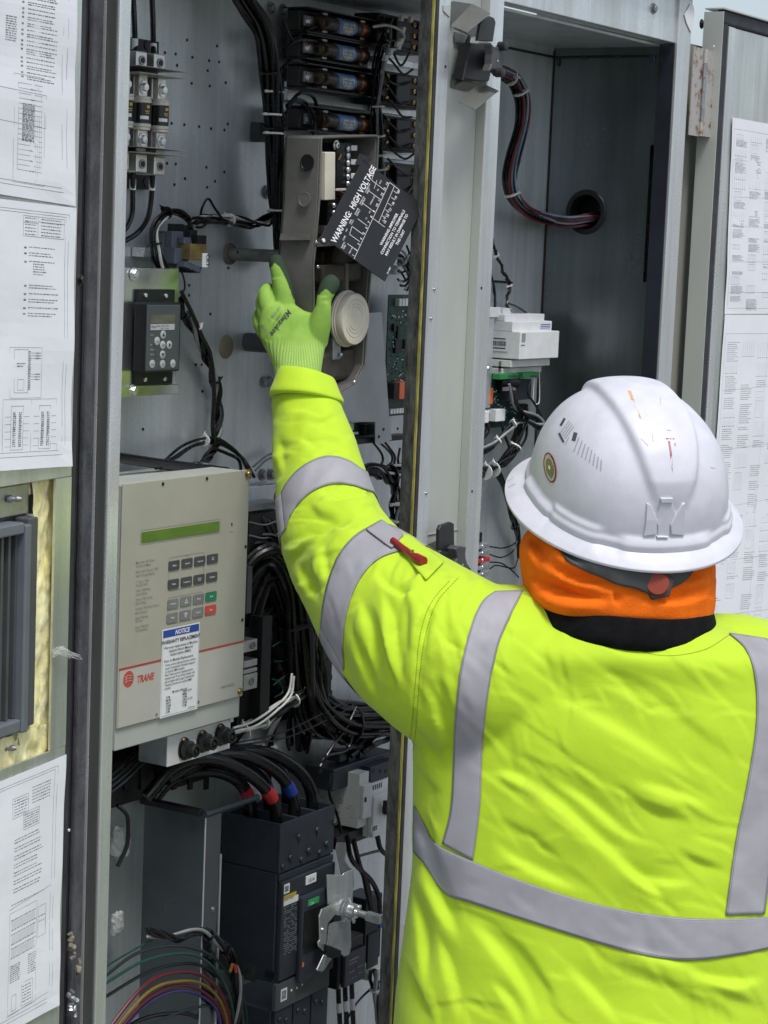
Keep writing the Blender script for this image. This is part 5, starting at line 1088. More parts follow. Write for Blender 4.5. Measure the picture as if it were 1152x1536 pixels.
# side bosses: knockout rings on the left wall
def side_pt(px, py):
    # point on the left wall plane (through the two wall points nearest)
    a, b = ap(outl[0], 0), ap(outl[-3], 0); n_ = (b-a).cross(YD).normalized(); v = ray(px, py); return CAM+v*((a-CAM).dot(n_)/v.dot(n_)), n_
for (x, y, r_, m_) in ((461, 244, .0115, BLKP), (457, 299, .0105, TAUPE)):
    p, n_ = side_pt(x, y)
    if n_.dot(CAM-p) < 0: n_ = -n_
    MB().lathe([(r_, 0), (r_, .0007), (r_*.85, .0009), (r_*.8, .0004)], p+n_*.0006, n_, 24).build('knockout', m_, ac, True)
MB().hexa([ap(AL(430+40, 352), -.052), ap(AL(467, 352, -.004), -.004), ap(AL(466, 360, -.004), -.004), ap(AL(430+38, 362), -.052)]+[ap((AL(470, 352)[0]-.004, AL(470, 352)[1]), -.052), ap((AL(467, 352)[0]-.004, AL(467, 352)[1]), -.004), ap((AL(466, 360)[0]-.004, AL(466, 360)[1]), -.004), ap((AL(468, 362)[0]-.004, AL(468, 362)[1]), -.052)]).build('step_rib', TAUPE, ac)
# contents
def abox(name, m, px0, px1, py0, py1, o0, o1, parent, bev=.0006):
    a, b = AL(px0, (py0+py1)/2, o1), AL(px1, (py0+py1)/2, o1); z0_, z1_ = AL((px0+px1)/2, py1, o1)[1], AL((px0+px1)/2, py0, o1)[1]
    c_ = ap(((a[0]+b[0])/2, (z0_+z1_)/2), (o0+o1)/2); return MB().obox(c_, ex, YD, ez, abs(b[0]-a[0])/2, abs(o1-o0)/2, abs(z1_-z0_)/2).build(name, m, parent, False, bev)
abox('tray', mat('cream_tray', (0.34, 0.31, 0.24), .5), 474, 500, 225, 350, -.05, -.035, ac)
md = abox('module', CREAM, 488, 503, 228, 300, -.030, .004, ac, .001)
abox('module_label', mat('grey_label', (0.42, 0.45, 0.52), .5, 0, .15, 90), 487.6, 488.4, 232, 298, -.024, .0, ac, 0)
abox('terminal_strip', BLKP, 505, 527, 214, 282, -.04, -.012, ac)
for k in range(6):
    bolt(ap(AL(521, 223+k*10.5, -.0115), -.0115), OUT, .0042, ac, ZINC, 'screw', False, True)
    if k % 2 == 0: abox('jumper', LGREY, 526, 536, 218+k*10.5, 226+k*10.5, -.03, -.012, ac)
bolt(ap(AL(504, 218, -.015), -.015), OUT, .005, ac, ZINC, 'screw', True, True)
abox('terminal_strip', BLKP, 491, 505, 300, 338, -.04, -.010, ac)
for k in range(3): bolt(ap(AL(500, 308+k*11, -.0095), -.0095), OUT, .004, ac, ZINC, 'screw', False, True)
abox('support_shelf', LGREY, 505, 540, 282, 286, -.045, -.012, ac)
wire('red_lead', [ap(AL(503, 290, -.02), -.02), ap(AL(512, 288, -.008), -.008), ap(AL(520, 300, -.004), -.004), ap(AL(522, 318, -.01), -.01)], .0018, RED, '', parent=ac)
wire('black_lead', [ap(AL(504, 294, -.02), -.02), ap(AL(512, 296, -.010), -.010), ap(AL(516, 318, -.008), -.008)], .0018, BLK, '', parent=ac)
wire('yellow_lead', [ap(AL(506, 226, -.02), -.02), ap(AL(511, 232, -.01), -.01), ap(AL(508, 240, -.01), -.01)], .0014, YEL, '', parent=ac)
abox('partition', TAUPE, 470, 556, 362, 368, -.05, -.006, ac)
MB().lathe([(.026, 0), (.028, .01), (.028, .03), (.02, .034)], ap(AL(505, 392, -.03), -.05), OUT, 26).build('motor', TAUPE_D, ac, True)
abox('motor_frame', TAUPE_D, 484, 543, 396, 424, -.05, -.006, ac, .004)
abox('gear_case', TAUPE_D, 484, 536, 525, 572, -.05, -.012, ac, .008)
abox('bracket', STEEL, 500, 512, 505, 540, -.03, -.008, ac, .002)
abox('inner_post', TAUPE, 519, 523, 395, 440, -.05, -.004, ac)
for (x, y) in ((474, 363), (476, 400), (511, 532), (531, 573), (470, 338)): bolt(ap(AL(x, y, .0036 if y > 560 or y == 363 else -.006), .0036 if y > 560 or y == 363 else -.006), OUT, .0028, ac, ZINC, 'screw', False, True)
cpn = ap(AL(521, 478, -.004), -.004)
cpt = thing('round_cap', cpn, 'round cream cap with concentric rings beside the gloved thumb', 'cap')
MB().lathe([(.040, -.004), (.0405, .000), (.039, .001), (.039, .003), (.0375, .004), (.0372, .012), (.0355, .0145), (.0285, .0148), (.0272, .0138), (.0262, .0148), (.0222, .0148), (.0212, .0138), (.0202, .0148), (.0172, .0148), (.0162, .0138), (.0152, .0148), (.001, .0150)], cpn, OUT, 48).build('cap', CREAM, cpt, True)
MB().lathe([(.012, -.045), (.012, -.004)], cpn, OUT, 16).build('stem', STEEL, cpt, True)
# ---- warning plate hanging loose by one corner
wp = thing('warning_plate', PY(553, 414, 1.63), 'loose black plate printed in white with high voltage warning', 'sign')
A, B, D_ = PY(545, 239, 1.640), PY(636, 309, 1.612), PY(482, 354, 1.632); Cc = B+D_-A
# square the plate up in its own plane
xd = (A-D_).normalized(); nrm = xd.cross(B-A).normalized()
if nrm.dot(CAM-A) < 0: nrm = -nrm
yd = nrm.cross(xd).normalized()
wl, hl_ = (A-D_).length, abs((D_-Cc).dot(yd))
O = D_
def wpp(u, v, h=0.0): return O+xd*(u*wl)-yd*(v*hl_)+nrm*h + (Cc-D_-(-yd*hl_))*v
PLM = mat('matte_black_plate', (0.011, 0.0115, 0.0125), .55, 0, .15, 30, .05, 300)
MB().slab([wpp(0, 0), wpp(1, 0), wpp(1, 1), wpp(0, 1)], -nrm*.0012).build('plate', PLM, wp, False, .0004)
MB().slab([wpp(.90, -.06), wpp(1.03, -.08), wpp(1.08, 0.10), wpp(.99, .08), wpp(.98, .002), wpp(.92, .002)], -nrm*.0012).build('tab', PLM, wp)
MB().slab([wpp(-.07, -.02), wpp(-.002, -.005), wpp(-.002, .12), wpp(-.06, .10)], -nrm*.0012).build('tab', PLM, wp)
bolt(wpp(-.035, .04, .0003), nrm, .003, wp, WHT, 'rivet', False)
cdir = (wpp(0, 1)-wpp(0, 0)).normalized()
def wt(s_, u, v, sz, al='LEFT', b=.02, sx=1.0): text(s_, wpp(u, v, .0006), xd, -cdir, sz, WINK, wp, align=al, bold=b, sx=sx)
wt('WARNING:  HIGH VOLTAGE', .02, .20, .0150, b=.022, sx=.80)
def wl_(u0, v0, u1, v1, t=.0006):
    a, b = wpp(u0, v0, .0005), wpp(u1, v1, .0005); dv = (b-a).normalized().cross(nrm)*t/1.6; MB().quad(a-dv, b-dv, b+dv, a+dv).build('rule', WINK, wp)
wl_(.0, .50, .97, .44); wl_(.51, .56, .97, .52)
for (u, v0, v1) in ((.10, .33, .47), (.20, .30, .46), (.29, .28, .46), (.40, .30, .45), (.51, .47, .66), (.58, .25, .45), (.74, .25, .44), (.60, .56, .62), (.68, .56, .62), (.76, .55, .61), (.84, .55, .61), (.92, .54, .60), (.97, .44, .60), (.86, .22, .43)): wl_(u, v0, u, v1)
for (a, b, c_, d_) in ((.20, .30, .29, .28), (.86, .22, .96, .20), (.80, .30, .90, .28)): wl_(a, b, c_, d_)
for k in range(14): wt(str(k+1), .02+k*.069, .485-.004*k, .0062)
for k in range(6): wt(str(k+15), .54+k*.077, .645-.006*k, .0062)
for (u, v, s_) in ((.02, .30, 'EARTH\nGND'), (.10, .27, 'COM'), (.20, .25, 'NC'), (.30, .24, 'LINE\nVOLT'), (.42, .25, 'POWER\nSUPPLY'), (.55, .24, 'ANALOG\nOUTPUT'), (.70, .23, 'COMMON\nINPUT'), (.88, .17, 'SIGNAL'), (.02, .42, '24V AC'), (.45, .40, '(-)'), (.53, .40, '(+)'), (.62, .36, '4-20'), (.66, .36, 'mA DC'), (.80, .36, 'IN'), (.88, .34, 'OUT'), (.55, .61, 'A  B  C  D  E  F')): wt(s_, u, v, .0038, b=.01)
for k, s_ in enumerate(('WARNING: IMPROPER', 'CONNECTION TO TERMINALS', 'MAY RESULT IN DAMAGE TO', 'THIS UNIT')): wt(s_, .52, .74+k*.062, .0072, 'CENTER', .02, .9)
wt('10-1497', .08, .985, .0042)
# ================================================================ right compartment and latches
# ---- red, black and blue-grey loom into the grommet hole
rw = harness('loom_to_grommet', [PY(738, 108, 1.80), PY(756, 112, 1.80), PY(772, 122, 1.80), PY(783, 150, 1.80), PY(782, 190, 1.80), PY(770, 235, 1.80), PY(764, 270, 1.795), PY(770, 298, 1.79), PY(790, 318, 1.785), PX(820, 328, XR-.045), PX(852, 333, XR-.02), H+Vector((.004, 0, -.013)), H+Vector((.045, 0, -.010))], 18, .0115, .0026,
  'red, black and blue grey wires curving into the round grommet hole', [RED, BLK, WBLUE, BLK, RED, BLK, BLK, WBLUE, RED], ties=(.14, .22, .56), seed=71, wob=.2, twist=.6, tie_m=WIREW, tiedir=-YD)
# ---- DIN module
dm = thing('control_module', PY(780, 560, 1.80), 'white stepped plastic control module with barcode label in the right compartment', 'module')
mx0, mx1 = PY(779.5, 518, 1.768).x, PY(838.5, 518, 1.768).x
def zz(px, py, Y): return PY(px, py, Y).z
tiers = ((471, 481.5, 1.800), (482, 497, 1.784), (497.5, 538.5, 1.768), (539, 549.5, 1.784), (550, 559, 1.800))
for k, (a, b, Y) in enumerate(tiers):
    z1, z0 = zz(800, a, Y), zz(800, b, Y)
    tr = bx('tier', WPLA if k < 3 else LGREY, mx0+.0004*k, mx1-.0004*k, Y, 1.835, z0, z1, dm, .0012)
text('DANGER', (mx1-.045, 1.7835, zz(800, 492, 1.784)), XD, ZD, .005, BLUE, dm)
bx('tier_label', LABEL, mx1-.05, mx1-.004, 1.7834, 1.7838, zz(800, 494, 1.784), zz(800, 484, 1.784), dm)
for k in range(3): bx('label_line', BLUE, mx1-.046, mx1-.008, 1.7830, 1.7833, zz(800, 486.6+k*2.6, 1.784)-.0012, zz(800, 486.6+k*2.6, 1.784), dm)
bx('window', mat('grey_window', (0.33, 0.34, 0.32), .3), mx0+.006, mx0+.019, 1.7674, 1.7678, zz(785, 513, 1.768), zz(785, 500, 1.768), dm)
bx('window_caption', INKG, mx0+.004, mx0+.018, 1.7674, 1.7678, zz(785, 518.5, 1.768), zz(785, 517, 1.768), dm)
mb = MB(); r8 = random.Random(4)
sxx = mx0-.0006
zc = (PX(755, 516, sxx).z)
MB().quad((sxx+.0002, 1.79, zc-.013), (sxx+.0002, 1.834, zc-.013), (sxx+.0002, 1.834, zc+.013), (sxx+.0002, 1.79, zc+.013)).build('barcode_label', LABEL, dm)
y = 1.795
while y < 1.83:
    w_ = .0006+.0012*r8.random(); mb.quad((sxx-.0002, y, zc-.004), (sxx-.0002, y+w_, zc-.004), (sxx-.0002, y+w_, zc+.005), (sxx-.0002, y, zc+.005)); y += w_+.0006+.001*r8.random()
for (za, yb) in ((.008, 1.825), (-.0085, 1.82)): mb.quad((sxx-.0002, 1.796, zc+za), (sxx-.0002, yb, zc+za), (sxx-.0002, yb, zc+za+.002), (sxx-.0002, 1.796, zc+za+.002))
mb.build('barcode', INK, dm)
for k in range(5): MB().box(mx0-.0006, mx0+.002, 1.8035+.0, 1.8065, zz(756, 544+k*3.1, 1.80), zz(756, 542.5+k*3.1, 1.80)).build('vent_slot', BLKP, dm)
for k, x in enumerate((731, 755)):
    pb('top_connector', WPLA, x, x+(20 if k == 0 else 12), 461+k, 476, 1.812, 1.835, dm, .001)
pb('mount_plate', GALV, 725, 738.5, 478, 612, 1.806, 1.808, dm, .0008); bolt(PY(731, 553, 1.806), OUT, .0042, dm, ZINC)
cb2 = thing('interface_board', PY(755, 640, 1.82), 'green board with orange relay and green connectors under the white module', 'circuit board')
pb('board', PCB, 729, 778, 556, 640, 1.822, 1.824, cb2, 0)
pb('relay', ORANGE, 735, 740, 582, 606, 1.805, 1.8218, cb2, .001)
pb('green_connector', mat('green_terminal_plastic', (0.03, 0.26, 0.07), .45), 750, 778, 560.5, 568.5, 1.785, 1.80, cb2, .0006); pb('green_connector', M['green_terminal_plastic'], 785, 808, 558.5, 566, 1.785, 1.80, cb2, .0006)
for (x0_, n_) in ((763, 7), (796, 5)):
    for k in range(n_): pb('screw_port', INK, x0_+k*2.2, x0_+1.2+k*2.2, 563, 566.5, 1.7845, 1.785, cb2, 0)
c0, c1_ = PY(748, 572, 1.815), PY(775, 573, 1.80)
MB().cyl(c0, c1_, .0105, 18).build('capacitor', BLKP, cb2, True); MB().cyl(c1_, c1_+(c1_-c0).normalized()*.001, .009, 18).build('capacitor_end', LGREY, cb2, True)
pb('dark_module', CHAR, 764, 797, 570, 600, 1.80, 1.82, cb2, .001); pb('module_label', mat('pink_label', (0.42, 0.36, 0.36), .5), 754, 774, 580, 586, 1.7995, 1.80, cb2, 0)
pb('connector', WPLA, 715, 733.5, 617, 635, 1.80, 1.82, cb2, .001); pb('connector', WPLA, 744, 758, 614, 632, 1.80, 1.82, cb2, .001); pb('connector_bar', WPLA, 715, 757, 614.5, 620, 1.812, 1.822, cb2, .0006)
mb = MB()
for k in range(60): u, v = r8.random(), r8.random(); p = PY(735+u*40, 586+v*40, 1.8215); mb.box(p.x, p.x+.0015+.002*r8.random(), 1.8205, 1.8218, p.z, p.z+.0012)
mb.build('small_components', LABEL, cb2)['kind'] = 'stuff'
MB().tube(catmull([PY(801, 567, 1.79), PY(800, 604, 1.79), PY(805, 606, 1.79), PY(809, 600, 1.79), PY(809, 557, 1.79)], 5), .0009, 6).build('wire_bail', WHT, cb2, True)
# ---- harnesses below and above the module
harness('twisted_drop', [PY(735, 345, 1.815), PY(741, 372, 1.815), PY(755, 408, 1.815), PY(764, 428, 1.815), PY(760, 455, 1.815), PY(765, 468, 1.815)], 2, .0028, .0022, 'twisted black wires dropping to the top of the white module', [BLK], ties=(.28, .62), twist=16, seed=81, tiedir=-XD)
harness('straight_drop', [PY(729, 395, 1.82), PY(740, 420, 1.82), PY(742, 440, 1.82), PY(741, 462, 1.82)], 2, .003, .0022, 'pair of black wires beside the mullion above the white module', [BLK], seed=82)
wire('black_wire', [PY(762, 455, 1.82), PY(775, 460, 1.825), PY(790, 470, 1.83)], .002, BLK, 'short black wire bending behind the white module', 'wire')
wire('wall_rod', [PY(728, 421, 1.83), PY(768, 424, 1.83)], .0022, BLK, 'short black rod on the back wall above the white module', 'rod')
harness('module_harness', [PY(785, 606, 1.80), PY(784, 630, 1.80), PY(776, 660, 1.80), PY(764, 685, 1.80), PY(748, 700, 1.80), PY(728, 708, 1.80), PY(700, 712, 1.80)], 10, .0105, .0027, 'thick black harness running down and left below the module', [BLK], ties=(.2, .42, .74, .84), seed=83, twist=1.5, tiedir=(-XD+ZD*.5))
harness('module_loop', [PY(762, 575, 1.785), PY(772, 602, 1.785), PY(785, 618, 1.785), PY(805, 628, 1.785), PY(812, 636, 1.785), (PY(806, 640, 1.785)), PY(790, 634, 1.79), PY(776, 632, 1.79), PY(760, 645, 1.795), PY(740, 668, 1.80), PY(715, 682, 1.80)], 3, .005, .0024, 'looped black wires from the green connectors', [BLK, BLK, WIREG], ties=(.75, .88), seed=84, twist=4, tiedir=-XD)
wire('black_wire', [PY(796, 568, 1.782), PY(792, 590, 1.782), PY(802, 606, 1.782), PY(812, 625, 1.782), PY(813, 636, 1.784)], .002, BLK, 'black wire from the right green connector', 'wire')
wire('grey_wire', [PY(752, 632, 1.80), PY(756, 650, 1.80), PY(763, 668, 1.80), PY(766, 682, 1.80)], .0026, BLK, 'black wire dropping from the white connector', 'wire')
harness('left_drop', [PY(728, 635, 1.81), PY(724, 655, 1.815), PY(720, 680, 1.82)], 6, .008, .0022, 'black wires under the left white connector', [BLK, WIREG, BLK], seed=86)
harness('lower_harness', [PY(742, 703, 1.80), PY(754, 725, 1.81), PY(764, 760, 1.815), PY(774, 795, 1.82), PY(780, 835, 1.825)], 4, .0055, .0026, 'black harness dropping behind the hard hat', [BLK], ties=(.72,), tie_m=BLK, seed=87)
lt = thing('terminal_lugs', PY(725, 870, 1.80), 'row of small metal terminals on a black strip beside the lower latch', 'terminal strip')
pb('strip', BLKP, 710, 722, 800, 870, 1.80, 1.82, lt)
for k in range(5):
    pb('terminal', REDT if k == 2 else ZINC, 719, 735, 816+k*10.5, 822.5+k*10.5, 1.785, 1.80, lt, .0008)
    bolt(PY(723, 819+k*10.5, 1.785), OUT, .003, lt, ZINC, 'screw', False, True)
pb('tie_block', WHT, 713, 719, 801, 807, 1.795, 1.80, lt)
for k, a in enumerate((((735, 820), (755, 822), (772, 815), (776, 805)), ((735, 832), (752, 836), (768, 828), (776, 812)), ((735, 843), (752, 845), (768, 856), (778, 866)), ((735, 853), (745, 848), (770, 852), (777, 838)))):
    wire('terminal_wire', [PY(x, y, 1.80) for x, y in a], .0013, BLK, 'thin black wire from the terminal strip, %s' % ('topmost', 'second down', 'third down', 'lowest')[k], 'wire')
# ---- compression latches on the mullion
LB = mat('latch_bracket_paint', (0.135, 0.14, 0.128), .45, .25, .06, 30)
LK = mat('latch_black', (0.022, 0.023, 0.025), .42, 0, .12, 50, .1, 300)
WY = YF+.0155
def zp8(x, y, Y): return PY(620+x/7.2, y/7.2, Y)
ul = thing('door_latch', zp8(600, 1000, WY), 'grey bracket and black knob latch at the top of the mullion', 'latch')
def sl(name, pts, m, th=(0, .0016, 0), parent=ul, bev=.0005): return MB().slab(pts, th).build(name, m, parent, False, bev)
sl('upper_fin', [zp8(405, 285, YF-.022), zp8(640, 45, YF-.006), zp8(835, 150, YF-.040), zp8(580, 355, YF-.055)], LB, (0, .0008, .0012))
sl('upper_base', [zp8(400, 30, WY-.004), zp8(430, 10, WY-.004), zp8(640, 42, WY-.012), zp8(590, 110, WY-.004), zp8(405, 285, WY-.004)], LB)
sl('back_strap', [zp8(445, 300, WY-.001), zp8(620, 385, WY-.001), zp8(690, 380, WY-.001), zp8(700, 300, WY-.001), zp8(715, 250, WY-.001), zp8(560, 330, WY-.001)], LB)
sl('strap', [zp8(445, 340, WY-.003), zp8(560, 375, WY-.003), zp8(610, 390, WY-.003), zp8(600, 470, WY-.003), zp8(450, 465, WY-.003)], LB)
sl('web', [zp8(555, 480, WY-.004), zp8(600, 385, WY-.02), zp8(625, 395, WY-.024), zp8(540, 865, WY-.024), zp8(525, 850, WY-.02), zp8(560, 620, WY-.006)], LB)
sl('lower_base', [zp8(425, 795, WY-.003), zp8(535, 785, WY-.003), zp8(540, 870, WY-.008), zp8(735, 900, WY-.012), zp8(600, 990, WY-.004), zp8(415, 945, WY-.003)], LB)
sl('lower_fin', [zp8(490, 1110, YF-.022), zp8(740, 900, YF-.006), zp8(925, 985, YF-.040), zp8(670, 1185, YF-.055)], LB, (0, .0008, .0012))
sl('side_plate', [zp8(330, 55, YF-.002), zp8(400, 45, YF-.002), zp8(398, 190, YF-.002), zp8(330, 120, YF-.002)], GPAINT)
sl('paddle', [zp8(695, 440, YF-.03), zp8(725, 260, YF-.03), zp8(760, 215, YF-.03), zp8(835, 175, YF-.03), zp8(875, 195, YF-.03), zp8(892, 240, YF-.03), zp8(860, 450, YF-.03)], LK, (0, .005, 0), bev=.001)
sl('body', [zp8(555, 850, YF-.01), zp8(620, 460, YF-.01), zp8(700, 470, YF-.01), zp8(720, 470, YF-.01), zp8(850, 460, YF-.01), zp8(860, 700, YF-.01), zp8(820, 880, YF-.01), zp8(700, 880, YF-.01)], LK, (0, .02, 0), bev=.002)
MB().lathe([(.013, 0), (.015, .006), (.015, .018), (.011, .022)], zp8(800, 640, YF-.010), OUT, 20).build('spindle', LK, ul, True)
KN = mat('latch_knob_grey', (0.065, 0.066, 0.068), .5, 0, .1, 40, .1, 300)
sl('knob', [zp8(x, y, YF-.045) for x, y in ((848, 470), (880, 505), (960, 505), (990, 480), (995, 515), (965, 600), (965, 690), (975, 790), (955, 830), (900, 760), (860, 750), (820, 770), (850, 690), (858, 580))], KN, (0, .014, 0), bev=.002)
MB().lathe([(.0012, 0), (.0012, .0006)], zp8(911, 657, YF-.0455), OUT, 8).build('knob_pin', WHT, ul)
for (x, y) in ((925, 500), (895, 785)): MB().lathe([(.0068, 0), (.0068, .012), (.005, .013)], zp8(x, y, YF-.042), OUT, 14).build('knob_end', LK, ul, True)
ll = thing('door_latch', PY(680, 860, WY), 'black paddle and knob latch low on the mullion above the shoulder', 'latch')
def zp6(x, y, Y): return PY(600+x/2.954, 380+y/2.954, Y)
sl('paddle', [zp6(x, y, YF-.012) for x, y in ((172, 1315), (174, 1225), (182, 1205), (225, 1190), (240, 1198), (242, 1300), (230, 1325))], LK, (0, .006, 0), ll, .0012)
sl('body', [zp6(x, y, YF-.004) for x, y in ((172, 1350), (200, 1345), (240, 1305), (262, 1310), (290, 1330), (300, 1400), (318, 1410), (300, 1425), (250, 1420), (190, 1400))], LK, (0, .016, 0), ll, .002)
sl('knob', [zp6(x, y, YF-.03) for x, y in ((245, 1310), (262, 1296), (294, 1300), (290, 1340), (300, 1375), (318, 1400), (312, 1412), (280, 1400), (255, 1410), (240, 1390), (255, 1350))], KN, (0, .016, 0), ll, .002)
MB().lathe([(.0012, 0), (.0012, .0006)], zp6(278, 1380, YF-.0305), OUT, 8).build('knob_pin', WHT, ll)
sl('base', [zp6(x, y, WY-.002) for x, y in ((122, 1320), (122, 1290), (170, 1270), (172, 1345))], LB, (0, .0015, 0), ll)
bx('web_joint', GPAINT, XW1+.001, XC1-.003, YF+.0145, YF+.0158, zp6(140, 1243, WY).z-.0008, zp6(140, 1243, WY).z+.0008, cab)
# ================================================================ the worker
from mathutils import noise
hf = Vector((math.sin(YAW), math.cos(YAW), 0)); hr = Vector((math.cos(YAW), -math.sin(YAW), 0))
def loft(rings, cap=True):
    mb = MB(); n = len(rings[0])
    for r_ in rings: mb.v += [tuple(p) for p in r_]
    for i in range(len(rings)-1):
        for k in range(n): mb.f.append((i*n+k, i*n+(k+1) % n, (i+1)*n+(k+1) % n, (i+1)*n+k))
    if cap: mb.f += [tuple(range(n-1, -1, -1)), tuple((len(rings)-1)*n+k for k in range(n))]
    return mb
def sring(c, ax, ay, a, b, e=2.0, n=40):
    out = []
    for k in range(n):
        t = 2*math.pi*k/n; ct, st = math.cos(t), math.sin(t)
        out.append(c+ax*(a*math.copysign(abs(ct)**(2/e), ct))+ay*(b*math.copysign(abs(st)**(2/e), st)))
    return out
def interp_rows(rows, m):
    out = []
    R_ = [Vector(r_[:3]) if False else r_ for r_ in rows]
    arr = np.array(rows, float); n = len(arr); ext = np.vstack([2*arr[0]-arr[1], arr, 2*arr[-1]-arr[-2]])
    for i in range(1, n):
        p0, p1, p2, p3 = ext[i-1], ext[i], ext[i+1], ext[i+2]
        for k in range(m):
            t = k/m; out.append(0.5*((2*p1)+(-p0+p2)*t+(2*p0-5*p1+4*p2-p3)*t*t+(-p0+3*p1-3*p2+p3)*t**3))
    out.append(arr[-1]); return out
def limb(rows, flat=1.0, n=28, m=4):            # rows: px, py, depth, radius(m)
    rr_ = interp_rows(rows, m); path = [PD(r_[0], r_[1], r_[2]) for r_ in rr_]; T, _ = frames(path); rings = []
    for p, t, r_ in zip(path, T, rr_):
        a = t.cross(vf).normalized(); b = t.cross(a).normalized(); rings.append(sring(p, a, b, r_[3], r_[3]*flat, 2.0, n))
    return loft(rings)
def remesh(mbs, voxel, smooth, name):
    mb = MB()
    for q in mbs: mb.add(q.v, q.f)
    me = bpy.data.meshes.new(name); me.from_pydata(mb.v, [], mb.f); bm = bmesh.new(); bm.from_mesh(me); 
    bmesh.ops.recalc_face_normals(bm, faces=bm.faces[:]); bm.to_mesh(me); bm.free()
    ob = bpy.data.objects.new('tmp', me); col.objects.link(ob)
    r_ = ob.modifiers.new('r', 'REMESH'); r_.mode = 'VOXEL'; r_.voxel_size = voxel
    s_ = ob.modifiers.new('s', 'SMOOTH'); s_.iterations = smooth; s_.factor = 0.5
    bpy.context.view_layer.update(); dg = bpy.context.evaluated_depsgraph_get()
    out = bpy.data.meshes.new_from_object(ob.evaluated_get(dg)); bpy.data.objects.remove(ob, do_unlink=True); out.name = name
    return out
def arrs(me):
    n = len(me.vertices); V = np.empty(n*3); me.vertices.foreach_get('co', V); V = V.reshape(-1, 3)
    me.update(); N_ = np.empty(n*3); me.vertices.foreach_get('normal', N_); return V, N_.reshape(-1, 3)
def setv(me, V): me.vertices.foreach_set('co', V.astype(np.float64).ravel()); me.update()
cr, cu_, cf, cc = np.array(vr), np.array(vu), np.array(vf), np.array(CAM)
def projn(V): q = V-cc; d = q@cf; return np.stack([576+F*(q@cr)/d, 768-F*(q@cu_)/d], 1)
def seg_dist(P_, pts):
    best = np.full(len(P_), 1e9); par = np.zeros(len(P_)); side = np.zeros(len(P_)); L = 0; tot = sum(math.dist(pts[i], pts[i+1]) for i in range(len(pts)-1))
    for i in range(len(pts)-1):
        a, b = np.array(pts[i], float), np.array(pts[i+1], float); ab = b-a; l = np.linalg.norm(ab)
        t = np.clip(((P_-a)@ab)/l**2, 0, 1); q = P_-(a+t[:, None]*ab); d = np.hypot(q[:, 0], q[:, 1]); m = d < best
        best[m] = d[m]; par[m] = (L+t[m]*l)/tot; side[m] = np.sign(ab[0]*q[m, 1]-ab[1]*q[m, 0]); L += l
    return best, par, side
def smoothpath(p, n=6): return [tuple(q)[:2] for q in catmull([Vector((a, b, 0)) for a, b in p], n)]
def fold(V, N_, P_, face, pts, amp, wd, asym=1.0, taper=.45):
    """a cloth fold: a creased line, pushed in on one side and rolled out on the other"""
    sp = smoothpath(pts); a = np.array(sp); lo, hi = a.min(0)-wd*6, a.max(0)+wd*6
    ix = np.nonzero((P_[:, 0] > lo[0]) & (P_[:, 0] < hi[0]) & (P_[:, 1] > lo[1]) & (P_[:, 1] < hi[1]) & (face > .02))[0]
    if not len(ix): return
    d, t, s_ = seg_dist(P_[ix], sp); sd = d*s_; env = np.clip(np.minimum(t, 1-t)/taper, 0, 1); env = env*env*(3-2*env)
    prof = 0.7*np.tanh(sd/(wd*.38))*np.exp(-(np.abs(sd)/(wd*2.3))**1.25)-0.4*np.exp(-np.abs(sd)/(wd*.5))
    V[ix] += N_[ix]*((amp*env*prof*face[ix])[:, None])
worker = thing('person', PD(900, 2600, 2.65)*1, 'worker in yellow high visibility jacket, seen from behind, reaching up with left hand', 'person'); worker.location.z = 0
for_ = worker
# ---------------------------------------------------------------- jacket
rows = [(925, 880, 2.625, 100, .080), (925, 905, 2.63, 116, .086), (922, 930, 2.633, 170, .116), (918, 958, 2.637, 243, .138), (914, 1000, 2.645, 275, .142), (910, 1060, 2.65, 288, .152), (908, 1140, 2.655, 292, .157), (907, 1230, 2.655, 291, .158), (905, 1320, 2.655, 289, .158), (900, 1420, 2.655, 296, .160), (895, 1536, 2.655, 303, .164), (890, 1660, 2.66, 306, .165), (886, 1850, 2.67, 300, .160)]
rings = []
for r_ in interp_rows(rows, 4):
    c = PD(r_[0], r_[1], r_[2]); rings.append(sring(c, hr, hf, r_[3]*r_[2]/F, r_[4], 2.5, 56))
torso = loft(rings)
lsh = [(860, 1040, 2.64, .120), (760, 1020, 2.62, .118), (700, 1005, 2.60, .112), (655, 975, 2.62, .108), (605, 938, 2.665, .100), (560, 893, 2.715, .089), (527, 850, 2.76, .078), (503, 806, 2.80, .0735), (490, 760, 2.83, .068), (480, 715, 2.86, .0625), (470, 665, 2.89, .0570), (461, 620, 2.91, .0490), (457, 590, 2.92, .0450)]
arm = limb(lsh)
rarm = limb([(1000, 1060, 2.66, .11), (1110, 1050, 2.67, .108), (1165, 1075, 2.72, .098), (1195, 1140, 2.78, .088), (1210, 1230, 2.86, .078), (1180, 1290, 2.98, .068), (1140, 1300, 3.06, .058)])
jm = remesh([torso, arm, rarm], .0036, 15, 'jacket')
V, N_ = arrs(jm); P_ = projn(V); face = np.clip((-(N_@cf))*2.2+.35, 0, 1)
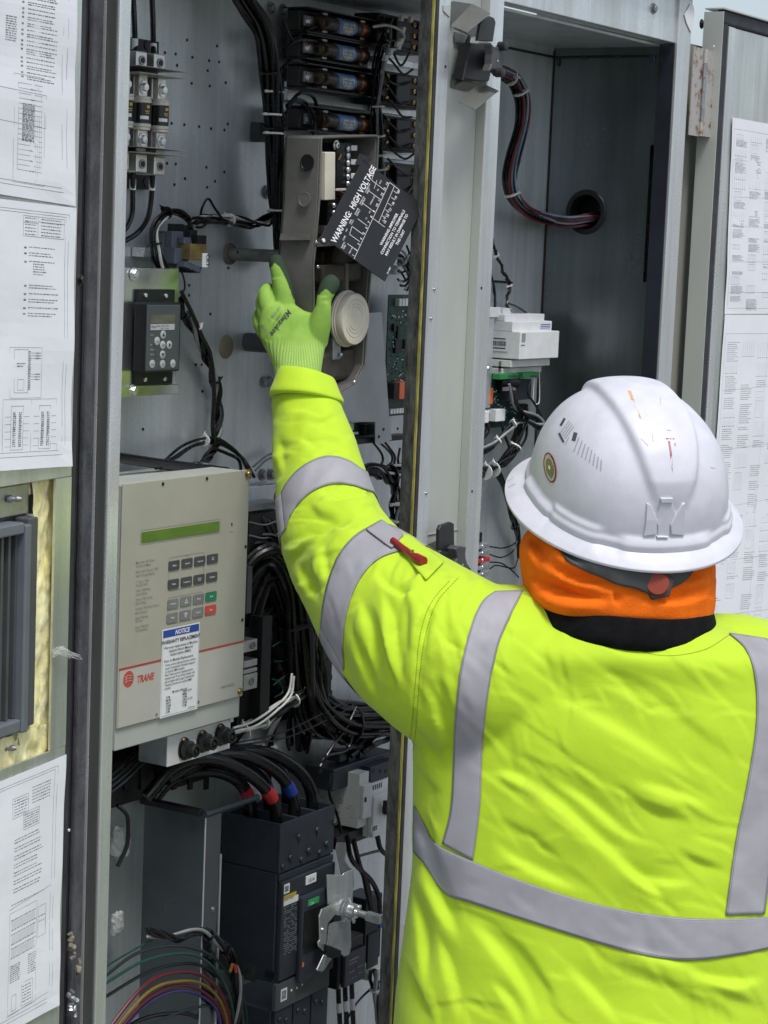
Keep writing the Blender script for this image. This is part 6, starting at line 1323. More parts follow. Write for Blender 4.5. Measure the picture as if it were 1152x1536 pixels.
# broad softness, then traced folds
def fb_noise(V, s, o): return np.array([noise.noise(Vector(v)*s+Vector((o, o*2, 0))) for v in V])
nz = fb_noise(V*np.array([1, 1, .8]), 7.0, 3.1); V += N_*(nz*.005)[:, None]
nz = fb_noise(V*np.array([1, 1, .55]), 26., 9.3); V += N_*(nz*.0011)[:, None]
bk = lambda *z: [(560+a/1.946, 860+b/1.946) for a, b in z]
sv = lambda *z: [(400+a/2.56, 540+b/2.56) for a, b in z]
FO = [
 (bk((330, 540), (450, 612), (560, 690), (680, 800), (800, 905), (860, 965)), .0055, 17, 1), (bk((500, 590), (600, 650), (700, 730), (790, 800)), .004, 14, 1),
 (bk((695, 600), (750, 650), (850, 700), (960, 722)), .0055, 13, -1), (bk((740, 600), (820, 625), (930, 660), (1010, 690)), .0035, 12, 1),
 (bk((480, 330), (620, 400), (760, 480), (900, 570), (1000, 640)), .0035, 24, 1), (bk((800, 340), (900, 420), (1000, 500), (1080, 560)), .003, 20, -1),
 (bk((700, 830), (790, 900), (860, 955)), .0045, 10, 1), (bk((880, 795), (940, 835), (1040, 870)), .0045, 10, -1), (bk((760, 880), (840, 900), (940, 905)), .003, 10, 1),
 (bk((330, 770), (430, 845), (560, 905), (640, 930)), .0035, 13, 1), (bk((340, 700), (450, 760), (570, 850)), .003, 12, -1), (bk((320, 580), (400, 590), (480, 625)), .003, 9, 1),
 (bk((600, 300), (700, 330), (830, 400)), .002, 16, 1), (bk((900, 230), (1000, 215), (1080, 205)), .003, 12, -1), (bk((640, 190), (760, 230), (900, 240)), .0025, 14, 1),
 (bk((250, 985), (330, 1060), (420, 1180), (500, 1330)), .0055, 15, 1), (bk((290, 990), (420, 1090), (520, 1230), (560, 1330)), .004, 14, -1), (bk((340, 1180), (400, 1250), (440, 1340)), .004, 10, 1),
 (bk((900, 1140), (970, 1180), (1060, 1195), (1152, 1180)), .0060, 12, 1), (bk((930, 1165), (1000, 1210), (1090, 1250), (1160, 1280)), .0045, 13, -1), (bk((540, 1140), (600, 1180), (690, 1280), (730, 1340)), .004, 15, 1), (bk((640, 1120), (800, 1170), (980, 1260), (1100, 1330)), .0045, 18, -1), (bk((700, 1080), (860, 1130), (960, 1160)), .003, 12, 1),
 (bk((125, 800), (165, 900), (215, 1010), (260, 1090)), .007, 12, 1), (bk((150, 680), (175, 790), (205, 900)), .006, 9, -1), (bk((110, 900), (140, 1010), (150, 1120), (170, 1230)), .005, 9, 1), (bk((95, 1120), (130, 1200), (190, 1330)), .005, 10, -1), (bk((180, 1050), (230, 1180), (260, 1330)), .004, 11, 1), (bk((100, 700), (130, 760), (150, 830)), .004, 8, 1),
 (bk((140, 300), (190, 420), (215, 560)), .004, 9, 1), (bk((105, 530), (150, 600), (210, 650)), .0045, 9, -1), (bk((100, 450), (160, 530), (220, 600)), .003, 9, 1),
 # sleeve
 (sv((700, 850), (620, 945), (580, 1080), (570, 1250), (555, 1420), (545, 1530)), .0030, 5, 1), (sv((745, 835), (660, 930), (615, 1060), (600, 1250)), .0022, 4, -1),
 (sv((440, 860), (470, 960), (480, 1100), (520, 1280)), .0065, 9, 1), (sv((390, 900), (430, 1020), (470, 1180), (520, 1320)), .0055, 9, -1), (sv((345, 880), (380, 980), (400, 1120), (430, 1260)), .005, 9, 1), (sv((500, 840), (545, 930), (545, 1060), (530, 1180)), .006, 8, -1), (sv((330, 1010), (350, 1120), (400, 1260), (450, 1370)), .004, 9, 1),
 (sv((420, 800), (450, 860), (520, 900), (600, 880)), .005, 8, 1), (sv((620, 780), (560, 840), (500, 860)), .005, 8, -1), (sv((640, 930), (600, 1020), (590, 1130)), .004, 6, 1),
 (sv((640, 1000), (680, 1080), (700, 1180)), .004, 8, 1), (sv((760, 850), (820, 835), (870, 870)), .0035, 8, 1), (sv((650, 1200), (690, 1300), (700, 1420)), .003, 9, -1), (sv((620, 1330), (680, 1420), (700, 1520)), .003, 9, 1),
 (sv((70, 740), (160, 680), (260, 650), (360, 615)), .0060, 11, 1), (sv((60, 790), (130, 730), (200, 690)), .005, 9, -1), (sv((200, 480), (240, 530), (330, 545), (400, 520)), .0055, 10, 1), (sv((150, 520), (200, 590), (300, 610)), .004, 9, -1), (sv((380, 480), (410, 540), (440, 610)), .0055, 9, 1), (sv((240, 560), (330, 530), (420, 570)), .004, 8, 1),
 (sv((110, 770), (150, 860), (200, 930)), .0045, 9, 1), (sv((160, 760), (190, 850), (215, 930)), .004, 8, -1), (sv((230, 700), (220, 790), (240, 870)), .004, 8, 1), (sv((250, 640), (300, 660), (370, 650)), .003, 6, 1),
 (sv((60, 200), (140, 190), (230, 220)), .003, 8, 1), (sv((60, 330), (130, 300), (210, 350)), .0028, 12, 1), (sv((230, 250), (270, 300), (330, 380)), .003, 10, -1), (sv((40, 270), (50, 370), (70, 450)), .003, 8, 1), (sv((120, 250), (200, 230), (280, 260)), .002, 9, -1), (sv((270, 1210), (330, 1290), (420, 1400), (500, 1480)), .004, 10, -1), (sv((270, 1080), (300, 1180), (350, 1260)), .003, 8, 1),
]
for pts, amp, wd, a in FO:
    fold(V, N_, P_, face, pts[::-1] if a < 0 else pts, amp*(1.9 if a > 0 else 1.2), wd)
# many small creases: diagonal over the back, across the sleeve
rc_ = random.Random(77)
arm_ax = [(x, y) for x, y, d, r_ in lsh]
for k in range(330):
    if k < 150:
        x, y = 640+rc_.random()*510, 950+rc_.random()*590; a0 = math.radians(32+rc_.gauss(0, 16)) if y < 1380 else math.radians(48+rc_.gauss(0, 22)); Ls = 25+70*rc_.random(); amp, wd = .0007+.0014*rc_.random(), 2.5+3.5*rc_.random()
        if x < 700: a0 = math.radians(62+rc_.gauss(0, 18))
    else:
        q = rc_.random()*.93; i_ = min(len(arm_ax)-2, int(q*(len(arm_ax)-1))); f_ = q*(len(arm_ax)-1)-i_
        (x0, y0), (x1, y1) = arm_ax[i_], arm_ax[i_+1]; r_ = (lsh[i_][3]+(lsh[i_+1][3]-lsh[i_][3])*f_)*F/2.75
        ad = math.atan2(y1-y0, x1-x0); off = (rc_.random()*2-1)*.92*r_; x, y = x0+(x1-x0)*f_-math.sin(ad)*off, y0+(y1-y0)*f_+math.cos(ad)*off
        a0 = ad+math.radians(90)+rc_.gauss(0, .35) if i_ > 4 and rc_.random() < .75 else ad+math.radians(55)+rc_.gauss(0, .35); Ls = 16+45*rc_.random(); amp, wd = .0008+.0016*rc_.random(), 2.5+3*rc_.random()
    c0, s0 = math.cos(a0), math.sin(a0); bend = rc_.gauss(0, .14)*Ls
    pts = [(x-c0*Ls, y-s0*Ls), (x-s0*bend, y+c0*bend), (x+c0*Ls, y+s0*Ls)]
    fold(V, N_, P_, face, pts if rc_.random() < .7 else pts[::-1], amp, wd)
setv(jm, V)
for _ in range(1):
    bm = bmesh.new(); bm.from_mesh(jm); bmesh.ops.smooth_vert(bm, verts=bm.verts[:], factor=.5, use_axis_x=True, use_axis_y=True, use_axis_z=True); bm.to_mesh(jm); bm.free()
# material: fluorescent cloth with weave and grime
def cloth(name, c, grime, rough=.75):
    m = bpy.data.materials.new(name); m.use_nodes = True; nt = m.node_tree; N = nt.nodes; L = nt.links; p = N['Principled BSDF']
    p.inputs['Roughness'].default_value = rough; p.inputs['Specular IOR Level'].default_value = 0.3; p.inputs['Sheen Weight'].default_value = 0.15
    tc = N.new('ShaderNodeTexCoord')
    n1 = N.new('ShaderNodeTexNoise'); n1.inputs['Scale'].default_value = 9; n1.inputs['Detail'].default_value = 8; n1.inputs['Roughness'].default_value = .68; L.new(tc.outputs['Object'], n1.inputs['Vector'])
    r1 = N.new('ShaderNodeValToRGB'); r1.color_ramp.elements[0].position = .60; r1.color_ramp.elements[1].position = .85; r1.color_ramp.elements[0].color = (*c, 1); r1.color_ramp.elements[1].color = (*grime, 1); L.new(n1.outputs[0], r1.inputs[0])
    n2 = N.new('ShaderNodeTexNoise'); n2.inputs['Scale'].default_value = 30; n2.inputs['Detail'].default_value = 6; n2.inputs['Roughness'].default_value = .75; L.new(tc.outputs['Object'], n2.inputs['Vector'])
    r2 = N.new('ShaderNodeValToRGB'); r2.color_ramp.elements[0].position = .66; r2.color_ramp.elements[1].position = .80; r2.color_ramp.elements[0].color = (1, 1, 1, 1); r2.color_ramp.elements[1].color = (.62, .6, .5, 1); L.new(n2.outputs[0], r2.inputs[0])
    mx = N.new('ShaderNodeMix'); mx.data_type = 'RGBA'; mx.blend_type = 'MULTIPLY'; mx.inputs[0].default_value = 1; L.new(r1.outputs[0], mx.inputs[6]); L.new(r2.outputs[0], mx.inputs[7]); L.new(mx.outputs[2], p.inputs['Base Color'])
    n3 = N.new('ShaderNodeTexNoise'); n3.inputs['Scale'].default_value = 40; n3.inputs['Detail'].default_value = 3; L.new(tc.outputs['Object'], n3.inputs['Vector'])
    n4 = N.new('ShaderNodeTexNoise'); n4.inputs['Scale'].default_value = 1400; L.new(tc.outputs['Object'], n4.inputs['Vector'])
    ad = N.new('ShaderNodeMath'); ad.operation = 'MULTIPLY_ADD'; ad.inputs[1].default_value = .12; L.new(n4.outputs[0], ad.inputs[0]); L.new(n3.outputs[0], ad.inputs[2])
    rg = N.new('ShaderNodeTexNoise'); rg.noise_type = 'RIDGED_MULTIFRACTAL'; rg.inputs['Scale'].default_value = 11; rg.inputs['Detail'].default_value = 3; rg.inputs['Distortion'].default_value = .6; L.new(tc.outputs['Object'], rg.inputs['Vector'])
    ad2 = N.new('ShaderNodeMath'); ad2.operation = 'MULTIPLY_ADD'; ad2.inputs[1].default_value = -.12; L.new(rg.outputs[0], ad2.inputs[0]); L.new(ad.outputs[0], ad2.inputs[2])
    b = N.new('ShaderNodeBump'); b.inputs['Strength'].default_value = .22; b.inputs['Distance'].default_value = .005; L.new(ad2.outputs[0], b.inputs['Height']); L.new(b.outputs[0], p.inputs['Normal'])
    M[name] = m; return m
HV = cloth('fluorescent_yellow_cloth', (0.45, 0.655, 0.022), (0.30, 0.41, 0.03))
jk = link('jacket', jm, HV, worker, 'all')
bv = BVHTree.FromObject(jk, bpy.context.evaluated_depsgraph_get()) if False else None
bm = bmesh.new(); bm.from_mesh(jm); bv = BVHTree.FromBMesh(bm)
def cast(px, py, off=.0014):
    v = ray(px, py).normalized(); h, n_, i, d = bv.ray_cast(CAM, v)
    if h is None: return None
    if n_.dot(v) > 0: n_ = -n_
    return h+n_*off
# reflective tape: silver-grey band with stitched edges; UV carries across-band position
def tape_material():
    m = bpy.data.materials.new('reflective_tape'); m.use_nodes = True; nt = m.node_tree; N = nt.nodes; L = nt.links; p = N['Principled BSDF']
    p.inputs['Roughness'].default_value = .58; p.inputs['Metallic'].default_value = 0; p.inputs['Specular IOR Level'].default_value = .3
    uv = N.new('ShaderNodeUVMap'); sx_ = N.new('ShaderNodeSeparateXYZ'); L.new(uv.outputs[0], sx_.inputs[0])
    def m_(op, a, b=None, c=None):
        n = N.new('ShaderNodeMath'); n.operation = op
        for i, q in enumerate((a, b, c)):
            if q is None: continue
            if isinstance(q, (int, float)): n.inputs[i].default_value = q
            else: L.new(q, n.inputs[i])
        return n.outputs[0]
    w_ = m_('ABSOLUTE', m_('SUBTRACT', sx_.outputs[1], .5))
    st = m_('COMPARE', w_, .445, .012); ds = m_('GREATER_THAN', m_('FRACT', m_('MULTIPLY', sx_.outputs[0], 330.)), .30); stitch = m_('MULTIPLY', st, ds)
    edge = m_('GREATER_THAN', w_, .478)
    tc = N.new('ShaderNodeTexCoord'); n1 = N.new('ShaderNodeTexNoise'); n1.inputs['Scale'].default_value = 22; n1.inputs['Detail'].default_value = 7; L.new(tc.outputs['Object'], n1.inputs['Vector'])
    r1 = N.new('ShaderNodeValToRGB'); r1.color_ramp.elements[0].position = .3; r1.color_ramp.elements[1].position = .75; r1.color_ramp.elements[0].color = (.29, .285, .31, 1); r1.color_ramp.elements[1].color = (.36, .355, .38, 1); L.new(n1.outputs[0], r1.inputs[0])
    mx = N.new('ShaderNodeMix'); mx.data_type = 'RGBA'; L.new(m_('MAXIMUM', m_('MULTIPLY', stitch, .8), m_('MULTIPLY', edge, .5)), mx.inputs[0]); L.new(r1.outputs[0], mx.inputs[6]); mx.inputs[7].default_value = (.10, .10, .11, 1); L.new(mx.outputs[2], p.inputs['Base Color'])
    n2 = N.new('ShaderNodeTexNoise'); n2.inputs['Scale'].default_value = 60; n2.inputs['Detail'].default_value = 4; L.new(tc.outputs['Object'], n2.inputs['Vector'])
    b = N.new('ShaderNodeBump'); b.inputs['Strength'].default_value = .12; b.inputs['Distance'].default_value = .004; L.new(n2.outputs[0], b.inputs['Height']); L.new(b.outputs[0], p.inputs['Normal'])
    return m
TAPE = tape_material()
def resample(p, n):
    p = smoothpath(p, 8); L = [0]
    for i in range(len(p)-1): L.append(L[-1]+math.dist(p[i], p[i+1]))
    out = []
    for k in range(n+1):
        s_ = L[-1]*k/n; i = 0
        while i < len(L)-2 and L[i+1] < s_: i += 1
        t = (s_-L[i])/max(1e-9, L[i+1]-L[i]); out.append((p[i][0]+(p[i+1][0]-p[i][0])*t, p[i][1]+(p[i+1][1]-p[i][1])*t))
    return out
def grid_mesh(name, G, m, parent, uvlen=True):
    nr, nc = len(G), len(G[0]); me = bpy.data.meshes.new(name); vs_ = [tuple(p) for row in G for p in row]
    f = [(i*nc+j, i*nc+j+1, (i+1)*nc+j+1, (i+1)*nc+j) for i in range(nr-1) for j in range(nc-1)]
    me.from_pydata(vs_, [], f); uv = me.uv_layers.new(name='UVMap'); S_ = [0]
    for i in range(nr-1): S_.append(S_[-1]+(Vector(G[i+1][nc//2])-Vector(G[i][nc//2])).length)
    for p in me.polygons:
        for li in p.loop_indices: vi = me.loops[li].vertex_index; uv.data[li].uv = (S_[vi//nc], (vi % nc)/(nc-1))
    me.materials.append(m); ob = bpy.data.objects.new(name, me); col.objects.link(ob); me.update()
    for p in me.polygons: p.use_smooth = True
    s_ = ob.modifiers.new('thick', 'SOLIDIFY'); s_.thickness = .0007; s_.offset = 0
    if parent is not None: adopt(ob, parent)
    return ob
def smooth_grid(G, it=1):
    for _ in range(it):
        H_ = [r_[:] for r_ in G]
        for i in range(len(G)):
            for j in range(len(G[0])):
                nb = [G[a][b] for a, b in ((i-1, j), (i+1, j), (i, j-1), (i, j+1)) if 0 <= a < len(G) and 0 <= b < len(G[0])]
                H_[i][j] = G[i][j]*.6+sum(nb, Vector((0, 0, 0)))*(.4/len(nb))
        G = H_
    return G
def tape(name, e1, e2, wrap=False, n=60, k=9, off=.0017):
    A, B = resample(e1, n), resample(e2, n); G = []
    for i in range(n+1):
        row = []
        for j in range(k+1):
            t = j/k; row.append(cast(A[i][0]+(B[i][0]-A[i][0])*t, A[i][1]+(B[i][1]-A[i][1])*t, off))
        G.append(row)
    # drop rows that miss the cloth
    G = [r_ for r_ in G if all(q is not None for q in r_)]
    G = smooth_grid(G, 1)
    if wrap:                                     # carry the band round the far side of the sleeve
        far = []
        for s_ in range(1, 24):
            ph_ = math.pi*s_/24; row = []
            for j in range(k+1):
                a, b = G[-1][j], G[0][j]; c = (a+b)/2; R_ = (a-b)/2; c2 = c+vf*.02; ax = (G[-1][k]-G[-1][0]).normalized(); q = R_.normalized()
                w_ = (vf-ax*vf.dot(ax)-q*vf.dot(q)).normalized(); d = q*math.cos(ph_)+w_*math.sin(ph_); h, n_, ii, dd_ = bv.ray_cast(c2, d)
                row.append(h+d*off if h is not None else c2+d*R_.length)
            far.append(row)
        G = G+far+[G[0]]
    return grid_mesh(name, G, TAPE, jk)
tape('reflective_band', [(423, 738), (432, 722), (448, 704), (470, 690), (495, 684), (520, 690), (541, 703)], [(429, 797), (437, 774), (455, 750), (478, 734), (503, 727), (530, 730), (550, 737)], True)
tape('reflective_band', [(481, 940), (487, 895), (500, 850), (518, 818), (545, 795), (580, 787), (612, 802)], [(518, 1004), (516, 960), (524, 912), (540, 872), (566, 842), (600, 828), (628, 822)], True)
tape('reflective_band', [(742, 888), (722, 903), (706, 938), (691, 1000), (682, 1080), (680, 1150), (676, 1215), (663, 1266)], [(786, 886), (768, 922), (748, 968), (733, 1040), (725, 1120), (722, 1200), (716, 1255), (711, 1292)], False, 70)
tape('reflective_band', [(1090, 950), (1117, 975), (1131, 1020), (1132, 1090), (1118, 1180), (1102, 1260), (1086, 1374)], [(1150, 958), (1172, 985), (1182, 1030), (1184, 1090), (1174, 1180), (1160, 1270), (1147, 1372)], False, 60)
tape('reflective_band', [(622, 1205), (640, 1240), (655, 1264), (710, 1291), (800, 1326), (900, 1356), (1000, 1373), (1086, 1377), (1160, 1373), (1195, 1366)], [(621, 1278), (640, 1300), (668, 1341), (710, 1356), (800, 1385), (900, 1416), (980, 1437), (1040, 1441), (1110, 1432), (1190, 1415)], False, 110, 10)
# sleeve pocket with a red pen
def patch(name, quad, m, off, n=10):
    G = []
    for i in range(n+1):
        row = []
        for j in range(n+1):
            u, v = i/n, j/n; x = (quad[0][0]*(1-u)+quad[1][0]*u)*(1-v)+(quad[3][0]*(1-u)+quad[2][0]*u)*v; y = (quad[0][1]*(1-u)+quad[1][1]*u)*(1-v)+(quad[3][1]*(1-u)+quad[2][1]*u)*v
            row.append(cast(x, y, off))
        G.append(row)
    if any(q is None for r_ in G for q in r_): return None
    return grid_mesh(name, smooth_grid(G, 2), m, jk)
patch('pen_pocket', [(578, 800), (612, 804), (668, 846), (640, 876)], HV, .0035)
patch('pocket_tape', [(547, 797), (571, 783), (606, 808), (588, 828)], TAPE, .0045)
pen = [cast(x, y, .008) for x, y in ((588, 819), (604, 831), (620, 843), (636, 851))]
if all(q is not None for q in pen):
    pn = MB().tube(catmull(pen, 4), [.0040]*5+[.0045]*4+[.0062]*4, 12).build('red_pen', mat('dark_red_plastic', (0.26, 0.014, 0.018), .35), None, True)
    tag(pn, 'dark red marker pen tucked in the sleeve pocket', 'pen')
    MB().obox(cast(618, 841, .0128), vr, vu, vf, .0025, .0022, .0015).build('pen_print', YEL, pn)
# seam threads on shoulder and side
TH = mat('olive_thread', (0.20, 0.30, 0.02), .8)
def thread(pts, r_=.00042, off=.0003):
    P2 = resample(pts, 170); run = []; mb = MB()
    for i, (x, y) in enumerate(P2):
        h = cast(x, y, off)
        if h is None: continue
        run.append(h)
    for i in range(0, len(run)-1):
        if i % 3 != 2: mb.tube([run[i], run[i+1]], r_, 4)
    mb.build('seam_stitching', TH, jk)['kind'] = 'stuff'
for p in (sv((735, 838), (655, 930), (612, 1050), (590, 1200), (575, 1400), (562, 1500)), sv((700, 850), (630, 935), (590, 1050), (572, 1220), (558, 1400), (548, 1490)), bk((440, 60), (560, 110), (680, 175)), bk((700, 205), (840, 240), (960, 225), (1040, 180))): thread(p)
# ---------------------------------------------------------------- turned-back cuff
def ring_at(px, py, d, a, b, tilt, n=36, wav=0):
    c = PD(px, py, d); ax = (vr*math.cos(tilt)-vu*math.sin(tilt)).normalized(); out = []
    for k in range(n):
        t = 2*math.pi*k/n; q = 1+wav*math.sin(3*t+1)+wav*.6*math.sin(5*t+2); out.append(c+ax*(a*math.cos(t)*q)+(vf*.98-vu*.14).normalized()*(b*math.sin(t)*q))
    return out
cuff = [ring_at(458, 600, 2.912, .0440, .043, .10), ring_at(458, 600, 2.912, .0520, .051, .10, wav=.02), ring_at(458, 594, 2.913, .0518, .051, .11, wav=.03), ring_at(458, 583, 2.916, .0470, .047, .14, wav=.025), ring_at(458, 569, 2.920, .0425, .043, .17, wav=.04), ring_at(458, 559, 2.924, .0385, .039, .18, wav=.04), ring_at(458, 560, 2.925, .0360, .036, .18, wav=.04), ring_at(458, 590, 2.918, .039, .039, .14)]
co = loft(cuff, False).build('cuff', HV, jk, 'all'); ss = co.modifiers.new('sub', 'SUBSURF'); ss.levels = ss.render_levels = 2
# ---------------------------------------------------------------- glove
def prow(px, py, d, hw, ht, tilt=0.0):
    c = PD(px, py, d); a = (vr*math.cos(tilt)-vu*math.sin(tilt)).normalized(); return sring(c, a, vf, hw*d/F, ht, 2.3, 32)
palm = loft([prow(449, 598, 2.915, 33, .030, .05), prow(448, 575, 2.92, 34, .029, .08), prow(446, 552, 2.925, 35.5, .027, .08), prow(443, 530, 2.93, 42, .027, .06), prow(439, 508, 2.935, 50, .027, .04), prow(439, 488, 2.94, 51.5, .026, .02), prow(437, 474, 2.942, 47, .024, .0), prow(425, 464, 2.945, 33, .020, .1), prow(421, 456, 2.948, 24, .016, .1)])
def fing(rows): return limb(rows, 1.0, 18, 5)
fingers = [fing([(426, 470, 2.945, .0155), (427, 445, 2.945, .0140), (423, 425, 2.948, .0138), (419, 408, 2.955, .0122), (415, 394, 2.962, .0112), (414, 386, 2.966, .0090)]),
  fing([(409, 478, 2.945, .0145), (401, 459, 2.943, .0118), (398, 444, 2.948, .0106), (401, 435, 2.965, .0098), (408, 437, 2.985, .0090)]),
  fing([(402, 482, 2.947, .0140), (397, 464, 2.950, .0118), (395, 452, 2.965, .0110), (400, 448, 2.985, .0100), (408, 452, 2.998, .0090)]),
  fing([(398, 498, 2.95, .0125), (391, 486, 2.955, .0105), (390, 474, 2.972, .0100), (396, 470, 2.990, .0090), (404, 474, 3.0, .0080)]),
  fing([(470, 512, 2.935, .0200), (479, 486, 2.925, .0165), (484.5, 464, 2.918, .0115), (486, 450, 2.918, .0105), (490, 437, 2.920, .0122), (496, 426, 2.925, .0128), (501, 420, 2.93, .0100)])]
gm_ = remesh([palm]+fingers, .0016, 4, 'glove')
V, N_ = arrs(gm_); P_ = projn(V); face = np.clip(-(N_@cf)*2+.3, 0, 1)
for pts, amp, wd in (([(403, 420), (412, 417), (424, 414)], .0016, 3), ([(478, 447), (487, 444), (494, 446)], .0016, 2.5), ([(480, 455), (488, 453), (495, 455)], .0012, 2.5), ([(448, 458), (462, 463), (478, 457)], .0015, 5), ([(418, 450), (425, 462), (428, 475)], .0012, 5), ([(400, 470), (410, 480), (420, 490)], .0010, 5), ([(388, 500), (400, 510), (412, 512)], .001, 5)):
    fold(V, N_, P_, face, pts, amp, wd)
# knitted ribs towards the wrist: real ridges
axw = np.array(PD(446, 552, 2.925)); ang = np.arctan2((V-axw)@cr, -(V-axw)@cf); lim = np.clip((P_[:, 1]-508)/14, 0, 1)
V += N_*(np.sin(ang*44)*.0006*lim)[:, None]
setv(gm_, V)
def inpoly(P_, poly):
    r_ = np.zeros(len(P_), bool); n = len(poly)
    for i in range(n):
        (x1, y1), (x2, y2) = poly[i], poly[(i+1) % n]; c = ((y1 > P_[:, 1]) != (y2 > P_[:, 1])) & (P_[:, 0] < (x2-x1)*(P_[:, 1]-y1)/(y2-y1+1e-9)+x1); r_ ^= c
    return r_
coat = inpoly(P_, [(398, 366), (432, 366), (448, 436), (449, 456), (440, 448), (432, 426), (425, 410), (419, 400), (412, 394), (408, 400), (403, 404)]) | inpoly(P_, [(470, 424), (475, 405), (515, 400), (515, 446), (496, 440), (490, 433), (482, 438), (479, 443), (470, 440)])
coat |= ((N_@cf) > .25) & (P_[:, 1] < 520)
rb = gm_.attributes.new('rib', 'FLOAT', 'POINT'); rb.data.foreach_set('value', ((np.sin(ang*44)*.5+.5)*lim).astype(np.float32))
at_ = gm_.attributes.new('coat', 'FLOAT', 'POINT'); at_.data.foreach_set('value', coat.astype(np.float32))
gmat = bpy.data.materials.new('knit_glove'); gmat.use_nodes = True; nt_ = gmat.node_tree; NN = nt_.nodes; p = NN['Principled BSDF']; p.inputs['Roughness'].default_value = .85; p.inputs['Specular IOR Level'].default_value = .25
ta = NN.new('ShaderNodeAttribute'); ta.attribute_name = 'coat'; mx = NN.new('ShaderNodeMix'); mx.data_type = 'RGBA'; nt_.links.new(ta.outputs['Fac'], mx.inputs[0])
tc = NN.new('ShaderNodeTexCoord'); n1 = NN.new('ShaderNodeTexNoise'); n1.inputs['Scale'].default_value = 45; n1.inputs['Detail'].default_value = 6; nt_.links.new(tc.outputs['Object'], n1.inputs['Vector'])
r1 = NN.new('ShaderNodeValToRGB'); r1.color_ramp.elements[0].position = .3; r1.color_ramp.elements[1].position = .72; r1.color_ramp.elements[0].color = (.21, .38, .060, 1); r1.color_ramp.elements[1].color = (.29, .49, .085, 1); nt_.links.new(n1.outputs[0], r1.inputs[0]); nt_.links.new(r1.outputs[0], mx.inputs[6]); mx.inputs[7].default_value = (.030, .052, .030, 1); ra = NN.new('ShaderNodeAttribute'); ra.attribute_name = 'rib'; m3 = NN.new('ShaderNodeMix'); m3.data_type = 'RGBA'; nt_.links.new(ra.outputs['Fac'], m3.inputs[0]); nt_.links.new(mx.outputs[2], m3.inputs[6]); m3.inputs[7].default_value = (.42, .62, .17, 1); nt_.links.new(m3.outputs[2], p.inputs['Base Color'])
n2 = NN.new('ShaderNodeTexNoise'); n2.inputs['Scale'].default_value = 900; nt_.links.new(tc.outputs['Object'], n2.inputs['Vector']); b = NN.new('ShaderNodeBump'); b.inputs['Strength'].default_value = .4; b.inputs['Distance'].default_value = .001; nt_.links.new(n2.outputs[0], b.inputs['Height']); nt_.links.new(b.outputs[0], p.inputs['Normal'])
gl = link('glove', gm_, gmat, worker, 'all')
gbm = bmesh.new(); gbm.from_mesh(gm_); gbv = BVHTree.FromBMesh(gbm)
def print_on(s_, px, py, ang_, h, m, bvh, parent, sx=1.0, shear=0.0, bold=0.0, off=.0007, d=2.9, name='lettering'):
    o = text(s_, (0, 0, 0), XD, YD, 1.0, m, None, name, bold=bold, shear=shear, sx=sx); ca, sa = math.cos(math.radians(ang_)), math.sin(math.radians(ang_)); bad = []
    for v in o.data.vertices:
        x, y = v.co.x*h, v.co.y*h; X_, Y_ = px+x*ca+y*sa, py+x*sa-y*ca
        dv = ray(X_, Y_).normalized(); hh, n_, i_, dd_ = bvh.ray_cast(CAM, dv)
        v.co = hh-dv*off if hh is not None else CAM+dv*d
    adopt(o, parent); return o
# angle: text runs down-left on the back of the hand
print_on('Milwaukee', 432, 463, 127, 12.5, INK, gbv, gl, .86, .3, .012)
print_on('CUT LEVEL 1', 420, 457, 127, 5.2, INKG, gbv, gl, 1.0)
print_on('EX-LG', 390, 489, 50, 6.5, INKG, gbv, gl, 1.0)
lb2 = MB()
bolt_px = [(429, 463), (421, 470), (417, 478), (411, 484), (408, 492), (413, 482), (419, 475), (420, 472)]
vv = []
for x, y in bolt_px:
    dv = ray(x, y).normalized(); hh, n_, i_, dd_ = gbv.ray_cast(CAM, dv); vv.append(hh-dv*.0007)
lb2.add(vv, [tuple(range(len(vv)))]).build('print_flash', INK, gl)
# ---------------------------------------------------------------- head, hood and collar
hy, hp, hro = math.radians(17.87), math.radians(20.42), math.radians(-2.61)
c_ = hf*math.cos(hy)-hr*math.sin(hy); a_ = hr*math.cos(hy)+hf*math.sin(hy); hc_ = c_*math.cos(hp)+ZD*math.sin(hp); b_ = a_.cross(hc_)
ha = a_*math.cos(hro)-b_*math.sin(hro); hb_ = b_*math.cos(hro)+a_*math.sin(hro); HO = PD(938.4, 746.6, 2.629)
SKIN = mat('skin', (0.50, 0.30, 0.22), .55)
head = loft([sring(HO+hb_*z+hc_*f_, ha, hc_, a, b, 2.0, 24) for z, f_, a, b in ((-.16, .02, .045, .05), (-.13, .02, .058, .07), (-.09, .012, .068, .088), (-.04, .005, .074, .098), (.02, 0, .077, .10), (.07, 0, .066, .088), (.10, 0, .04, .06), (.108, 0, .01, .02))])
nose = loft([sring(HO+hb_*z+hc_*f_, ha, hc_, a, a, 2, 10) for z, f_, a in ((-.095, .095, .012), (-.085, .108, .016), (-.06, .104, .011), (-.035, .096, .008))])
ears = [loft([sring(HO+hb_*z+ha*s_*.076-hc_*.005, ha, hc_, .009, r_, 2, 10) for z, r_ in ((-.085, .008), (-.07, .014), (-.045, .018), (-.03, .012))]) for s_ in (-1, 1)]
neck = limb([(930, 800, 2.63, .06), (925, 860, 2.63, .058), (922, 930, 2.64, .065), (915, 1050, 2.65, .10)])
body_t = loft([sring(PD(r_[0], r_[1], r_[2]), hr, hf, r_[3]*.80*r_[2]/F, r_[4]*.72, 2.3, 32) for r_ in rows[3:]])
